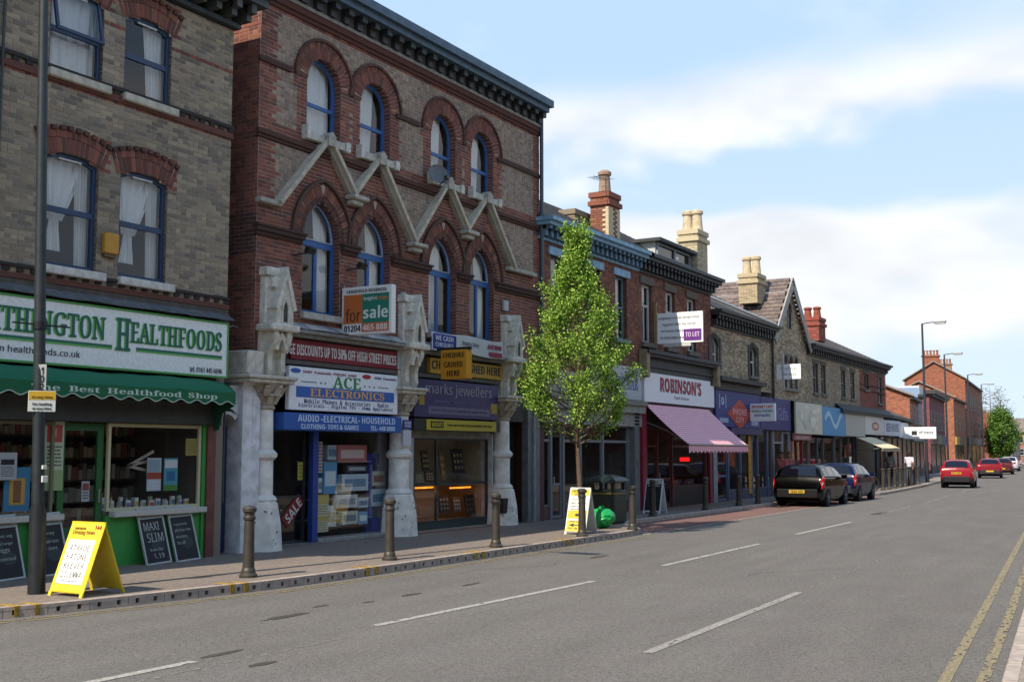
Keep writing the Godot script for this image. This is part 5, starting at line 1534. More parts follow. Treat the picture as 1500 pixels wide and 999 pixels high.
	part(dm, "dormer_window", mb("8c9094").band(rect(34.66, 37.55, 8.3, 8.74), 0, 0.06, -0.62, -0.55, true).box(V(36.1, 8.3, -0.62), V(36.2, 8.74, -0.54)), mats.paint)
	part(dm, "pane", mb("ffffff").prism(rect(34.7, 37.5, 8.33, 8.7), -0.6, -0.6), mats.carglass)
	chimney(r, 37.75, 38.75, 8.2, 9.6, -0.35, 0.72, "c8ba9a", 2, 0.78, "c4b698")
	Z = -0.05
	part(r, "pilaster", mb("8f2c40").box(V(c1 + 0.0, 0.12, -0.15), V(c1 + 0.3, 3.3, 0.12)), mats.paint, "crimson painted pilaster")
	part(r, "pilaster", mb("8f2c40").box(V(c2 - 0.5, 0.12, -0.15), V(c2 - 0.3, 3.3, 0.06)), mats.paint, "crimson painted pilaster")
	shop_front(r, [c1 + 0.45, 33.2, 34.4, c2 - 0.65], 0.12, 2.6, "5a2c2c", [1], Z, 0.62, "2c2422", "4a3a36", 2.0)
	part(r, "shop_head", mb("2a2a2a").box(V(c1, 2.6, -0.2), V(c2 - 0.1, 3.4, 0.05)), mats.oldpaint)
	var ct := thing("meat_counter", "long counter of trays and packets inside the shop under the pink awning", "counter", V(35.5, 0.8, -0.8))
	part(ct, "counter", mb("4a4440").box(V(34.5, 0.13, -1.2), V(37.3, 0.78, -0.3)), mats.satin)
	var tr := mb()
	for i in 22: tr.k(["7a8a9c", "9c6a3a", "6a3030", "a09a8c", "3c5a8a"][i % 5]).box(V(34.55 + i * 0.12, 0.78, -0.5 - 0.2 * (i % 2)), V(34.64 + i * 0.12, 0.85 + 0.1 * rng.randf(), -0.35 - 0.2 * (i % 2)))
	part(ct, "trays", tr, mats.print).set_meta("kind", "stuff")
	var ne := thing("neon_sign", "small glowing red sign inside the shop under the pink awning", "sign", V(35.1, 1.8, -0.4))
	part(ne, "tube_light", mb().bevel(on_wall(996, 676, -0.4), on_wall(1010, 670, -0.4) + V(0, 0, 0.02), 0.01), mats.red_glow)
	var nl := OmniLight3D.new()
	nl.name = "neon_light"; nl.light_color = Color(1, 0.15, 0.1); nl.light_energy = 0.05; nl.light_size = 0.1; nl.omni_range = 6.0; nl.omni_attenuation = 2.0; nl.shadow_enabled = true
	ne.add_child(nl)
	nl.position = V(0, 0, 0.1)
	var s2 := thing("shop_sign", "white sign board with dark red block lettering above the pink awning", "sign", V(34.9, 3.4, 0.1))
	part(s2, "board", mb("e6e6e8").prism(PackedVector2Array([Vector2(c1 + 0.1, 3.38), Vector2(37.85, 3.38), Vector2(37.85, 4.12), Vector2(37.5, 4.12), Vector2(37.5, 4.27), Vector2(c1 + 0.1, 4.27)]), 0.02, 0.14), mats.paint)
	text(s2, "ROBINSON'S", V(34.85, 3.93, 0.144), 3.5, 0.42, "46484e")
	text(s2, "ROBINSON'S", V(34.82, 3.96, 0.152), 3.5, 0.42, "9a2230")
	text(s2, "Family Butchers", V(34.85, 3.57, 0.144), 1.3, 0.12, "8a8c96", 0, "Droid Serif", 400, "lettering", true)
	# the awning: gingham cloth on folding arms
	var aw := thing("awning", "pink and white checked awning stretched out over the pavement", "awning", V(34.9, 2.1, 0.9))
	var f0 := on_wall(992, 655, 1.75); var f1 := on_wall(1078, 652, 1.75)
	var ax0 := 31.95; var ax1 := 37.3
	var cl := mb()
	var nx := 96; var nz := 36
	var A := Color("c8647c").srgb_to_linear(); var Bc := Color("fcd8dc").srgb_to_linear()
	for i in nx:
		for j in nz:
			var u0 := float(i) / nx; var u1 := float(i + 1) / nx; var t0 := float(j) / nz; var t1 := float(j + 1) / nz
			var Pt := func(u: float, t: float) -> Vector3:
				return V(lerpf(ax0, ax1, u), lerpf(3.3, 2.08, t) - 0.05 * sin(t * PI), lerpf(0.12, 1.5, t))
			cl.col = A.lerp(Bc, ((i % 2) + (j % 2)) / 2.0)
			cl.quad(Pt.call(u0, t1), Pt.call(u0, t0), Pt.call(u1, t0), Pt.call(u1, t1))
	part(aw, "cloth", cl, mats.cloth)
	var fr := mb()
	for i in nx:
		var xa := lerpf(ax0, ax1, float(i) / nx); var xb := lerpf(ax0, ax1, float(i + 1) / nx)
		var drop := 1.83 + 0.025 * (i % 3)
		fr.col = A if i % 2 else Bc
		fr.quad(V(xa, drop, 1.51 + 0.012 * sin(i)), V(xa, 2.08, 1.5), V(xb, 2.08, 1.5), V(xb, drop + 0.01, 1.51 + 0.012 * sin(i + 1)))
	part(aw, "fringe", fr, mats.cloth)
	part(aw, "front_bar", mb("8d8a86").tube([V(ax0, 2.07, 1.5), V(ax1, 2.07, 1.5)], 0.03, 8), mats.metal)
	for x in [ax0 + 0.1, ax1 - 0.1]:
		part(aw, "folding_arm", mb("77756f").tube([V(x, 2.75, 0.1), V(x, 2.5, 0.75), V(x, 2.08, 1.48)], 0.025, 6), mats.metal)
	# letting board square to the wall
	var lb := thing("sale_board", "white letting board with purple corner square to the brown brick wall", "sign", V(33.0, 5.15, 0.1))
	part(lb, "board", mb("ececec").bevel(V(32.98, 5.2, 0.1), V(33.05, 6.15, 1.6), 0.008), mats.print)
	part(lb, "purple_panel", mb("5d2a7a").box(V(32.97, 5.26, 0.98), V(32.981, 5.62, 1.56)), mats.print)
	part(lb, "footer", mb("b5b5b2").box(V(32.99, 5.1, 0.3), V(33.04, 5.2, 1.2)), mats.print)
	for q in ["An Opportunity To Let These New Retail Premises", "Together With Flat Above", "No Premium Required", "For Further Details Contact"]:
		var i := ["An Opportunity To Let These New Retail Premises", "Together With Flat Above", "No Premium Required", "For Further Details Contact"].find(q)
		text(lb, q, V(32.974, 5.98 - i * 0.2, 0.82 - 0.2 * float(i > 1)), [1.35, 1.1, 0.75, 0.8][i], 0.1, "6a6b70", -PI / 2, "Droid Sans", 400)
	text(lb, "TO LET", V(32.965, 5.45, 1.27), 0.45, 0.14, "c9b5d4", -PI / 2)
	part(lb, "fixing_post", mb("8f7f55").box(V(32.9, 5.0, 0.02), V(32.98, 6.5, 0.1)), mats.timber)
	var wb := thing("alarm_box", "brown alarm box under the sill beside the letting board", "alarm box", on_wall(1006, 488))
	var wp := on_wall(1006, 489)
	part(wb, "case", mb("8a5526").bevel(V(wp.x - 0.35, wp.y - 0.17, 0.002), V(wp.x + 0.2, wp.y + 0.17, 0.14), 0.015), mats.satin)
	later_buildings(c2)

func later_buildings(c2: float) -> void:
	# --- grey brick with arched windows over the phone shop
	var d1 := 44.9
	var o := thing("brick_building", "low grey buff brick building with dark eaves over the blue phone shop", "building", V(c2, 0, 0), "shop buildings")
	var op := []
	for q in [[1045, 0.42], [1102, 0.42]]:
		var cx := on_wall(q[0], 540).x + 0.15
		op.append(arched(cx, 0.8, 4.7, 5.6, 0.36, "round"))
	brickwork(o, c2, d1, 4.2, 6.35, op, [GREYBUFF], func(x, y): return [0, false], "968b7c")
	shell(o, c2, d1, 6.35, 8.0, "6f675a")
	eaves(o, c2, d1, 6.25, 6.85, 0.34, "3a3836", "33312f", 0.34)
	slates(o, c2, d1, 6.85, 0.25, 9.1, -3.8, "847a6e")
	part(o, "roof_flashing", mb("b9bbbb").tube([V(c2 + 2.3, 8.1, -1.95), V(d1, 6.95, 0.2)], 0.07, 5), mats.metal)
	for i in 2:
		var cx: float = (op[i][0].x + op[i][1].x) / 2
		window(o, op[i], "c8c8c2", -0.1, [[cx - 0.4, 5.3, cx + 0.4, 5.3, 0.06]], "pair", "5c564c", 0.06)
		var A := mb()
		voussoirs(A, arc(cx, 0.82, 5.55, 0.3, "round", 6), 0, -0.2, -0.02, 0.02, ["4a4640", "55504a", "3f3c38"])
		part(o, "window_arch", A, mats.brick)
		for q in [-0.62, 0.46]: part(o, "window_pilaster", mb("5d5851").box(V(cx + q, 4.7, -0.01), V(cx + q + 0.16, 5.9, 0.04)), mats.brick)
		sill(o, cx - 0.5, cx + 0.5, 4.62, 4.75, -0.1, 0.1, "7d776c")
	part(o, "shop_cornice", mb("2c2b29").box(V(c2, 4.05, -0.05), V(43.0, 4.35, 0.15)).box(V(c2, 4.35, -0.05), V(43.1, 4.5, 0.36)), mats.oldpaint)
	part(o, "downpipe", mb("2a2a2a").tube([V(d1 - 0.1, 3.9, 0.08), V(d1 - 0.1, 6.6, 0.08)], 0.05, 8), mats.satin)
	shop_front(o, [c2 + 0.3, c2 + 1.6, 41.0, 42.3, 43.0, 44.2, 44.85], 0.12, 2.7, "5a5f7a", [0], -0.05, 0.35, "4a4d60", "3c3a38")
	part(o, "pilaster", mb("9a9b9e").box(V(c2 - 0.1, 0.12, -0.1), V(c2 + 0.28, 2.8, 0.04)), mats.oldpaint)
	var s := board("shop_sign", "blue sign board with an orange red diamond", c2 + 0.05, 43.0, 2.75, 4.05, 0.1, "2c3378")
	var dc := on_wall(1084, 607, 0.1)
	part(s, "diamond", mb("b9422e").prism(PackedVector2Array([Vector2(dc.x - 1.35, dc.y), Vector2(dc.x, dc.y - 0.56), Vector2(dc.x + 1.35, dc.y), Vector2(dc.x, dc.y + 0.56)]), 0.1, 0.112), mats.paint)
	text(s, "PHONE", V(dc.x, dc.y + 0.08, 0.114), 1.5, 0.24, "c99a94")
	text(s, "CITY", V(dc.x, dc.y - 0.2, 0.114), 0.9, 0.2, "c99a94")
	text(s, "|o|", V(c2 + 0.75, 3.65, 0.104), 0.7, 0.5, "a9b4cf")
	part(s, "tag", mb("9ba3bf").box(V(c2 + 0.4, 2.9, 0.1), V(c2 + 1.3, 3.06, 0.108)), mats.paint)
	part(s, "tag", mb("9ba3bf").box(V(41.9, 2.85, 0.1), V(42.7, 3.05, 0.108)), mats.paint)
	part(s, "lower_strip", mb("332c5c").box(V(39.5, 2.5, -0.02), V(43.0, 2.74, 0.16)), mats.paint)
	var s2 := board("shop_sign", "violet sign board with pale lettering beside the diamond sign", 43.05, 47.0, 2.72, 4.0, 0.1, "30296b")
	text(s2, "Gifts", V(45.9, 3.4, 0.104), 1.4, 0.5, "8a86b0", 0, "Droid Serif", 400, "lettering", true)
	var ph := thing("projecting_sign", "small white box sign with red and green print standing out over the phone shop", "sign", V(41.8, 3.0, 0.1))
	part(ph, "box", mb("e8eaec").bevel(V(41.7, 3.0, 0.12), V(41.86, 3.66, 1.08), 0.01), mats.print)
	text(ph, "INTERNET CAFE", V(41.696, 3.54, 0.6), 0.8, 0.11, "b03a40", -PI / 2)
	text(ph, "MOBILE PHONES", V(41.696, 3.38, 0.6), 0.8, 0.09, "3a7a60", -PI / 2)
	text(ph, "REPAIRS", V(41.696, 3.22, 0.6), 0.6, 0.09, "2f4a8a", -PI / 2)
	part(ph, "bracket", mb("2f2f32").box(V(41.75, 3.3, 0.0), V(41.81, 3.36, 0.13)), mats.darkmetal)
	var yp := thing("poster", "tall orange yellow price column in the phone shop window", "poster", V(42.2, 0.4, -0.1))
	part(yp, "sheet", mb("b9822a").box(V(41.9, 0.3, -0.05), V(42.35, 2.6, -0.03)), mats.print)
	var yb := mb("5a3a14")
	for i in 7: yb.box(V(41.98, 0.5 + i * 0.3, -0.03), V(42.27, 0.52 + i * 0.3, -0.022))
	part(yp, "printing", yb, mats.print).set_meta("kind", "stuff")
	# --- the gabled house
	var g1 := 50.0
	var g := thing("brick_building", "narrow buff brick building with a steep front gable and slate roof", "building", V(d1, 0, 0), "shop buildings")
	var gm := (d1 + g1) / 2
	var gp := []
	var lan := on_wall(1150, 462).x
	gp.append(arched(gm - 0.0, 0.55, 7.0, 7.75, 0.4, "pointed"))
	for k in 3: gp.append(arched(gm - 0.75 + k * 0.75, 0.5, 4.5, 5.6, 0.3, "pointed"))
	brickwork(g, d1, g1, 4.0, 6.5, gp, [GREYBUFF], func(x, y): return [0, false], "968b7c")
	# gable triangle, course by course
	var tri := [PackedVector2Array([Vector2(d1 - 1, 6.5), Vector2(d1, 6.5), Vector2(gm, 9.1), Vector2(gm, 10), Vector2(d1 - 1, 10)]), PackedVector2Array([Vector2(g1 + 1, 6.5), Vector2(g1, 6.5), Vector2(gm, 9.1), Vector2(gm, 10), Vector2(g1 + 1, 10)])]
	brickwork(g, d1, g1, 6.5, 9.05, [gp[0]] + tri, [GREYBUFF], func(x, y): return [0, false], "968b7c")
	shell(g, d1, g1, 6.5, 8.0, "6f675a")
	for i in gp.size():
		var p: PackedVector2Array = gp[i]
		var mx := (p[0].x + p[1].x) / 2
		window(g, p, "a6a6a2", -0.1, [[mx - 0.25, lerpf(p[0].y, p[2].y, 0.6), mx + 0.25, lerpf(p[0].y, p[2].y, 0.6), 0.05]], "", "6a6256", 0.05)
		part(g, "window_surround", mb("8b8376").band(arc(mx, p[1].x - p[0].x + 0.02, p[2].y, 0.3 if i else 0.4, "pointed", 5), 0, -0.09, -0.01, 0.05), mats.stone)
	sill(g, gm - 1.15, gm + 1.15, 4.38, 4.5, -0.1, 0.1, "8a8276")
	# the two slopes, ridge square to the street
	for sd in [-1, 1]:
		var b := mb()
		var ex: float = gm + sd * (g1 - d1) / 2 * 1.06
		for i in 16:
			for j in 26:
				var t0 := i / 16.0; var t1 := (i + 1) / 16.0
				var z0 := 0.22 - j * 0.3 - (0.15 if i % 2 else 0.0); var z1 := z0 - 0.292
				b.k(Color("7c6c66").darkened(rng.randf() * 0.22))
				var xa := lerpf(ex, gm, t0); var ya := lerpf(6.42, 9.2, t0) + 0.02; var xb := lerpf(ex, gm, t1); var yb2 := lerpf(6.42, 9.2, t1)
				if sd < 0: b.quad(V(xa, ya, z1), V(xb, yb2, z1), V(xb, yb2, z0), V(xa, ya, z0))
				else: b.quad(V(xa, ya, z0), V(xb, yb2, z0), V(xb, yb2, z1), V(xa, ya, z1))
		part(g, "roof", b, mats.slate)
		part(g, "bargeboard", mb("9c9890").band(PackedVector2Array([Vector2(ex, 6.38), Vector2(gm, 9.16)]), -0.06 if sd > 0 else -0.3, 0.3 if sd > 0 else 0.06, 0.16, 0.22), mats.oldpaint)
	chimney(g, 45.7, 46.8, 8.0, 9.15, -0.8, 0.8, "bcac8c", 2, 0.8, "c0b090")
	shop_front(g, [45.0, 46.2, 47.2], 0.12, 2.7, "8f9092", [1], -0.05, 0.4, "6a6a6a", "3c3a38", 2.2)
	shop_front(g, [47.4, 48.2, 49.0, 49.9], 0.12, 2.35, "7c1f2e", [1], -0.05, 0.6, "7c1f2e", "3a2a28")
	var gb := thing("sale_board", "white board on a post square to the gabled building", "sign", V(45.2, 4.7, 0.1))
	part(gb, "board", mb("ececec").bevel(V(45.18, 4.76, 0.1), V(45.24, 5.36, 1.08), 0.008), mats.print)
	text(gb, "TO LET FLAT", V(45.176, 5.18, 0.6), 0.7, 0.11, "8f9298", -PI / 2)
	text(gb, "434 5500", V(45.176, 4.96, 0.6), 0.6, 0.1, "8f9298", -PI / 2)
	part(gb, "fixing_post", mb("c0c0ba").box(V(45.16, 4.3, 0.32), V(45.24, 5.8, 0.4)), mats.timber)
	# --- long dull building with a red brick end
	var e1 := 65.5
	var e := thing("brick_building", "long dull two storey building with a red brick end bay and red chimney", "building", V(g1, 0, 0), "shop buildings")
	var ep := []
	for cx in [51.3, 52.6, 56.2, 58.0]: ep.append(rect(cx - 0.38, cx + 0.38, 4.5, 5.8))
	for cx in [61.0, 64.0]: ep.append(rect(cx - 0.45, cx + 0.45, 4.5 if cx > 62 else 5.1, 5.9))
	brickwork(e, g1, e1, 3.95, 6.15, ep, [["aa9c84", "9c8e78", "b4a48a", "8e806e", "a2917a"], ["8c4c40", "7f463b", "985446"]], func(x, y): return [1 if x > 59.5 and x < 65.2 and y < 6.05 else 0, false], "8c8172")
	shell(e, g1, e1, 6.2, 8.0, "675f55")
	eaves(e, g1, e1, 6.12, 6.62, 0.32, "34353a", "33312f", 0.4)
	slates(e, g1, e1, 6.62, 0.22, 8.6, -3.8, "86786c")
	for i in ep.size():
		var p: PackedVector2Array = ep[i]
		var mx := (p[0].x + p[1].x) / 2
		window(e, p, "8f8d88" if i < 5 else "c4c4c2", -0.1, [[p[0].x, 5.2, p[1].x, 5.2, 0.05]], "blind" if i % 2 else "", "4c463f", 0.05)
		sill(e, p[0].x - 0.1, p[1].x + 0.1, p[0].y - 0.12, p[0].y, -0.1, 0.09, "7a7468")
		part(e, "lintel", mb("5b554d").box(V(p[0].x - 0.12, p[2].y, -0.02), V(p[1].x + 0.12, p[2].y + 0.2, 0.03)), mats.stone)
	part(e, "red_band", mb("4f302b").box(V(59.55, 5.0, -0.01), V(65.2, 5.1, 0.05)).box(V(59.55, 5.3, -0.01), V(65.2, 5.36, 0.04)), mats.brick)
	chimney(e, 54.8, 56.0, 7.2, 8.25, -0.75, 0.9, "944a3e", 2, 0.55, "8a4a3c")
	part(e, "shop_roof", mb("3a3836").quad(V(54.5, 3.85, 0.4), V(54.5, 4.2, -0.02), V(e1, 4.2, -0.02), V(e1, 3.85, 0.4)).box(V(54.5, 3.72, 0.0), V(e1, 3.85, 0.38)), mats.slate)
	shop_front(e, [g1 + 0.1, 51.4, 52.4, 54.2], 0.12, 2.5, "4c4e52", [1], -0.05, 0.5, "3c3e42", "2c2a28")
	shop_front(e, [54.4, 55.6, 57.0, 58.2], 0.12, 2.6, "595d58", [0], -0.05, 0.5, "4c4e4c", "33312e")
	var shut := mb("55534e")
	for i in 26: shut.box(V(58.4, 0.14 + i * 0.095, -0.06), V(62.6, 0.225 + i * 0.095, -0.02 - 0.01 * (i % 2)))
	part(e, "roller_shutter", shut, mats.darkmetal)
	for q in [[58.2, 0.2, "2b2d3a"], [62.6, 0.2, "2b2d3a"], [63.6, 0.3, "5b3a35"]]: part(e, "shop_post", mb(q[2]).box(V(q[0], 0.12, -0.1), V(q[0] + q[1], 3.0, 0.05)), mats.paint)
	shop_front(e, [62.9, 63.6, 65.3], 0.12, 2.7, "6e6a66", [0], -0.05, 0.4, "5c5854", "2e2c2a")
	for q in [[47.25, 51.3, 2.62, 3.95, "cfc9b6", "sign board with a pale map on it above the red shop front", "b0a890"], [51.35, 55.3, 2.6, 3.9, "4a90bc", "bright blue sign board with a white swirl", "9fc0d0"], [55.4, 59.3, 2.62, 3.75, "aeaba2", "plain grey weathered sign board over the shuttered shop", "84817a"], [59.4, 63.6, 2.75, 3.72, "ccc9c2", "dull white sign board with a red brown emblem", "8a4a3c"], [63.7, 67.9, 2.75, 3.6, "c2cad2", "pale grey sign board with dark blue letters", "55647c"], [68.1, 70.8, 2.7, 3.55, "d4d8dc", "white and blue boxed sign board at the low shops", "2f5f9c"]]:
		var b := board("shop_sign", q[5], q[0], q[1], q[2], q[3], 0.25 if q[0] < 67 else 0.1, q[4])
		var z: float = 0.254 if q[0] < 67 else 0.104
		var w: float = q[1] - q[0]
		if q[0] == 47.25:
			var m := mb(q[6])
			for i in 16: m.k(["b2bca6", "d4ccb6", "b8b8a8", "dcd4c0"][i % 4]).prism(arcs_ellipse(q[0] + rng.randf_range(0.4, w - 0.4), rng.randf_range(2.85, 3.75), rng.randf_range(0.15, 0.5), rng.randf_range(0.08, 0.22), 9), 0.25, 0.252 + 0.0012 * i)
			part(b, "map", m, mats.print).set_meta("kind", "stuff")
		elif q[0] == 51.35:
			var m := mb(q[6])
			var pts := PackedVector2Array()
			for i in 20: pts.append(Vector2(q[0] + 0.4 + i * 0.16, 3.3 + 0.3 * sin(i * 0.42)))
			m.band(pts, -0.1, 0.12, 0.25, 0.258)
			part(b, "swirl", m, mats.print)
		elif q[0] == 59.4: part(b, "emblem", mb(q[6]).prism(arcs_ellipse(61.6, 3.2, 0.8, 0.22), 0.25, 0.258).k("c9a890").prism(arcs_ellipse(61.6, 3.2, 0.55, 0.13), 0.25, 0.262), mats.print)
		elif q[0] == 63.7: text(b, "KEB HOUSE", V(65.8, 3.2, z), 3.2, 0.45, q[6])
		elif q[0] == 68.1: part(b, "side", mb(q[6]).box(V(68.05, 2.68, -0.4), V(68.1, 3.58, 0.12)), mats.paint)
	var rw := board("shop_sign", "small red and white sign strip above the red shop front", 47.3, 49.95, 2.36, 2.66, 0.12, "9a5a5c")
	text(rw, "Balti House", V(48.6, 2.5, 0.124), 1.9, 0.17, "c9b0ac", 0, "Droid Serif", 700, "lettering", true)
	var ca := thing("awning", "small cream awning over the grey shop front", "awning", V(60.5, 2.5, 0.5))
	var ga := on_wall(1270, 645, 0.2)
	var rows := []
	for i in 5:
		var r := []
		for j in 9: r.append(V(lerpf(57.3, 61.5, j / 8.0), lerpf(2.05, 2.6, i / 4.0) - 0.02 * sin(j * 0.8), lerpf(1.5, 0.25, i / 4.0)))
		rows.append(r)
	part(ca, "cloth", mb("d8cca8").grid(rows), mats.cloth)
	part(ca, "valance", mb("a89c7c").box(V(57.3, 1.9, 1.49), V(61.5, 2.05, 1.51)), mats.cloth)
	part(ca, "arm", mb("6a6a66").tube([V(57.4, 1.9, 0.0), V(57.4, 2.05, 1.48)], 0.02, 6).tube([V(61.4, 1.9, 0.0), V(61.4, 2.05, 1.48)], 0.02, 6), mats.metal)
	var fp := thing("projecting_sign", "white box sign with a dark emblem standing out over the far pavement", "sign", V(69.5, 2.65, 0.1))
	part(fp, "box", mb("e2e4e6").bevel(V(69.4, 2.62, 0.1), V(69.6, 3.3, 1.9), 0.01), mats.print)
	part(fp, "emblem", mb("23252a").cbox(V(69.396, 2.96, 0.7), V(0.01, 0.24, 0.3)), mats.print)
	text(fp, "off licence", V(69.39, 3.0, 1.35), 0.8, 0.16, "4a4c54", -PI / 2)

# a plain block of the far street with gable ends; windows: rows of [y0, y1], count along the front
func block(called: String, label: String, x0: float, x1: float, h: float, ridge: float, depth: float, c, roof_c, rows: Array, n: int, frame_c, group := "shop buildings", across := 0.0) -> Node3D:
	var z := fz(x0) if across == 0.0 else across; var zr := fz(x1) if across == 0.0 else across
	var turn := -atan2(zr - z, x1 - x0)
	var L := Vector2(x1 - x0, zr - z).length()
	var o := Node3D.new()
	o.name = numbered(called)
	add_child(o)
	o.position = V(x0, 0, z); o.rotation.y = turn
	if across != 0.0:
		o.position = V(x1, 0, across); o.rotation.y = PI
	o.set_meta("label", label); o.set_meta("category", "building"); o.set_meta("group", group)
	origin[o] = Vector3.ZERO
	var W := mb(c)
	W.box(V(0, 0.0, -depth), V(L, h, 0))
	if ridge > h:
		W.tri(V(0, h, -depth), V(0, ridge, -depth / 2), V(0, h, 0)); W.tri(V(L, h, 0), V(L, ridge, -depth / 2), V(L, h, -depth))
	own(o, "wall", W, mats.farbrick)
	if ridge > h:
		var R := mb(roof_c)
		R.quad(V(-0.2, h, 0.25), V(-0.2, ridge + 0.1, -depth / 2), V(L + 0.2, ridge + 0.1, -depth / 2), V(L + 0.2, h, 0.25))
		R.quad(V(L + 0.2, h, -depth - 0.2), V(L + 0.2, ridge + 0.1, -depth / 2), V(-0.2, ridge + 0.1, -depth / 2), V(-0.2, h, -depth - 0.2))
		own(o, "roof", R, mats.slate)
		own(o, "verge", mb("8c7f73").tube([V(-0.2, h + 0.03, 0.25), V(-0.2, ridge + 0.13, -depth / 2)], 0.09, 4).tube([V(-0.2, h + 0.03, -depth - 0.2), V(-0.2, ridge + 0.13, -depth / 2)], 0.09, 4), mats.stone)
	own(o, "cornice", mb("3a3836").box(V(-0.1, h - 0.18, 0), V(L + 0.1, h, 0.3)), mats.oldpaint)
	for r in rows:
		for i in n:
			var cx := L * (i + 0.5) / n
			var w := minf(0.9, L / n * 0.45)
			var f := own(o, "window", mb(frame_c).band(rect(cx - w / 2, cx + w / 2, r[0], r[1]), 0, 0.07, -0.02, 0.03, true).box(V(cx - w / 2, (r[0] + r[1]) / 2 - 0.03, 0), V(cx + w / 2, (r[0] + r[1]) / 2 + 0.03, 0.028)), mats.paint)
			own(f, "pane", mb("23282c").prism(rect(cx - w / 2, cx + w / 2, r[0], r[1]), 0.008, 0.008), mats.gloss)
			own(o, "sill", mb("8a8378").box(V(cx - w / 2 - 0.1, r[0] - 0.14, -0.01), V(cx + w / 2 + 0.1, r[0], 0.1)), mats.stone)
	return o
func stack(o: Node3D, at: Vector3, s: Vector3, c, pots: int) -> void:
	var k := own(o, "chimney", mb(c).box(at - V(s.x / 2, 0, s.z / 2), at + V(s.x / 2, s.y, s.z / 2)).box(at + V(-s.x / 2 - 0.1, s.y, -s.z / 2 - 0.1), at + V(s.x / 2 + 0.1, s.y + 0.18, s.z / 2 + 0.1)), mats.farbrick)
	for i in pots:
		own(k, "chimney_pot", mb("a5744f" if i % 2 else "8f5a44").lathe([Vector2(0.14, 0), Vector2(0.11, 0.45), Vector2(0.15, 0.5), Vector2(0.15, 0.58), Vector2(0, 0.58)], at + V(0, s.y + 0.18, s.z * ((i + 0.5) / pots - 0.5)), 8), mats.stone)
func shop_strip(o: Node3D, L: float, y0: float, y1: float, cols: Array) -> void:
	var n := cols.size()
	for i in n:
		var a := L * i / n + 0.1; var b := L * (i + 1) / n - 0.1
		own(o, "shop_fascia", mb(cols[i]).bevel(V(a, y0, 0.0), V(b, y1, 0.2), 0.01), mats.paint)
		var f := own(o, "shop_window", mb("3a3c3e").band(rect(a, b, 0.6, y0), 0, 0.08, -0.02, 0.05, true).box(V(a, 0.1, -0.02), V(b, 0.6, 0.05)), mats.paint)
		own(f, "pane", mb("1e2022").prism(rect(a, b, 0.6, y0), 0.015, 0.015), mats.gloss)
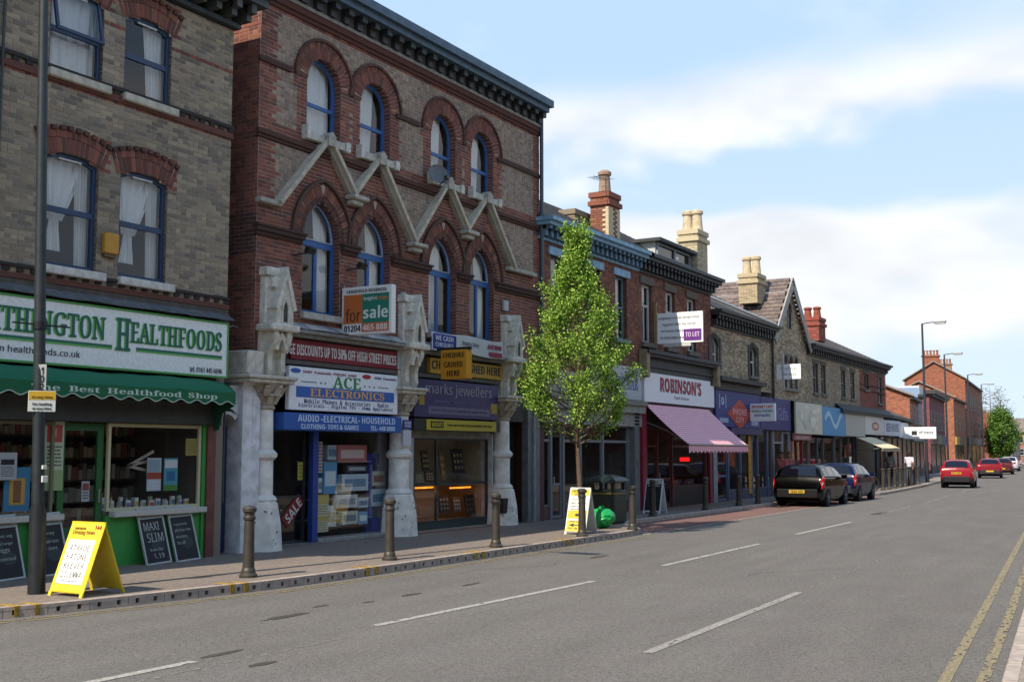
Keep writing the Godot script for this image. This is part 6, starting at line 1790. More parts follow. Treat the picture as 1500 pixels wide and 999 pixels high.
func far_buildings() -> void:
	var a := block("low_shops", "low single storey shops with a dark roof after the long dull building", 65.6, 79.5, 3.95, 5.0, 5.0, "75604f", "4a4644", [], 1, "b0b0b0")
	shop_strip(a, 14.0, 2.7, 3.6, ["5c6470", "8c8f92", "6a5a52", "7c8070", "8f7f60"])
	var b := block("brick_house", "red brick house with a sunlit gable end beyond the low shops", 80.0, 88.0, 5.6, 7.0, 7.0, "a06a55", "55504c", [[3.9, 5.1]], 4, "a5a19a")
	shop_strip(b, 8.0, 2.6, 3.3, ["7a7468", "5f7a70"])
	stack(b, V(0.6, 6.6, -5.2), V(0.7, 1.2, 0.9), "8c4a3e", 2)
	var w := block("rendered_house", "narrow pale blue and white rendered house in the far terrace", 88.2, 92.5, 6.1, 6.1, 8.0, "9aa5b4", "8a8f96", [[3.9, 5.2]], 2, "c0c0c0")
	own(w, "parapet", mb("c4c8ce").box(V(0, 6.1, -1.4), V(4.2, 6.75, 0.1)).k("7f97b8").box(V(-0.05, 5.9, -1.9), V(0.02, 6.6, 0.05)), mats.paint)
	shop_strip(w, 4.2, 2.6, 3.2, ["6a6e78"])
	var p := block("public_house", "purple brown building with a heavy dark cornice in the far terrace", 98.0, 112.0, 6.6, 6.6, 7.0, "80525a", "4c4644", [[3.8, 5.3]], 5, "8f8a84")
	own(p, "parapet", mb("3f3a3c").box(V(-0.3, 6.6, -0.4), V(14.4, 6.9, 0.5)), mats.oldpaint)
	shop_strip(p, 13.0, 2.5, 3.3, ["4a3038", "6d6a40", "4a4a7c"])
	var c := block("brick_house", "brick house with a long sunlit verge below the tall far building", 122.0, 136.0, 7.3, 8.9, 6.5, "a26c56", "6a5a50", [[4.2, 5.6]], 4, "9c958c")
	shop_strip(c, 10.0, 2.6, 3.4, ["a58a3a", "74503a", "4a5a4a"])
	var d := block("brick_house", "tall three storey red brick building with rows of chimney pots far down the street", 137.0, 164.0, 10.0, 12.0, 6.5, "9a6450", "4f4a48", [[4.0, 5.6], [6.8, 8.6]], 9, "7a726a")
	stack(d, V(0.5, 11.2, -3.6), V(0.8, 1.5, 1.8), "9a6450", 5)
	stack(d, V(13.0, 11.2, -3.3), V(0.8, 1.4, 1.8), "a08070", 5)
	shop_strip(d, 27.0, 2.7, 3.5, ["5a5a58", "7a6a50", "505c60", "8a6248"])
	# behind the tree at the end of the street
	var e := block("brick_house", "small red brick house at the far end of the street between trees", 196.0, 212.0, 7.5, 10.5, 9.0, "8a5546", "5c5550", [[1.2, 2.8], [4.4, 5.8]], 4, "c9c9c4")
	stack(e, V(0.8, 9.6, -4.5), V(0.9, 1.8, 1.4), "8a5546", 3)
	var e2 := block("brick_house", "pale rendered shop row far beyond the second tree", 214.0, 240.0, 5.0, 7.5, 9.0, "b0a59c", "6a615c", [[1.2, 2.6], [3.4, 4.4]], 8, "c9c9c4")
	e2.position.z += 2.0
	var e3 := block("brick_house", "row of pinkish brick houses closing the far end of the street", 196.0, 266.0, 6.0, 9.0, 9.0, "a5776a", "7c706a", [[1.2, 2.6], [3.8, 5.0]], 18, "c9c9c4")
	e3.position = V(262.0, 0, -44.0); e3.rotation.y = -PI / 2
	# the other side of the road, behind the photographer; the shop windows mirror it
	var cols := ["8f5746", "9b8a74", "8a4f40", "a08f78", "86503f", "96705a"]
	var nm := ["red brick", "buff brick", "dark red brick", "pale brick", "brown red brick", "tan brick"]
	for i in 13:
		var x0 := -34.0 + i * 15.0
		var hh: float = [6.2, 7.4, 6.0, 6.8, 6.4, 7.0, 6.1, 6.6][i % 8]
		var q := block("terrace_house", "%s house on the opposite side of the road, %s" % [nm[i % 6], ["farthest behind", "second from behind", "behind the photographer", "beside the photographer", "facing the arched windows", "facing the pink awning", "facing the gable", "facing the long dull building", "facing the low shops", "facing the sunlit gable end", "facing the purple brown building", "facing the far brick house", "facing the tall far building"][i]], x0, x0 + 14.6, hh, hh + 2.0, 9.0, cols[i % 6], "57534f", [[3.9, 5.4]], 6, "c0bdb6", "houses opposite", 17.4 if x0 < 60.0 else 17.4 - 0.06 * (x0 - 60.0))
		shop_strip(q, 14.6, 2.7, 3.5, ["5c6470", "8c5f52", "6a6a52", "7c8070"])

func make_bollard(at: Vector3, label: String) -> Node3D:
	var o := thing("bollard", label, "bollard", at, "cast iron bollards along the pavement")
	var c := "4a453f"
	own(o, "base", mb(c).lathe([Vector2(0.125, 0), Vector2(0.125, 0.035), Vector2(0.1, 0.06), Vector2(0.095, 0.1), Vector2(0.08, 0.14)], Vector3.ZERO, 16), mats.darkmetal)
	own(o, "body", mb(c).lathe([Vector2(0.082, 0.13), Vector2(0.074, 0.5), Vector2(0.07, 0.8)], Vector3.ZERO, 16), mats.darkmetal)
	own(o, "collar", mb("443f3a").lathe([Vector2(0.07, 0.78), Vector2(0.085, 0.8), Vector2(0.085, 0.83), Vector2(0.07, 0.85), Vector2(0.07, 0.88)], Vector3.ZERO, 16), mats.darkmetal)
	own(o, "cap", mb("4c4741").lathe([Vector2(0.07, 0.88), Vector2(0.098, 0.91), Vector2(0.098, 0.95), Vector2(0.07, 0.98), Vector2(0.0, 0.99)], Vector3.ZERO, 16), mats.darkmetal)
	return o
func street_lamp(at: Vector3, h: float, label: String) -> Node3D:
	var o := thing("street_lamp", label, "street lamp", at, "street lamps down the street")
	own(o, "base", mb("343842").tube([V(0, 0, 0), V(0, 1.2, 0)], 0.11, 12), mats.darkmetal)
	own(o, "pole", mb("3a3e48").tube([V(0, 1.2, 0), V(0, h * 0.6, 0), V(0, h, 0)], [0.085, 0.07, 0.055], 12), mats.darkmetal)
	own(o, "arm", mb("3a3e48").tube([V(0, h - 0.1, 0), V(0, h, 0.1), V(0, h + 0.06, 0.7)], 0.03, 8), mats.darkmetal)
	own(o, "lamp_head", mb("a9acae").bevel(V(-0.13, h - 0.02, 0.6), V(0.13, h + 0.14, 1.35), 0.05), mats.satin)
	own(o, "diffuser", mb("c9c9c4").bevel(V(-0.1, h - 0.08, 0.7), V(0.1, h - 0.01, 1.3), 0.03), mats.satin)
	return o
func chalk_board(px0: float, px1: float, label: String, words: Array) -> void:
	var zb := 0.2; var zt := -0.05
	var xb0 := on_wall(px0, 822, zb).x; var xb1 := on_wall(px1, 822, zb).x
	var t0 := xb0 - 0.03; var t1 := xb1 - 0.03
	var w := 0.5
	var o := thing("chalkboard", label, "chalkboard", V((xb0 + xb1) / 2, 0.12, zb), "chalkboards leaning on the green shop front")
	var up := V((t0 + t1 - xb0 - xb1) / 2, 0.87, zt - zb).normalized()
	var rt := V(1, 0, 0.03).normalized()
	var nn := rt.cross(up).normalized()
	rt = up.cross(nn).normalized()
	var T := Transform3D(Basis(rt, up, nn), V(0, 0, 0))
	own(o, "frame", mb("b3b5b4").band(rect(-w / 2, w / 2, 0, 0.9), 0, 0.025, -0.02, 0.012, true), mats.paint, T)
	own(o, "slate", mb("2b2e2f").box(V(-w / 2 + 0.02, 0.02, -0.015), V(w / 2 - 0.02, 0.72, 0)), mats.matte, T)
	own(o, "header", mb("a9b2b0").box(V(-w / 2 + 0.02, 0.72, -0.015), V(w / 2 - 0.02, 0.88, 0.006)), mats.paint, T)
	var put := func(s: String, x: float, y: float, ww: float, hh: float, c: String) -> void:
		var m := text(o, s, Vector3.ZERO, ww, hh, c, 0.0, "Droid Sans", 400)
		var ab: AABB = m.mesh.get_aabb()
		var b := T.basis * Basis.from_scale(V(ww / ab.size.x, hh / ab.size.y, 0.2))
		m.transform = Transform3D(b, T * V(x, y, 0.005) - b * (ab.position + ab.size / 2))
	put.call("WITHINGTON", 0.0, 0.835, 0.36, 0.045, "5a7a6c")
	put.call("HEALTHFOODS", 0.0, 0.77, 0.36, 0.06, "33584a")
	var y := 0.6
	for q in words:
		put.call(q[0], q[3], y, q[1], q[2], "9aa09c")
		y -= q[2] + 0.05
	own(o, "chalk_smears", mb("3d4142").prism(arcs_ellipse(0.05, 0.3, 0.13, 0.1, 9), 0.0015, 0.0015).prism(arcs_ellipse(-0.08, 0.5, 0.09, 0.07, 9), 0.0018, 0.0018), mats.matte, T)
func pavement_board(x: float, z0: float, z1: float, spread: float, h: float, face_c, edge_c, label: String) -> Node3D:
	var o := thing("pavement_sign", label, "pavement sign", V(x, 0.12, (z0 + z1) / 2), "pavement signs")
	var w := z1 - z0
	for s in [-1, 1]:
		var up := V(-s * spread, h, 0).normalized()
		var T := Transform3D(Basis(V(0, 0, -s), up, V(0, 0, -s).cross(up)), V(s * spread, 0, 0))
		var nn := T.basis.z
		if nn.x * s < 0: T.basis = Basis(V(0, 0, s), up, V(0, 0, s).cross(up))
		var len := Vector2(spread, h).length()
		own(o, "panel", mb(edge_c).bevel(V(-w / 2, 0.05, -0.02), V(w / 2, len, 0.0), 0.012).k(face_c).box(V(-w / 2 + 0.03, 0.09, 0.0), V(w / 2 - 0.03, len - 0.03, 0.004)), mats.satin, T)
		own(o, "foot", mb(edge_c).box(V(-w / 2, 0, -0.02), V(-w / 2 + 0.05, 0.06, 0.0)).box(V(w / 2 - 0.05, 0, -0.02), V(w / 2, 0.06, 0.0)), mats.satin, T)
	return o
# words on the face of a pavement board that looks towards -x
func board_text(o: Node3D, spread: float, h: float, s: String, dz: float, t: float, ww: float, hh: float, c, font := "Droid Sans", called := "lettering") -> void:
	var up := V(spread, h, 0).normalized()
	var b0 := Basis(V(0, 0, 1), up, V(0, 0, 1).cross(up))
	var m := text(o, s, Vector3.ZERO, ww, hh, c, 0.0, font)
	m.name = called
	var ab: AABB = m.mesh.get_aabb()
	var b := b0 * Basis.from_scale(V(ww / ab.size.x, hh / ab.size.y, 0.2))
	var at := V(-spread, 0, 0) + up * t + V(0, 0, dz) + b0.z * 0.007
	m.transform = Transform3D(b, at - b * (ab.position + ab.size / 2))
func face_panel(o: Node3D, spread: float, h: float, z0: float, z1: float, t0: float, t1: float, c, lift := 0.006) -> void:
	var up := V(spread, h, 0).normalized()
	var T := Transform3D(Basis(V(0, 0, 1), up, V(0, 0, 1).cross(up)), V(-spread, 0, 0))
	own(o, "printed_panel", mb(c).box(V(z0, t0, 0.0), V(z1, t1, lift)), mats.print, T)

func leafy_tree(at: Vector3, label: String, h: float, outline: Array, trunk_r: float, leaves: int, size: float, tones: Array, branches: int, seed_: int, group := "") -> Node3D:
	var o := thing("street_tree", label, "tree", at, group)
	var r := RandomNumberGenerator.new()
	r.seed = seed_
	var radius := func(y: float) -> float:
		for i in outline.size() - 1:
			if y <= outline[i + 1][0]:
				return lerpf(outline[i][1], outline[i + 1][1], clampf((y - outline[i][0]) / (outline[i + 1][0] - outline[i][0]), 0, 1))
		return 0.05
	var lean := V(-0.1, 0, 0.0)
	var stem := func(y: float) -> Vector3: return V(0.04 * sin(y * 1.3), y, 0.04 * cos(y * 1.7)) + lean * (y / h)
	var tp := []; var tr := []
	for i in 13:
		var y := h * 0.94 * i / 12.0
		tp.append(stem.call(y)); tr.append(lerpf(trunk_r, 0.012, pow(i / 12.0, 0.75)))
	own(o, "trunk", mb("5a4d3f").tube(tp, tr, 10), mats.timber)
	var B := mb("57493b")
	var spots := []
	var y_low: float = outline[0][0]
	for i in branches:
		var t := (i + 0.5) / branches
		var ys := lerpf(y_low - 0.35, h * 0.86, pow(t, 1.2))
		var ang := i * 2.39996 + r.randf_range(-0.4, 0.4)
		var rise := r.randf_range(0.55, 1.25) * lerpf(1.1, 0.7, t)
		var ye := ys + rise
		var R: float = radius.call(ye) * r.randf_range(0.72, 1.1)
		var p0: Vector3 = stem.call(ys)
		var p1: Vector3 = stem.call(ye) + V(cos(ang) * R, r.randf_range(-0.1, 0.1), sin(ang) * R)
		var mid := p0.lerp(p1, 0.5) + V(cos(ang), 0, sin(ang)) * R * 0.16 - V(0, rise * 0.08, 0)
		var b0 := lerpf(0.03, 0.012, t) * trunk_r / 0.09
		B.tube([p0, mid, p1], [b0, b0 * 0.6, b0 * 0.25], 5, false)
		spots.append([p0, mid, p1])
		for k in 3:
			var f := r.randf_range(0.35, 0.9)
			var q: Vector3 = p0.lerp(mid, f * 2) if f < 0.5 else mid.lerp(p1, f * 2 - 1)
			var e := q + V(cos(ang + r.randf_range(-1.2, 1.2)), r.randf_range(0.5, 1.7), sin(ang + r.randf_range(-1.2, 1.2))).normalized() * r.randf_range(0.3, 0.75) * (0.4 + R * 0.45)
			B.tube([q, e], [b0 * 0.4, b0 * 0.15], 4, false)
			spots.append([q, q.lerp(e, 0.5), e])
	own(o, "branches", B, mats.timber)
	var lf := mb()
	var cols := []
	for c in tones: cols.append(Color(c).srgb_to_linear())
	for i in leaves:
		var s: Array = spots[r.randi() % spots.size()]
		var f := sqrt(r.randf_range(0.06, 1.0))
		var p: Vector3 = s[0].lerp(s[1], f * 2) if f < 0.5 else s[1].lerp(s[2], f * 2 - 1)
		p += V(r.randfn(0, 1), r.randfn(0, 1.3), r.randfn(0, 1)) * (size * 1.3)
		var d := V(r.randfn(0, 1), r.randfn(0, 0.8) - 0.25, r.randfn(0, 1)).normalized()
		var u := V(r.randfn(0, 1), r.randfn(0, 1) + 0.9, r.randfn(0, 1)).normalized()
		var sd := d.cross(u).normalized()
		var up := sd.cross(d).normalized()
		var L := size * r.randf_range(0.75, 1.3); var W := L * 0.36
		var cc: Color = cols[r.randi() % cols.size()]
		var j := r.randf_range(0.8, 1.2)
		lf.col = Color(cc.r * j, cc.g * j, cc.b * j)
		var a := p; var e := p + d * L; var m := p + d * L * 0.45
		lf.tri(a, m + sd * W + up * L * 0.1, e); lf.tri(a, e, m - sd * W + up * L * 0.1)
	var cr := own(o, "crown", lf, mats.leaf)
	cr.set_meta("kind", "stuff")
	return o
func bicycle(at: Vector3, turn: float, c, label: String) -> void:
	var o := thing("bicycle", label, "bicycle", at, "parked bicycles")
	o.rotation.y = turn
	var R := 0.33
	for x in [-0.52, 0.52]:
		var w := []
		for i in 25: w.append(V(x + R * cos(TAU * i / 24), R + R * sin(TAU * i / 24), 0))
		var wh := own(o, "wheel", mb("1e1e1f").tube(w, 0.024, 6, false), mats.rubber)
		var sp := mb("9a9c9e")
		for i in 14: sp.tube([V(x, R, 0), V(x + 0.31 * cos(TAU * i / 14), R + 0.31 * sin(TAU * i / 14), 0)], 0.003, 3, false)
		own(wh, "spokes", sp, mats.metal)
		var rm := []
		for i in 25: rm.append(V(x + (R - 0.02) * cos(TAU * i / 24), R + (R - 0.02) * sin(TAU * i / 24), 0))
		own(wh, "rim", mb("a4a6a8").tube(rm, 0.01, 5, false), mats.metal)
	var bb := V(-0.08, 0.28, 0); var st := V(-0.2, 0.78, 0); var hd := V(0.36, 0.82, 0); var hb := V(0.41, 0.6, 0)
	own(o, "frame", mb(c).tube([bb, st], 0.017, 6).tube([st, hd], 0.017, 6).tube([bb, hb], 0.02, 6).tube([hd, hb], 0.02, 6).tube([bb, V(-0.52, R, 0.04)], 0.011, 5).tube([bb, V(-0.52, R, -0.04)], 0.011, 5).tube([st, V(-0.52, R, 0.04)], 0.01, 5).tube([st, V(-0.52, R, -0.04)], 0.01, 5), mats.carpaint)
	own(o, "fork", mb("6a6c70").tube([hb, V(0.52, R, 0.05)], 0.012, 5).tube([hb, V(0.52, R, -0.05)], 0.012, 5), mats.metal)
	own(o, "handlebar", mb("3a3b3d").tube([hd, hd + V(-0.03, 0.16, 0)], 0.015, 6).tube([hd + V(-0.1, 0.17, -0.28), hd + V(0.02, 0.17, 0), hd + V(-0.1, 0.17, 0.28)], 0.013, 6), mats.metal)
	own(o, "saddle", mb("1c1c1d").tube([st, st + V(-0.03, 0.12, 0)], 0.013, 6).obox(Transform3D(Basis(), st + V(-0.03, 0.14, 0)), V(0.26, 0.05, 0.12)), mats.rubber)
	own(o, "cranks", mb("55575a").tube([bb + V(0.12, -0.1, 0.06), bb + V(0, 0, 0.06), bb + V(0, 0, -0.06), bb + V(-0.12, 0.1, -0.06)], 0.01, 5), mats.metal)

func street_things() -> void:
	# lamp post at the left
	var lb := V(9.43, 0.12, 1.8)
	var o := thing("street_lamp", "tall dark lamp post with yellow parking plate in front of the health food shop", "street lamp", lb, "street lamps down the street")
	var tip := V(-0.14, 9.6, -0.22)
	own(o, "base", mb("2c3033").tube([V(0, 0, 0), V(-0.01, 1.02, -0.02), V(-0.012, 1.1, -0.024)], [0.105, 0.1, 0.075], 16), mats.darkmetal)
	own(o, "pole", mb("32383c").tube([V(-0.012, 1.08, -0.024), tip * 0.5, tip], [0.076, 0.066, 0.05], 16), mats.darkmetal)
	own(o, "arm", mb("3f464a").tube([tip, tip + V(0, 0.1, 0.2), tip + V(0, 0.2, 1.2)], 0.03, 8), mats.darkmetal)
	own(o, "lamp_head", mb("9a9da0").bevel(tip + V(-0.14, 0.1, 1.0), tip + V(0.14, 0.26, 1.8), 0.05), mats.satin)
	var f := 0.26
	var ctr := tip * (2.36 / 9.6)
	own(o, "parking_plate", mb("b9bdb8").bevel(ctr + V(-0.15, -0.13, 0.09), ctr + V(0.17, 0.13, 0.102), 0.004).k("b58f22").box(ctr + V(-0.145, 0.02, 0.1), ctr + V(0.165, 0.125, 0.105)), mats.print, Transform3D(Basis(Vector3.UP, -0.62), Vector3.ZERO))
	for q in [["At any time", 0.05, 0.24, "4a3d12"], ["No loading", -0.035, 0.22, "3a3f44"], ["at any time", -0.09, 0.22, "3a3f44"]]:
		var m := text(o, q[0], lb + ctr + V(0.01, q[1], 0.107), q[2], 0.035, q[3], 0.0, "Droid Sans", 400)
		m.transform = Transform3D(Basis(Vector3.UP, -0.62), Vector3.ZERO) * m.transform
	own(o, "number_plate", mb("b4b6b0").bevel(ctr + V(-0.05, 0.14, 0.085), ctr + V(0.05, 0.46, 0.095), 0.003), mats.print, Transform3D(Basis(Vector3.UP, -0.62), Vector3.ZERO))
	var nb := text(o, "1", lb + ctr + V(0, 0.38, 0.097), 0.03, 0.09, "1d1e20"); nb.transform = Transform3D(Basis(Vector3.UP, -0.62), Vector3.ZERO) * nb.transform
	nb = text(o, "0", lb + ctr + V(0, 0.28, 0.097), 0.05, 0.09, "1d1e20"); nb.transform = Transform3D(Basis(Vector3.UP, -0.62), Vector3.ZERO) * nb.transform
	nb = text(o, "2", lb + ctr + V(0, 0.18, 0.097), 0.05, 0.09, "1d1e20"); nb.transform = Transform3D(Basis(Vector3.UP, -0.62), Vector3.ZERO) * nb.transform
	own(o, "cross_bar", mb("23252a").tube([tip * 0.345 + V(-0.32, 0.02, -0.1), tip * 0.345 + V(0.34, 0.0, 0.14)], 0.012, 6).tube([tip * 0.34, tip * 0.35], 0.085, 12), mats.darkmetal)
	own(o, "sticker", mb("c9c9c2").bevel(V(-0.04, 1.36, 0.055), V(0.04, 1.44, 0.08), 0.004).bevel(V(-0.04, 1.52, 0.052), V(0.02, 1.57, 0.078), 0.004), mats.print)
	# bollards
	var bl := ["bollard in front of the blue side door", "bollard in front of the electrical shop window", "bollard in front of the jeweller's pilaster", "bollard in front of the yellow pavement sign", "bollard at the corner of the parking bay"]
	var bp := [V(12.14, 0.12, 2.74), V(15.2, 0.12, 2.92), V(18.2, 0.12, 3.12), on_ground(853, 786, 0.12), on_ground(927, 776, 0.12)]
	var first := make_bollard(bp[0], "dark iron " + bl[0])
	for i in range(1, 5): copy(first, bp[i], "dark iron " + bl[i], "bollard")
	var far := [[980, 757, "beside the chalk sign of the pink awning shop"], [1037, 747, "at the right end of the pink awning shop"], [1083, 741, "in front of the phone shop door"], [1126, 738, "behind the black parked hatchback"]]
	for q in far:
		var p := on_ground(q[0], q[1], 0.12)
		copy(first, V(p.x, 0.12, minf(p.z, 1.55)), "dark iron bollard " + q[2], "bollard")
	for i in 8:
		var x := 54.2 + i * 1.65
		copy(first, V(x, 0.12, kz(x) - 0.45), "dark iron bollard in the row beyond the parked bicycles, " + ["nearest the bicycles", "second from the bicycles", "third from the bicycles", "fourth from the bicycles", "beside the grey shirted walker", "beside the white shirted walker", "second before the lamp post", "closest to the lamp post"][i], "bollard")
	# yellow newspaper bill board
	var a := pavement_board(9.74, 2.03, 2.64, 0.33, 0.88, "e8d040", "e6cc36", "bright yellow pavement sign with a handwritten white newspaper bill")
	face_panel(a, 0.33, 0.88, -0.24, 0.24, 0.15, 0.71, "2b2a26", 0.005)
	face_panel(a, 0.33, 0.88, -0.235, 0.235, 0.155, 0.705, "f0efec", 0.0065)
	var ws := [["ATAROE", 0.6], ["FATONE", 0.49], ["KEEVER", 0.38], ["DILEMMA", 0.27]]
	for q in ws: board_text(a, 0.33, 0.88, q[0], 0.0, q[1], 0.36, 0.075, "16141e", "Droid Sans Mono")
	board_text(a, 0.33, 0.88, "Evening News", -0.02, 0.79, 0.4, 0.07, "7a4a1c", "Droid Serif")
	board_text(a, 0.33, 0.88, "MANCHESTER", -0.1, 0.845, 0.2, 0.028, "7a4a1c", "Droid Serif")
	board_text(a, 0.33, 0.88, "144", 0.21, 0.865, 0.12, 0.055, "8a2420")
	board_text(a, 0.33, 0.88, "evening news", 0.0, 0.19, 0.32, 0.03, "55536a", "Droid Serif")
	# chalkboards on the shop front
	chalk_board(212, 253, "chalkboard with large chalk words below the shop window, first of a pair", [["MAXI", 0.3, 0.13, -0.02], ["SLIM", 0.32, 0.14, 0.02], ["from the", 0.26, 0.05, 0.0], ["1.19", 0.2, 0.08, 0.03]])
	chalk_board(255, 296, "chalkboard with faint writing below the shop window, second of a pair", [["royal jelly", 0.28, 0.045, -0.03], ["ginseng caps", 0.33, 0.05, 0.0], ["vitamins", 0.24, 0.05, -0.05], ["for all", 0.16, 0.05, -0.08]])
	chalk_board(-7, 34, "chalkboard under the window at the lamp post's left side", [["organic veg", 0.3, 0.05, 0.0], ["free range", 0.28, 0.05, 0.0], ["eggs", 0.16, 0.06, 0.0], ["wholemeal", 0.3, 0.05, 0.0]])
	chalk_board(60, 101, "chalkboard half hidden behind the yellow pavement sign", [["honey", 0.2, 0.06, 0.0], ["herbal teas", 0.3, 0.05, 0.0], ["in store", 0.22, 0.05, 0.0]])
	# white and yellow plastic sign behind the bollard
	var yb := pavement_board(22.15, 2.62, 3.12, 0.3, 0.98, "e6e6e0", "d0d1cc", "white and yellow plastic pavement sign with a black arrow beside the tree")
	for q in [[0.86, 1.0, "c9b02a"], [0.36, 0.54, "c9a91f"], [0.09, 0.32, "cdbb3a"]]: face_panel(yb, 0.3, 0.98, -0.22, 0.22, q[0] - 0.02, q[1] - 0.02, q[2])
	board_text(yb, 0.3, 0.98, "PART EXCHANGE", 0.0, 0.94, 0.36, 0.055, "3a340e")
	board_text(yb, 0.3, 0.98, "CARPETS", 0.0, 0.87, 0.24, 0.05, "3a340e")
	for q in [["room sizes", 0.76], ["BEDS FROM 99", 0.68], ["made to order", 0.61], ["SUITES AND RUGS", 0.55]]: board_text(yb, 0.3, 0.98, q[0], 0.0, q[1], 0.34, 0.035, "5a5848")
	board_text(yb, 0.3, 0.98, "OPEN DAILY", 0.0, 0.28, 0.34, 0.04, "3a340e")
	board_text(yb, 0.3, 0.98, "0161 434 0711", 0.0, 0.13, 0.36, 0.045, "3a340e")
	var up := V(0.3, 0.98, 0).normalized()
	var T := Transform3D(Basis(V(0, 0, 1), up, V(0, 0, 1).cross(up)), V(-0.3, 0, 0))
	own(yb, "arrow", mb("17160f").prism(PackedVector2Array([Vector2(-0.17, 0.2), Vector2(-0.05, 0.16), Vector2(-0.05, 0.19), Vector2(0.17, 0.19), Vector2(0.17, 0.21), Vector2(-0.05, 0.21), Vector2(-0.05, 0.24)]), 0.0, 0.009).prism(arcs_ellipse(0, 0.42, 0.05, 0.03), 0.0, 0.009), mats.print, T)
	# butcher's chalk sign
	var cg := on_ground(960, 753, 0.12)
	var cb := pavement_board(30.6, 0.72, 1.24, 0.28, 0.98, "1f2624", "dcdcd8", "white framed chalk pavement sign outside the pink awning shop")
	face_panel(cb, 0.28, 0.98, -0.22, 0.22, 0.86, 0.98, "b3b3ae")
	board_text(cb, 0.28, 0.98, "ROBINSON'S", 0.0, 0.92, 0.34, 0.05, "4a3a3c")
	board_text(cb, 0.28, 0.98, "Special Offers", 0.0, 0.8, 0.36, 0.06, "a9adac", "Droid Serif")
	# litter bin with a hood
	var g := on_ground(896, 768, 0.12)
	var bx := 25.6; var bz := 1.85
	var bn := thing("litter_bin", "square dark green litter bin with a domed hood", "litter bin", V(bx, 0.12, bz))
	own(bn, "body", mb("23302a").bevel(V(-0.36, 0.03, -0.36), V(0.36, 0.82, 0.36), 0.03), mats.satin)
	own(bn, "plinth", mb("1b211e").box(V(-0.32, 0, -0.32), V(0.32, 0.03, 0.32)), mats.satin)
	own(bn, "trim", mb("8a7434").box(V(-0.37, 0.72, -0.37), V(0.37, 0.75, 0.37)), mats.satin)
	own(bn, "post", mb("1f2a25").box(V(-0.34, 0.82, -0.34), V(-0.26, 1.0, -0.26)).box(V(0.26, 0.82, -0.34), V(0.34, 1.0, -0.26)).box(V(-0.34, 0.82, 0.26), V(-0.26, 1.0, 0.34)).box(V(0.26, 0.82, 0.26), V(0.34, 1.0, 0.34)), mats.satin)
	own(bn, "hood", mb("2c3a35").lathe([Vector2(0.6, 1.0), Vector2(0.6, 1.04), Vector2(0.45, 1.12), Vector2(0.2, 1.18), Vector2(0, 1.19)], Vector3.ZERO, 4, false, PI / 4), mats.satin)
	own(bn, "door_seam", mb("141a17").box(V(-0.362, 0.08, -0.3), V(-0.36, 0.7, -0.29)).box(V(-0.362, 0.08, 0.29), V(-0.36, 0.7, 0.3)), mats.satin)
	# green refuse sack
	var sg := thing("refuse_sack", "knotted bright green plastic refuse sack beside the litter bin", "refuse sack", V(23.95, 0.12, 2.5))
	var fn := FastNoiseLite.new()
	fn.seed = 9; fn.frequency = 4.6; fn.fractal_octaves = 4
	var rows := []
	for i in 25:
		var t := i / 24.0
		var r := []
		for j in 37:
			var an := TAU * j / 36.0
			var rad: float = 0.3 * pow(sin(clampf(t / 0.92, 0, 1) * PI * 0.93), 0.55)
			if t > 0.9: rad = lerpf(0.03, 0.06, (t - 0.9) / 0.1) + 0.015 * sin(an * 5)
			if t == 0: rad = 0.0
			var p := V(cos(an) * rad, 0.0 + 0.5 * t, sin(an) * rad)
			var d := fn.get_noise_3d(p.x * 2, p.y * 2, p.z * 2) * 0.06 * (1.0 if t < 0.9 else 0.3)
			p += V(cos(an), 0, sin(an)) * d
			if j == 36: p = r[0]
			r.append(p)
		rows.append(r)
	rows.reverse()
	own(sg, "sack", mb("159447").grid(rows), mats.sack)
	# the tree
	var tp := on_wall(849, 700, 2.45)
	leafy_tree(V(tp.x, 0.12, 2.45), "young street tree with bright green upright crown in front of the brown building", 7.25, [[2.15, 0.4], [2.5, 0.92], [3.0, 1.2], [3.5, 1.3], [4.05, 1.2], [4.6, 0.94], [5.1, 0.68], [5.5, 0.44], [6.0, 0.27], [6.5, 0.17], [7.2, 0.06]], 0.075, 38000, 0.052, ["86a440", "98b452", "64842e", "a8c060", "76963a", "527226"], 90, 5, "street trees")
	# more lamps
	for q in [[69.5, 9.2, "street lamp beyond the people walking"], [92.5, 9.2, "street lamp in front of the far purple brown building"], [118.0, 9.2, "street lamp in front of the tall far brick building"], [136.0, 9.2, "street lamp behind the far street tree"], [178.0, 9.2, "street lamp at the far end of the street"]]:
		street_lamp(V(q[0], 0.12, kz(q[0]) - 0.3), q[1], "tall " + q[2])
	# lamp on the other side; only its head reaches into the picture
	var rl := street_lamp(V(30.0, 0.115, rz(30.0) + 1.28), 8.0, "street lamp on the opposite pavement, reaching over the road")
	rl.rotation.y = PI
	# far trees
	leafy_tree(V(150.0, 0.12, kz(150.0) + 0.9), "round crowned green street tree in front of the tall far building", 7.2, [[1.3, 0.7], [2.4, 1.6], [3.6, 2.0], [4.8, 1.6], [6.0, 0.9], [7.2, 0.2]], 0.14, 13000, 0.2, ["5c7c34", "4e6e2e", "6a8a3e", "44622a"], 40, 8, "street trees")
	leafy_tree(V(158.0, 0.12, kz(158.0) + 8.5), "broad green tree at the right of the far end of the street", 10.5, [[2.0, 1.2], [3.6, 3.6], [5.5, 4.4], [7.6, 3.6], [9.3, 2.2], [10.5, 0.4]], 0.2, 16000, 0.26, ["5c7c34", "4e6e2e", "6a8a3e", "44622a"], 44, 12, "street trees")
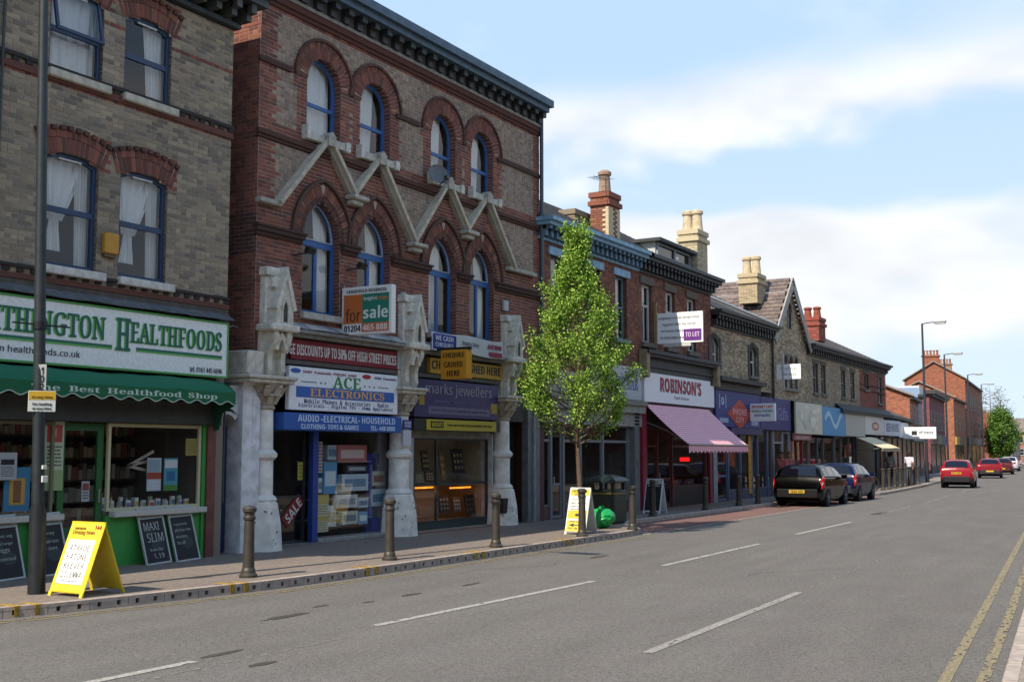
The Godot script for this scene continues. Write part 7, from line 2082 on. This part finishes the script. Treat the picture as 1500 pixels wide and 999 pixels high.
	for q in [[235.0, 6.0, 17], [262.0, -8.0, 23], [250.0, 14.0, 29], [270.0, 3.0, 31]]:
		leafy_tree(V(q[0], 0.0, kz(230.0) + q[1]), "thin sparse tree against the sky %s" % ["beside the pale shop row", "beyond the small far house", "farthest to the road's side", "behind the far lamp"][[17, 23, 29, 31].find(q[2])], 17.0, [[4.0, 1.5], [7.0, 3.5], [11.0, 4.4], [14.0, 3.4], [17.0, 0.5]], 0.3, 1500, 0.3, ["77786a", "6b6a58", "848270"], 60, q[2], "thin trees at the end of the street")
	bicycle(V(51.3, 0.12, 1.55), 1.85, "b4b6ba", "silver bicycle parked in front of the shuttered shop, nearer the blue car")
	bicycle(V(52.5, 0.12, 1.6), 1.3, "8a4a44", "dull red bicycle parked beyond the silver bicycle")
	bicycle(V(38.6, 0.12, 0.75), 0.25, "2f4a6a", "blue bicycle leaning outside the phone shop behind the black hatchback")

# ---- cars: sections along the length; tail at x = 0, nose at x = L
const HATCH := [[0.0, 0.34, 0.62, 0.64, 0.70], [0.05, 0.26, 0.78, 0.82, 0.79], [0.11, 0.23, 0.93, 0.97, 0.83], [0.19, 0.21, 0.96, 1.10, 0.845], [0.3, 0.2, 0.965, 1.26, 0.855], [0.42, 0.2, 0.965, 1.365, 0.86], [0.7, 0.2, 0.96, 1.41, 0.865], [1.3, 0.19, 0.95, 1.43, 0.87], [2.0, 0.19, 0.94, 1.42, 0.87], [2.4, 0.19, 0.93, 1.37, 0.87], [2.8, 0.19, 0.92, 1.17, 0.87], [3.12, 0.19, 0.91, 0.96, 0.865], [3.5, 0.2, 0.86, 0.88, 0.85], [3.85, 0.22, 0.76, 0.78, 0.81], [4.02, 0.26, 0.6, 0.63, 0.74], [4.1, 0.34, 0.5, 0.52, 0.66]]
class Shell:
	var st: Array
	func sec(i: int) -> Array:
		var q: Array = st[i]
		var x: float = q[0]; var s: float = q[1]; var b: float = q[2]; var r: float = q[3]; var w: float = q[4]
		var k := clampf((r - b) / 0.42, 0.0, 1.0)
		var wr := lerpf(w * 0.93, w * 0.72, k)
		var lo := lerpf(s, b, 0.25); var mid := lerpf(s, b, 0.62)
		return [Vector3(x, s, w * 0.9), Vector3(x, lo, w * 0.985), Vector3(x, mid, w), Vector3(x, b, w * 0.975), Vector3(x, lerpf(b, r, 0.82), lerpf(w * 0.975, wr, 0.82)), Vector3(x, lerpf(b, r, 0.97), wr * 0.86), Vector3(x, r + 0.012, wr * 0.45), Vector3(x, r + 0.02, 0.0)]
	func at(u: float, v: float, side: float, lift := 0.0) -> Vector3:
		var i := 0
		while i < st.size() - 2 and u > st[i + 1][0]: i += 1
		var t: float = clampf((u - st[i][0]) / (st[i + 1][0] - st[i][0]), 0, 1)
		var A := sec(i); var B := sec(i + 1)
		var j := clampi(int(v), 0, 6)
		var p: Vector3 = A[j].lerp(A[j + 1], v - j).lerp(B[j].lerp(B[j + 1], v - j), t)
		if lift > 0.0:
			var du := at(u + 0.03, v, 1.0) - at(u - 0.03, v, 1.0)
			var dv := at(u, minf(v + 0.1, 7.0), 1.0) - at(u, maxf(v - 0.1, 0.0), 1.0)
			var nn := du.cross(dv).normalized()
			if nn.z < -0.01 or (absf(nn.z) < 0.01 and nn.y < 0): nn = -nn
			p += nn * lift
		p.z *= side
		return p
func patch(b: MB, s: Shell, u0: float, u1: float, v0: float, v1: float, side: float, lift: float, nu := 8, nv := 4) -> void:
	var rows := []
	for i in nu + 1:
		var r := []
		for j in nv + 1: r.append(s.at(lerpf(u0, u1, float(i) / nu), lerpf(v0, v1, float(j) / nv), side, lift))
		if side < 0: r.reverse()
		rows.append(r)
	b.grid(rows)
func car(at: Vector3, turn: float, paint_c, scale: Vector3, label: String, o: Dictionary = {}) -> Node3D:
	var t := thing(o.get("name", "parked_car"), label, "car", at, "cars in the street")
	t.rotation.y = turn
	var S := Shell.new()
	S.st = HATCH
	var sc := Transform3D(Basis.from_scale(scale), Vector3.ZERO)
	var body := mb(paint_c)
	for sd in [-1.0, 1.0]:
		var rows := []
		for i in 58:
			var u := 4.1 * pow(i / 57.0, 1.0)
			u = lerpf(u, 0.6 * pow(i / 16.0, 1.3), 1.0) if i < 12 else lerpf(0.6 * pow(11 / 16.0, 1.3), 4.1, (i - 11) / 46.0)
			var r := []
			for j in 22: r.append(S.at(u, 7.0 * j / 21.0, sd))
			if sd < 0: r.reverse()
			rows.append(r)
		body.grid(rows)
		for e in [0.0, 4.1]:   # close tail and nose
			for j in 14:
				var a := S.at(e, 7.0 * j / 14.0, sd); var b := S.at(e, 7.0 * (j + 1) / 14.0, sd)
				var m0 := V(a.x, a.y, 0); var m1 := V(b.x, b.y, 0)
				if (e == 0.0) == (sd > 0): body.quad(a, b, m1, m0)
				else: body.quad(m0, m1, b, a)
	own(t, "body", body, mats.carpaint, sc)
	var G := mb("10151a")
	patch(G, S, 0.15, 0.4, 5.05, 7.0, 1, 0.006); patch(G, S, 0.15, 0.4, 5.05, 7.0, -1, 0.006)
	var rw := own(t, "rear_window", G, mats.carpane, sc)
	G = mb("10151a")
	patch(G, S, 2.46, 3.04, 5.1, 7.0, 1, 0.006); patch(G, S, 2.46, 3.04, 5.1, 7.0, -1, 0.006)
	own(t, "windscreen", G, mats.carpane, sc)
	for sd in [-1.0, 1.0]:
		for q in [[0.5, 0.95], [1.02, 1.85], [1.93, 2.72]]:
			G = mb("10151a")
			patch(G, S, q[0], q[1], 3.2, 3.95, sd, 0.006)
			own(t, "side_window", G, mats.carpane, sc)
		G = mb("c22a34")
		patch(G, S, 0.06, 0.38, 1.9, 3.3, sd, 0.008, 6, 6)
		var tl := own(t, "tail_light", G, mats.gloss, sc)
		G = mb("c9c4c0")
		patch(G, S, 0.085, 0.2, 2.35, 2.6, sd, 0.012, 4, 3)
		own(tl, "reverse_light", G, mats.gloss, Transform3D())
		G = mb("d0d4d6")
		patch(G, S, 3.8, 4.0, 2.3, 3.1, sd, 0.008, 6, 4)
		own(t, "headlight", G, mats.gloss, sc)
		G = mb(o.get("trim", paint_c))
		patch(G, S, 0.0, 0.12, 0.2, 1.5, sd, 0.02, 6, 4); patch(G, S, 0.12, 0.5, 0.1, 1.1, sd, 0.012, 6, 3)
		own(t, "bumper", G, mats.satin, sc)
		for x in [0.78, 3.3]:
			var w := mb("141416")
			var c := V(x, 0.3, sd * 0.77)
			w.xf = Transform3D(Basis(Vector3.RIGHT, PI / 2), c)
			w.lathe([Vector2(0.2, -0.1), Vector2(0.29, -0.095), Vector2(0.3, -0.05), Vector2(0.3, 0.05), Vector2(0.29, 0.095), Vector2(0.2, 0.1), Vector2(0.0, 0.06)], Vector3.ZERO, 22)
			w.lathe([Vector2(0.0, -0.06), Vector2(0.2, -0.1)], Vector3.ZERO, 22)
			var wh := own(t, "wheel", w, mats.rubber, sc)
			var rm := mb("8b8e92")
			for k in 5: rm.obox(Transform3D(Basis(Vector3.BACK, TAU * k / 5), c + V(0, 0, sd * 0.098)) * Transform3D(Basis(), V(0, 0.1, 0)), V(0.05, 0.17, 0.012))
			rm.obox(Transform3D(Basis(), c + V(0, 0, sd * 0.1)), V(0.07, 0.07, 0.016))
			own(wh, "rim", rm, mats.metal)
			var ar := mb("0c0c0d")
			ar.xf = Transform3D(Basis(Vector3.RIGHT, PI / 2), V(x, 0.31, sd * 0.862))
			ar.lathe([Vector2(0.0, 0.0), Vector2(0.345, 0.0), Vector2(0.345, -sd * 0.2)], Vector3.ZERO, 22)
			own(t, "wheel_arch", ar, mats.rubber, sc)
		own(t, "door_mirror", mb(paint_c).obox(Transform3D(Basis(), V(2.75, 0.98, sd * 0.95)), V(0.1, 0.13, 0.19)), mats.carpaint, sc)
	for sd in [-1.0, 1.0]:
		for u in [0.97, 1.88, 2.76]:
			G = mb("060606")
			patch(G, S, u, u + 0.014, 0.5, 3.1, sd, 0.004, 1, 10)
			own(t, "panel_gap", G, mats.rubber, sc)
		G = mb("9a9c9e")
		patch(G, S, 1.06, 1.2, 2.7, 2.8, sd, 0.02, 2, 1)
		own(t, "door_handle", G, mats.metal, sc)
		G = mb("0a0a0a")
		patch(G, S, 0.45, 2.78, 3.05, 3.14, sd, 0.007, 14, 1)
		own(t, "window_seal", G, mats.rubber, sc)
	own(t, "rear_bumper", mb(o.get("trim", paint_c)).bevel(V(-0.035, 0.3, -0.7), V(0.12, 0.6, 0.7), 0.03), mats.satin, sc)
	var pl := mb("c09a26") if not o.get("front", false) else mb("c9c9c4")
	var px := -0.045 if not o.get("front", false) else 4.112
	var py: float = o.get("plate_y", 0.46)
	if py > 0.6: px = 0.01
	own(t, "number_plate", pl.box(V(px - 0.008, py, -0.26), V(px + 0.012, py + 0.11, 0.26)), mats.print, sc)
	if o.has("plate"):
		var m := text(t, o.plate, Vector3.ZERO, 0.44, 0.075, "23210f", -PI / 2)
		var ab: AABB = m.mesh.get_aabb()
		var bs := Basis(Vector3.UP, -PI / 2) * Basis.from_scale(V(0.44 / ab.size.x, 0.075 / ab.size.y, 0.2))
		m.transform = Transform3D(bs, V(px - 0.012, (py + 0.055) * scale.y, 0) - bs * (ab.position + ab.size / 2))
	own(t, "badge", mb("b9bcc0").obox(Transform3D(Basis(Vector3.BACK, -0.15), V(0.105, 0.88, 0)), V(0.015, 0.07, 0.06)), mats.metal, sc)
	own(t, "underbody", mb("0e0e0f").box(V(0.3, 0.15, -0.7), V(3.8, 0.24, 0.7)), mats.rubber, sc)
	return t
func dir_at(x: float) -> float: return -atan2(kz(x + 3.0) - kz(x), 3.0)
func vehicles() -> void:
	car(V(38.9, 0.004, 2.66), 0.01, "0c0b0c", V(0.96, 1.0, 1.02), "black hatchback parked at the kerb, seen from behind", {"plate": "YD55 XZN"})
	car(V(43.75, 0.004, 2.62), 0.01, "101a38", V(0.88, 1.0, 0.98), "dark blue hatchback parked in front of the black hatchback", {"plate": "M352 LVR", "trim": "2a2c34"})
	var rc := on_ground(1404, 713)
	car(V(63.0, 0.0, 3.95), dir_at(66), "801824", V(0.9, 1.02, 0.93), "red hatchback with black bumper driving away", {"trim": "1b1b1d", "plate_y": 0.7, "plate": "N617 ABU", "name": "moving_car"})
	car(V(88.0, 0.0, 2.2), dir_at(88), "741c26", V(0.95, 0.98, 0.95), "dark red car ahead of the red hatchback", {"trim": "2a2a2c", "name": "moving_car"})
	car(V(104.0, 0.0, 1.0), dir_at(104), "4a1f26", V(0.95, 0.95, 0.95), "maroon car beyond the two red cars", {"name": "moving_car"})
	car(V(122.0, 0.0, -0.6), dir_at(122), "a9a8b4", V(1.0, 0.98, 1.0), "silver car beyond the red cars near the yellow van", {"name": "moving_car"})
	car(V(135.5, 0.0, 0.8), dir_at(130) + PI, "c9c9c6", V(1.0, 1.0, 1.0), "white car coming the other way far down the street", {"front": true, "name": "moving_car"})
	# yellow box van at the end
	var gp := on_ground(1464, 683.5)
	var z := gp.z
	var v := thing("box_van", "yellow box van with blue and white top far down the street", "van", V(gp.x, 0, z))
	v.rotation.y = dir_at(160)
	own(v, "cargo_box", mb("c4a22a").bevel(V(0, 0.6, -1.1), V(4.6, 2.7, 1.1), 0.05).k("b9c4cc").bevel(V(0.05, 2.7, -1.05), V(4.5, 3.5, 1.05), 0.05).k("3f6aa0").box(V(-0.01, 2.85, -0.4), V(0.04, 3.35, 0.9)), mats.paint)
	own(v, "cab", mb("c4a22a").bevel(V(4.7, 0.5, -1.0), V(6.4, 2.2, 1.0), 0.15), mats.carpaint)
	own(v, "chassis", mb("222326").box(V(0.1, 0.35, -0.9), V(6.3, 0.6, 0.9)), mats.rubber)
	for x in [0.9, 5.4]:
		for sd in [-1.0, 1.0]:
			var w := mb("141416")
			w.xf = Transform3D(Basis(Vector3.RIGHT, PI / 2), V(x, 0.38, sd * 0.9))
			w.lathe([Vector2(0, -0.12), Vector2(0.38, -0.12), Vector2(0.38, 0.12), Vector2(0, 0.12)], Vector3.ZERO, 16)
			own(v, "wheel", w, mats.rubber)
	for sd in [-0.9, 0.8]: own(v, "tail_light", mb("a02020").box(V(-0.02, 0.7, sd), V(0.0, 1.0, sd + 0.12)), mats.gloss)

# ---- people: a field of tapered bones meshed as surface nets
func smin(a: float, b: float, k: float) -> float:
	var h := maxf(k - absf(a - b), 0.0) / k
	return minf(a, b) - h * h * k * 0.25
func body_mesh(bones: Array, cell: float) -> ArrayMesh:
	# bone: [a, b, ra, rb, colour, blend]
	var lo := V(1e9, 1e9, 1e9); var hi := -lo
	for b in bones:
		for p in [b[0], b[1]]:
			lo = lo.min(p - Vector3.ONE * (maxf(b[2], b[3]) + 2 * cell)); hi = hi.max(p + Vector3.ONE * (maxf(b[2], b[3]) + 2 * cell))
	var n := Vector3i(((hi - lo) / cell).ceil()) + Vector3i.ONE
	var F := PackedFloat32Array(); F.resize(n.x * n.y * n.z); F.fill(1.0)
	var near := PackedInt32Array(); near.resize(F.size())
	var best := PackedFloat32Array(); best.resize(F.size()); best.fill(1e9)
	for bi in bones.size():
		var b: Array = bones[bi]
		var m: float = maxf(b[2], b[3]) + 0.07
		var p0 := Vector3i(((b[0].min(b[1]) - Vector3.ONE * m - lo) / cell).floor()).clamp(Vector3i.ZERO, n - Vector3i.ONE)
		var p1 := Vector3i(((b[0].max(b[1]) + Vector3.ONE * m - lo) / cell).ceil()).clamp(Vector3i.ZERO, n - Vector3i.ONE)
		var A: Vector3 = b[0]; var AB: Vector3 = b[1] - b[0]
		var L := maxf(AB.length_squared(), 1e-9)
		for z in range(p0.z, p1.z + 1):
			for y in range(p0.y, p1.y + 1):
				for x in range(p0.x, p1.x + 1):
					var p := lo + V(x, y, z) * cell
					var t := clampf((p - A).dot(AB) / L, 0, 1)
					var d := p.distance_to(A + AB * t) - lerpf(b[2], b[3], t)
					var i := (z * n.y + y) * n.x + x
					F[i] = smin(F[i], d, 0.035)
					if d < best[i]:
						best[i] = d; near[i] = bi
	var out := mb()
	var id := {}
	var P := func(x: int, y: int, z: int) -> int: return (z * n.y + y) * n.x + x
	for z in n.z - 1:
		for y in n.y - 1:
			for x in n.x - 1:
				var s := Vector3(); var c := 0; var inside := 0
				var base := (z * n.y + y) * n.x + x
				var idx := [base, base + 1, base + n.x, base + n.x + 1]
				var up := n.x * n.y
				for k in 4: idx.append(idx[k] + up)
				for k in 8: if F[idx[k]] < 0: inside += 1
				if inside == 0 or inside == 8: continue
				for e in [[0, 1], [2, 3], [4, 5], [6, 7], [0, 2], [1, 3], [4, 6], [5, 7], [0, 4], [1, 5], [2, 6], [3, 7]]:
					var f0 := F[idx[e[0]]]; var f1 := F[idx[e[1]]]
					if (f0 < 0) != (f1 < 0):
						var t := f0 / (f0 - f1)
						var q0 := V(e[0] & 1, (e[0] >> 1) & 1, e[0] >> 2); var q1 := V(e[1] & 1, (e[1] >> 1) & 1, e[1] >> 2)
						s += q0.lerp(q1, t); c += 1
				var g := V(F[idx[1]] - F[idx[0]] + F[idx[7]] - F[idx[6]], F[idx[2]] - F[idx[0]] + F[idx[7]] - F[idx[5]], F[idx[4]] - F[idx[0]] + F[idx[7]] - F[idx[3]])
				out.k(bones[near[base]][4])
				id[base] = out.put(lo + (V(x, y, z) + s / c) * cell, g if g.length_squared() > 1e-12 else Vector3.UP)
	for z in range(1, n.z - 1):
		for y in range(1, n.y - 1):
			for x in range(1, n.x - 1):
				var i0: int = (z * n.y + y) * n.x + x
				var f0 := F[i0]
				for ax in 3:
					var st: int = [1, n.x, n.x * n.y][ax]
					var f1 := F[i0 + st]
					if (f0 < 0) == (f1 < 0): continue
					var u: int = [n.x, n.x * n.y, 1][ax]; var w: int = [n.x * n.y, 1, n.x][ax]
					var q := [i0 - u - w, i0 - w, i0, i0 - u]
					var ok := true
					for k in q: if not id.has(k): ok = false
					if not ok: continue
					var a: int = id[q[0]]; var b: int = id[q[1]]; var c2: int = id[q[2]]; var d: int = id[q[3]]
					if f0 < 0: out.ix.append_array(PackedInt32Array([a, c2, b, a, d, c2]))
					else: out.ix.append_array(PackedInt32Array([a, b, c2, a, c2, d]))
	return out.mesh()
func person(at: Vector3, turn: float, top_c, leg_c, hair_c, stride: float, label: String, skin = "9a6f58") -> void:
	var o := thing("person", label, "person", at, "people on the pavement")
	o.rotation.y = turn
	var B := []
	var hipy := 0.92; var sh := 1.42
	for s in [-1.0, 1.0]:
		var k: float = s * stride
		var hip := V(0, hipy, s * 0.09); var knee := V(0.16 * k + 0.03, 0.5, s * 0.1); var ank := V(0.26 * k - (0.08 if k < 0 else 0.0), 0.09 + (0.06 if k < 0 else 0.0), s * 0.1)
		B.append([hip, knee, 0.088, 0.062, leg_c]); B.append([knee, ank, 0.06, 0.042, leg_c])
		B.append([ank + V(-0.03, -0.04, 0), ank + V(0.15, -0.055, 0.01 * s), 0.042, 0.034, "1f1c1a"])
		var shd := V(0, sh, s * 0.185); var elb := V(-0.14 * k - 0.02, 1.15, s * 0.24); var wr := V(-0.2 * k + 0.08, 0.93, s * 0.22)
		B.append([shd, shd.lerp(elb, 0.75), 0.056, 0.05, top_c]); B.append([shd.lerp(elb, 0.75), elb, 0.042, 0.04, skin]); B.append([elb, wr, 0.04, 0.03, skin])
		var hd := (wr - elb).normalized()
		B.append([wr, wr + hd * 0.08, 0.033, 0.034, skin])
		for f in 4: B.append([wr + hd * 0.08 + V((f - 1.5) * 0.018, 0, 0), wr + hd * (0.15 + 0.01 * (f % 2)) + V((f - 1.5) * 0.02 + 0.012, 0, -0.01 * s), 0.011, 0.009, skin])
		B.append([wr + hd * 0.03 + V(0.025, 0, 0), wr + hd * 0.1 + V(0.05, 0, -0.01 * s), 0.012, 0.01, skin])
	B.append([V(0, 0.93, -0.06), V(0, 0.93, 0.06), 0.105, 0.105, leg_c])
	B.append([V(0, 1.0, 0), V(0.01, 1.2, 0), 0.12, 0.125, top_c])
	B.append([V(0.01, 1.18, -0.06), V(0.0, 1.36, -0.1), 0.11, 0.09, top_c]); B.append([V(0.01, 1.18, 0.06), V(0.0, 1.36, 0.1), 0.11, 0.09, top_c])
	B.append([V(0, 1.4, -0.15), V(0, 1.4, 0.15), 0.07, 0.07, top_c])
	B.append([V(0, 1.42, 0), V(0.02, 1.54, 0), 0.052, 0.05, skin])
	B.append([V(0.03, 1.57, 0), V(0.035, 1.64, 0), 0.078, 0.088, skin])
	B.append([V(0.115, 1.6, 0), V(0.125, 1.585, 0), 0.014, 0.016, skin])
	for s in [-1.0, 1.0]: B.append([V(0.02, 1.6, s * 0.085), V(0.02, 1.63, s * 0.088), 0.016, 0.014, skin])
	own(o, "body", body_mesh(B, 0.022), mats.cloth)
	own(o, "hair", body_mesh([[V(0.0, 1.665, 0), V(0.05, 1.69, 0), 0.095, 0.078, hair_c], [V(-0.05, 1.6, 0), V(-0.03, 1.66, 0), 0.07, 0.08, hair_c]], 0.016), mats.cloth)
	var fc := mb("2a1c16")
	for s in [-1.0, 1.0]: fc.cbox(V(0.118, 1.63, s * 0.032), V(0.01, 0.012, 0.022))
	fc.k("7a4038").cbox(V(0.112, 1.553, 0), V(0.01, 0.01, 0.045))
	own(o, "face", fc, mats.plain)
func people() -> void:
	person(V(60.8, 0.12, 1.15), -0.05, "8f938a", "23242a", "1d1815", 1.0, "person in a pale grey green shirt and dark trousers walking away")
	person(V(62.4, 0.12, 0.75), -0.05, "7a2f55", "2a2630", "241a16", -0.8, "person in a plum coloured top between two walkers")
	person(V(63.6, 0.12, 1.5), -0.05, "c9c6d0", "3a4258", "2a201a", 0.9, "person in a white shirt and blue trousers walking away")
	person(V(44.9, 0.12, 0.32), PI - 0.2, "b5605c", "2f3a4a", "3a2a20", 0.7, "person in a coral red top on the pavement behind the black hatchback")
	person(V(45.75, 0.12, 0.35), PI + 0.3, "b06a5e", "3a3a3a", "5a4030", -0.5, "person in a faded pink top near the red shop front")
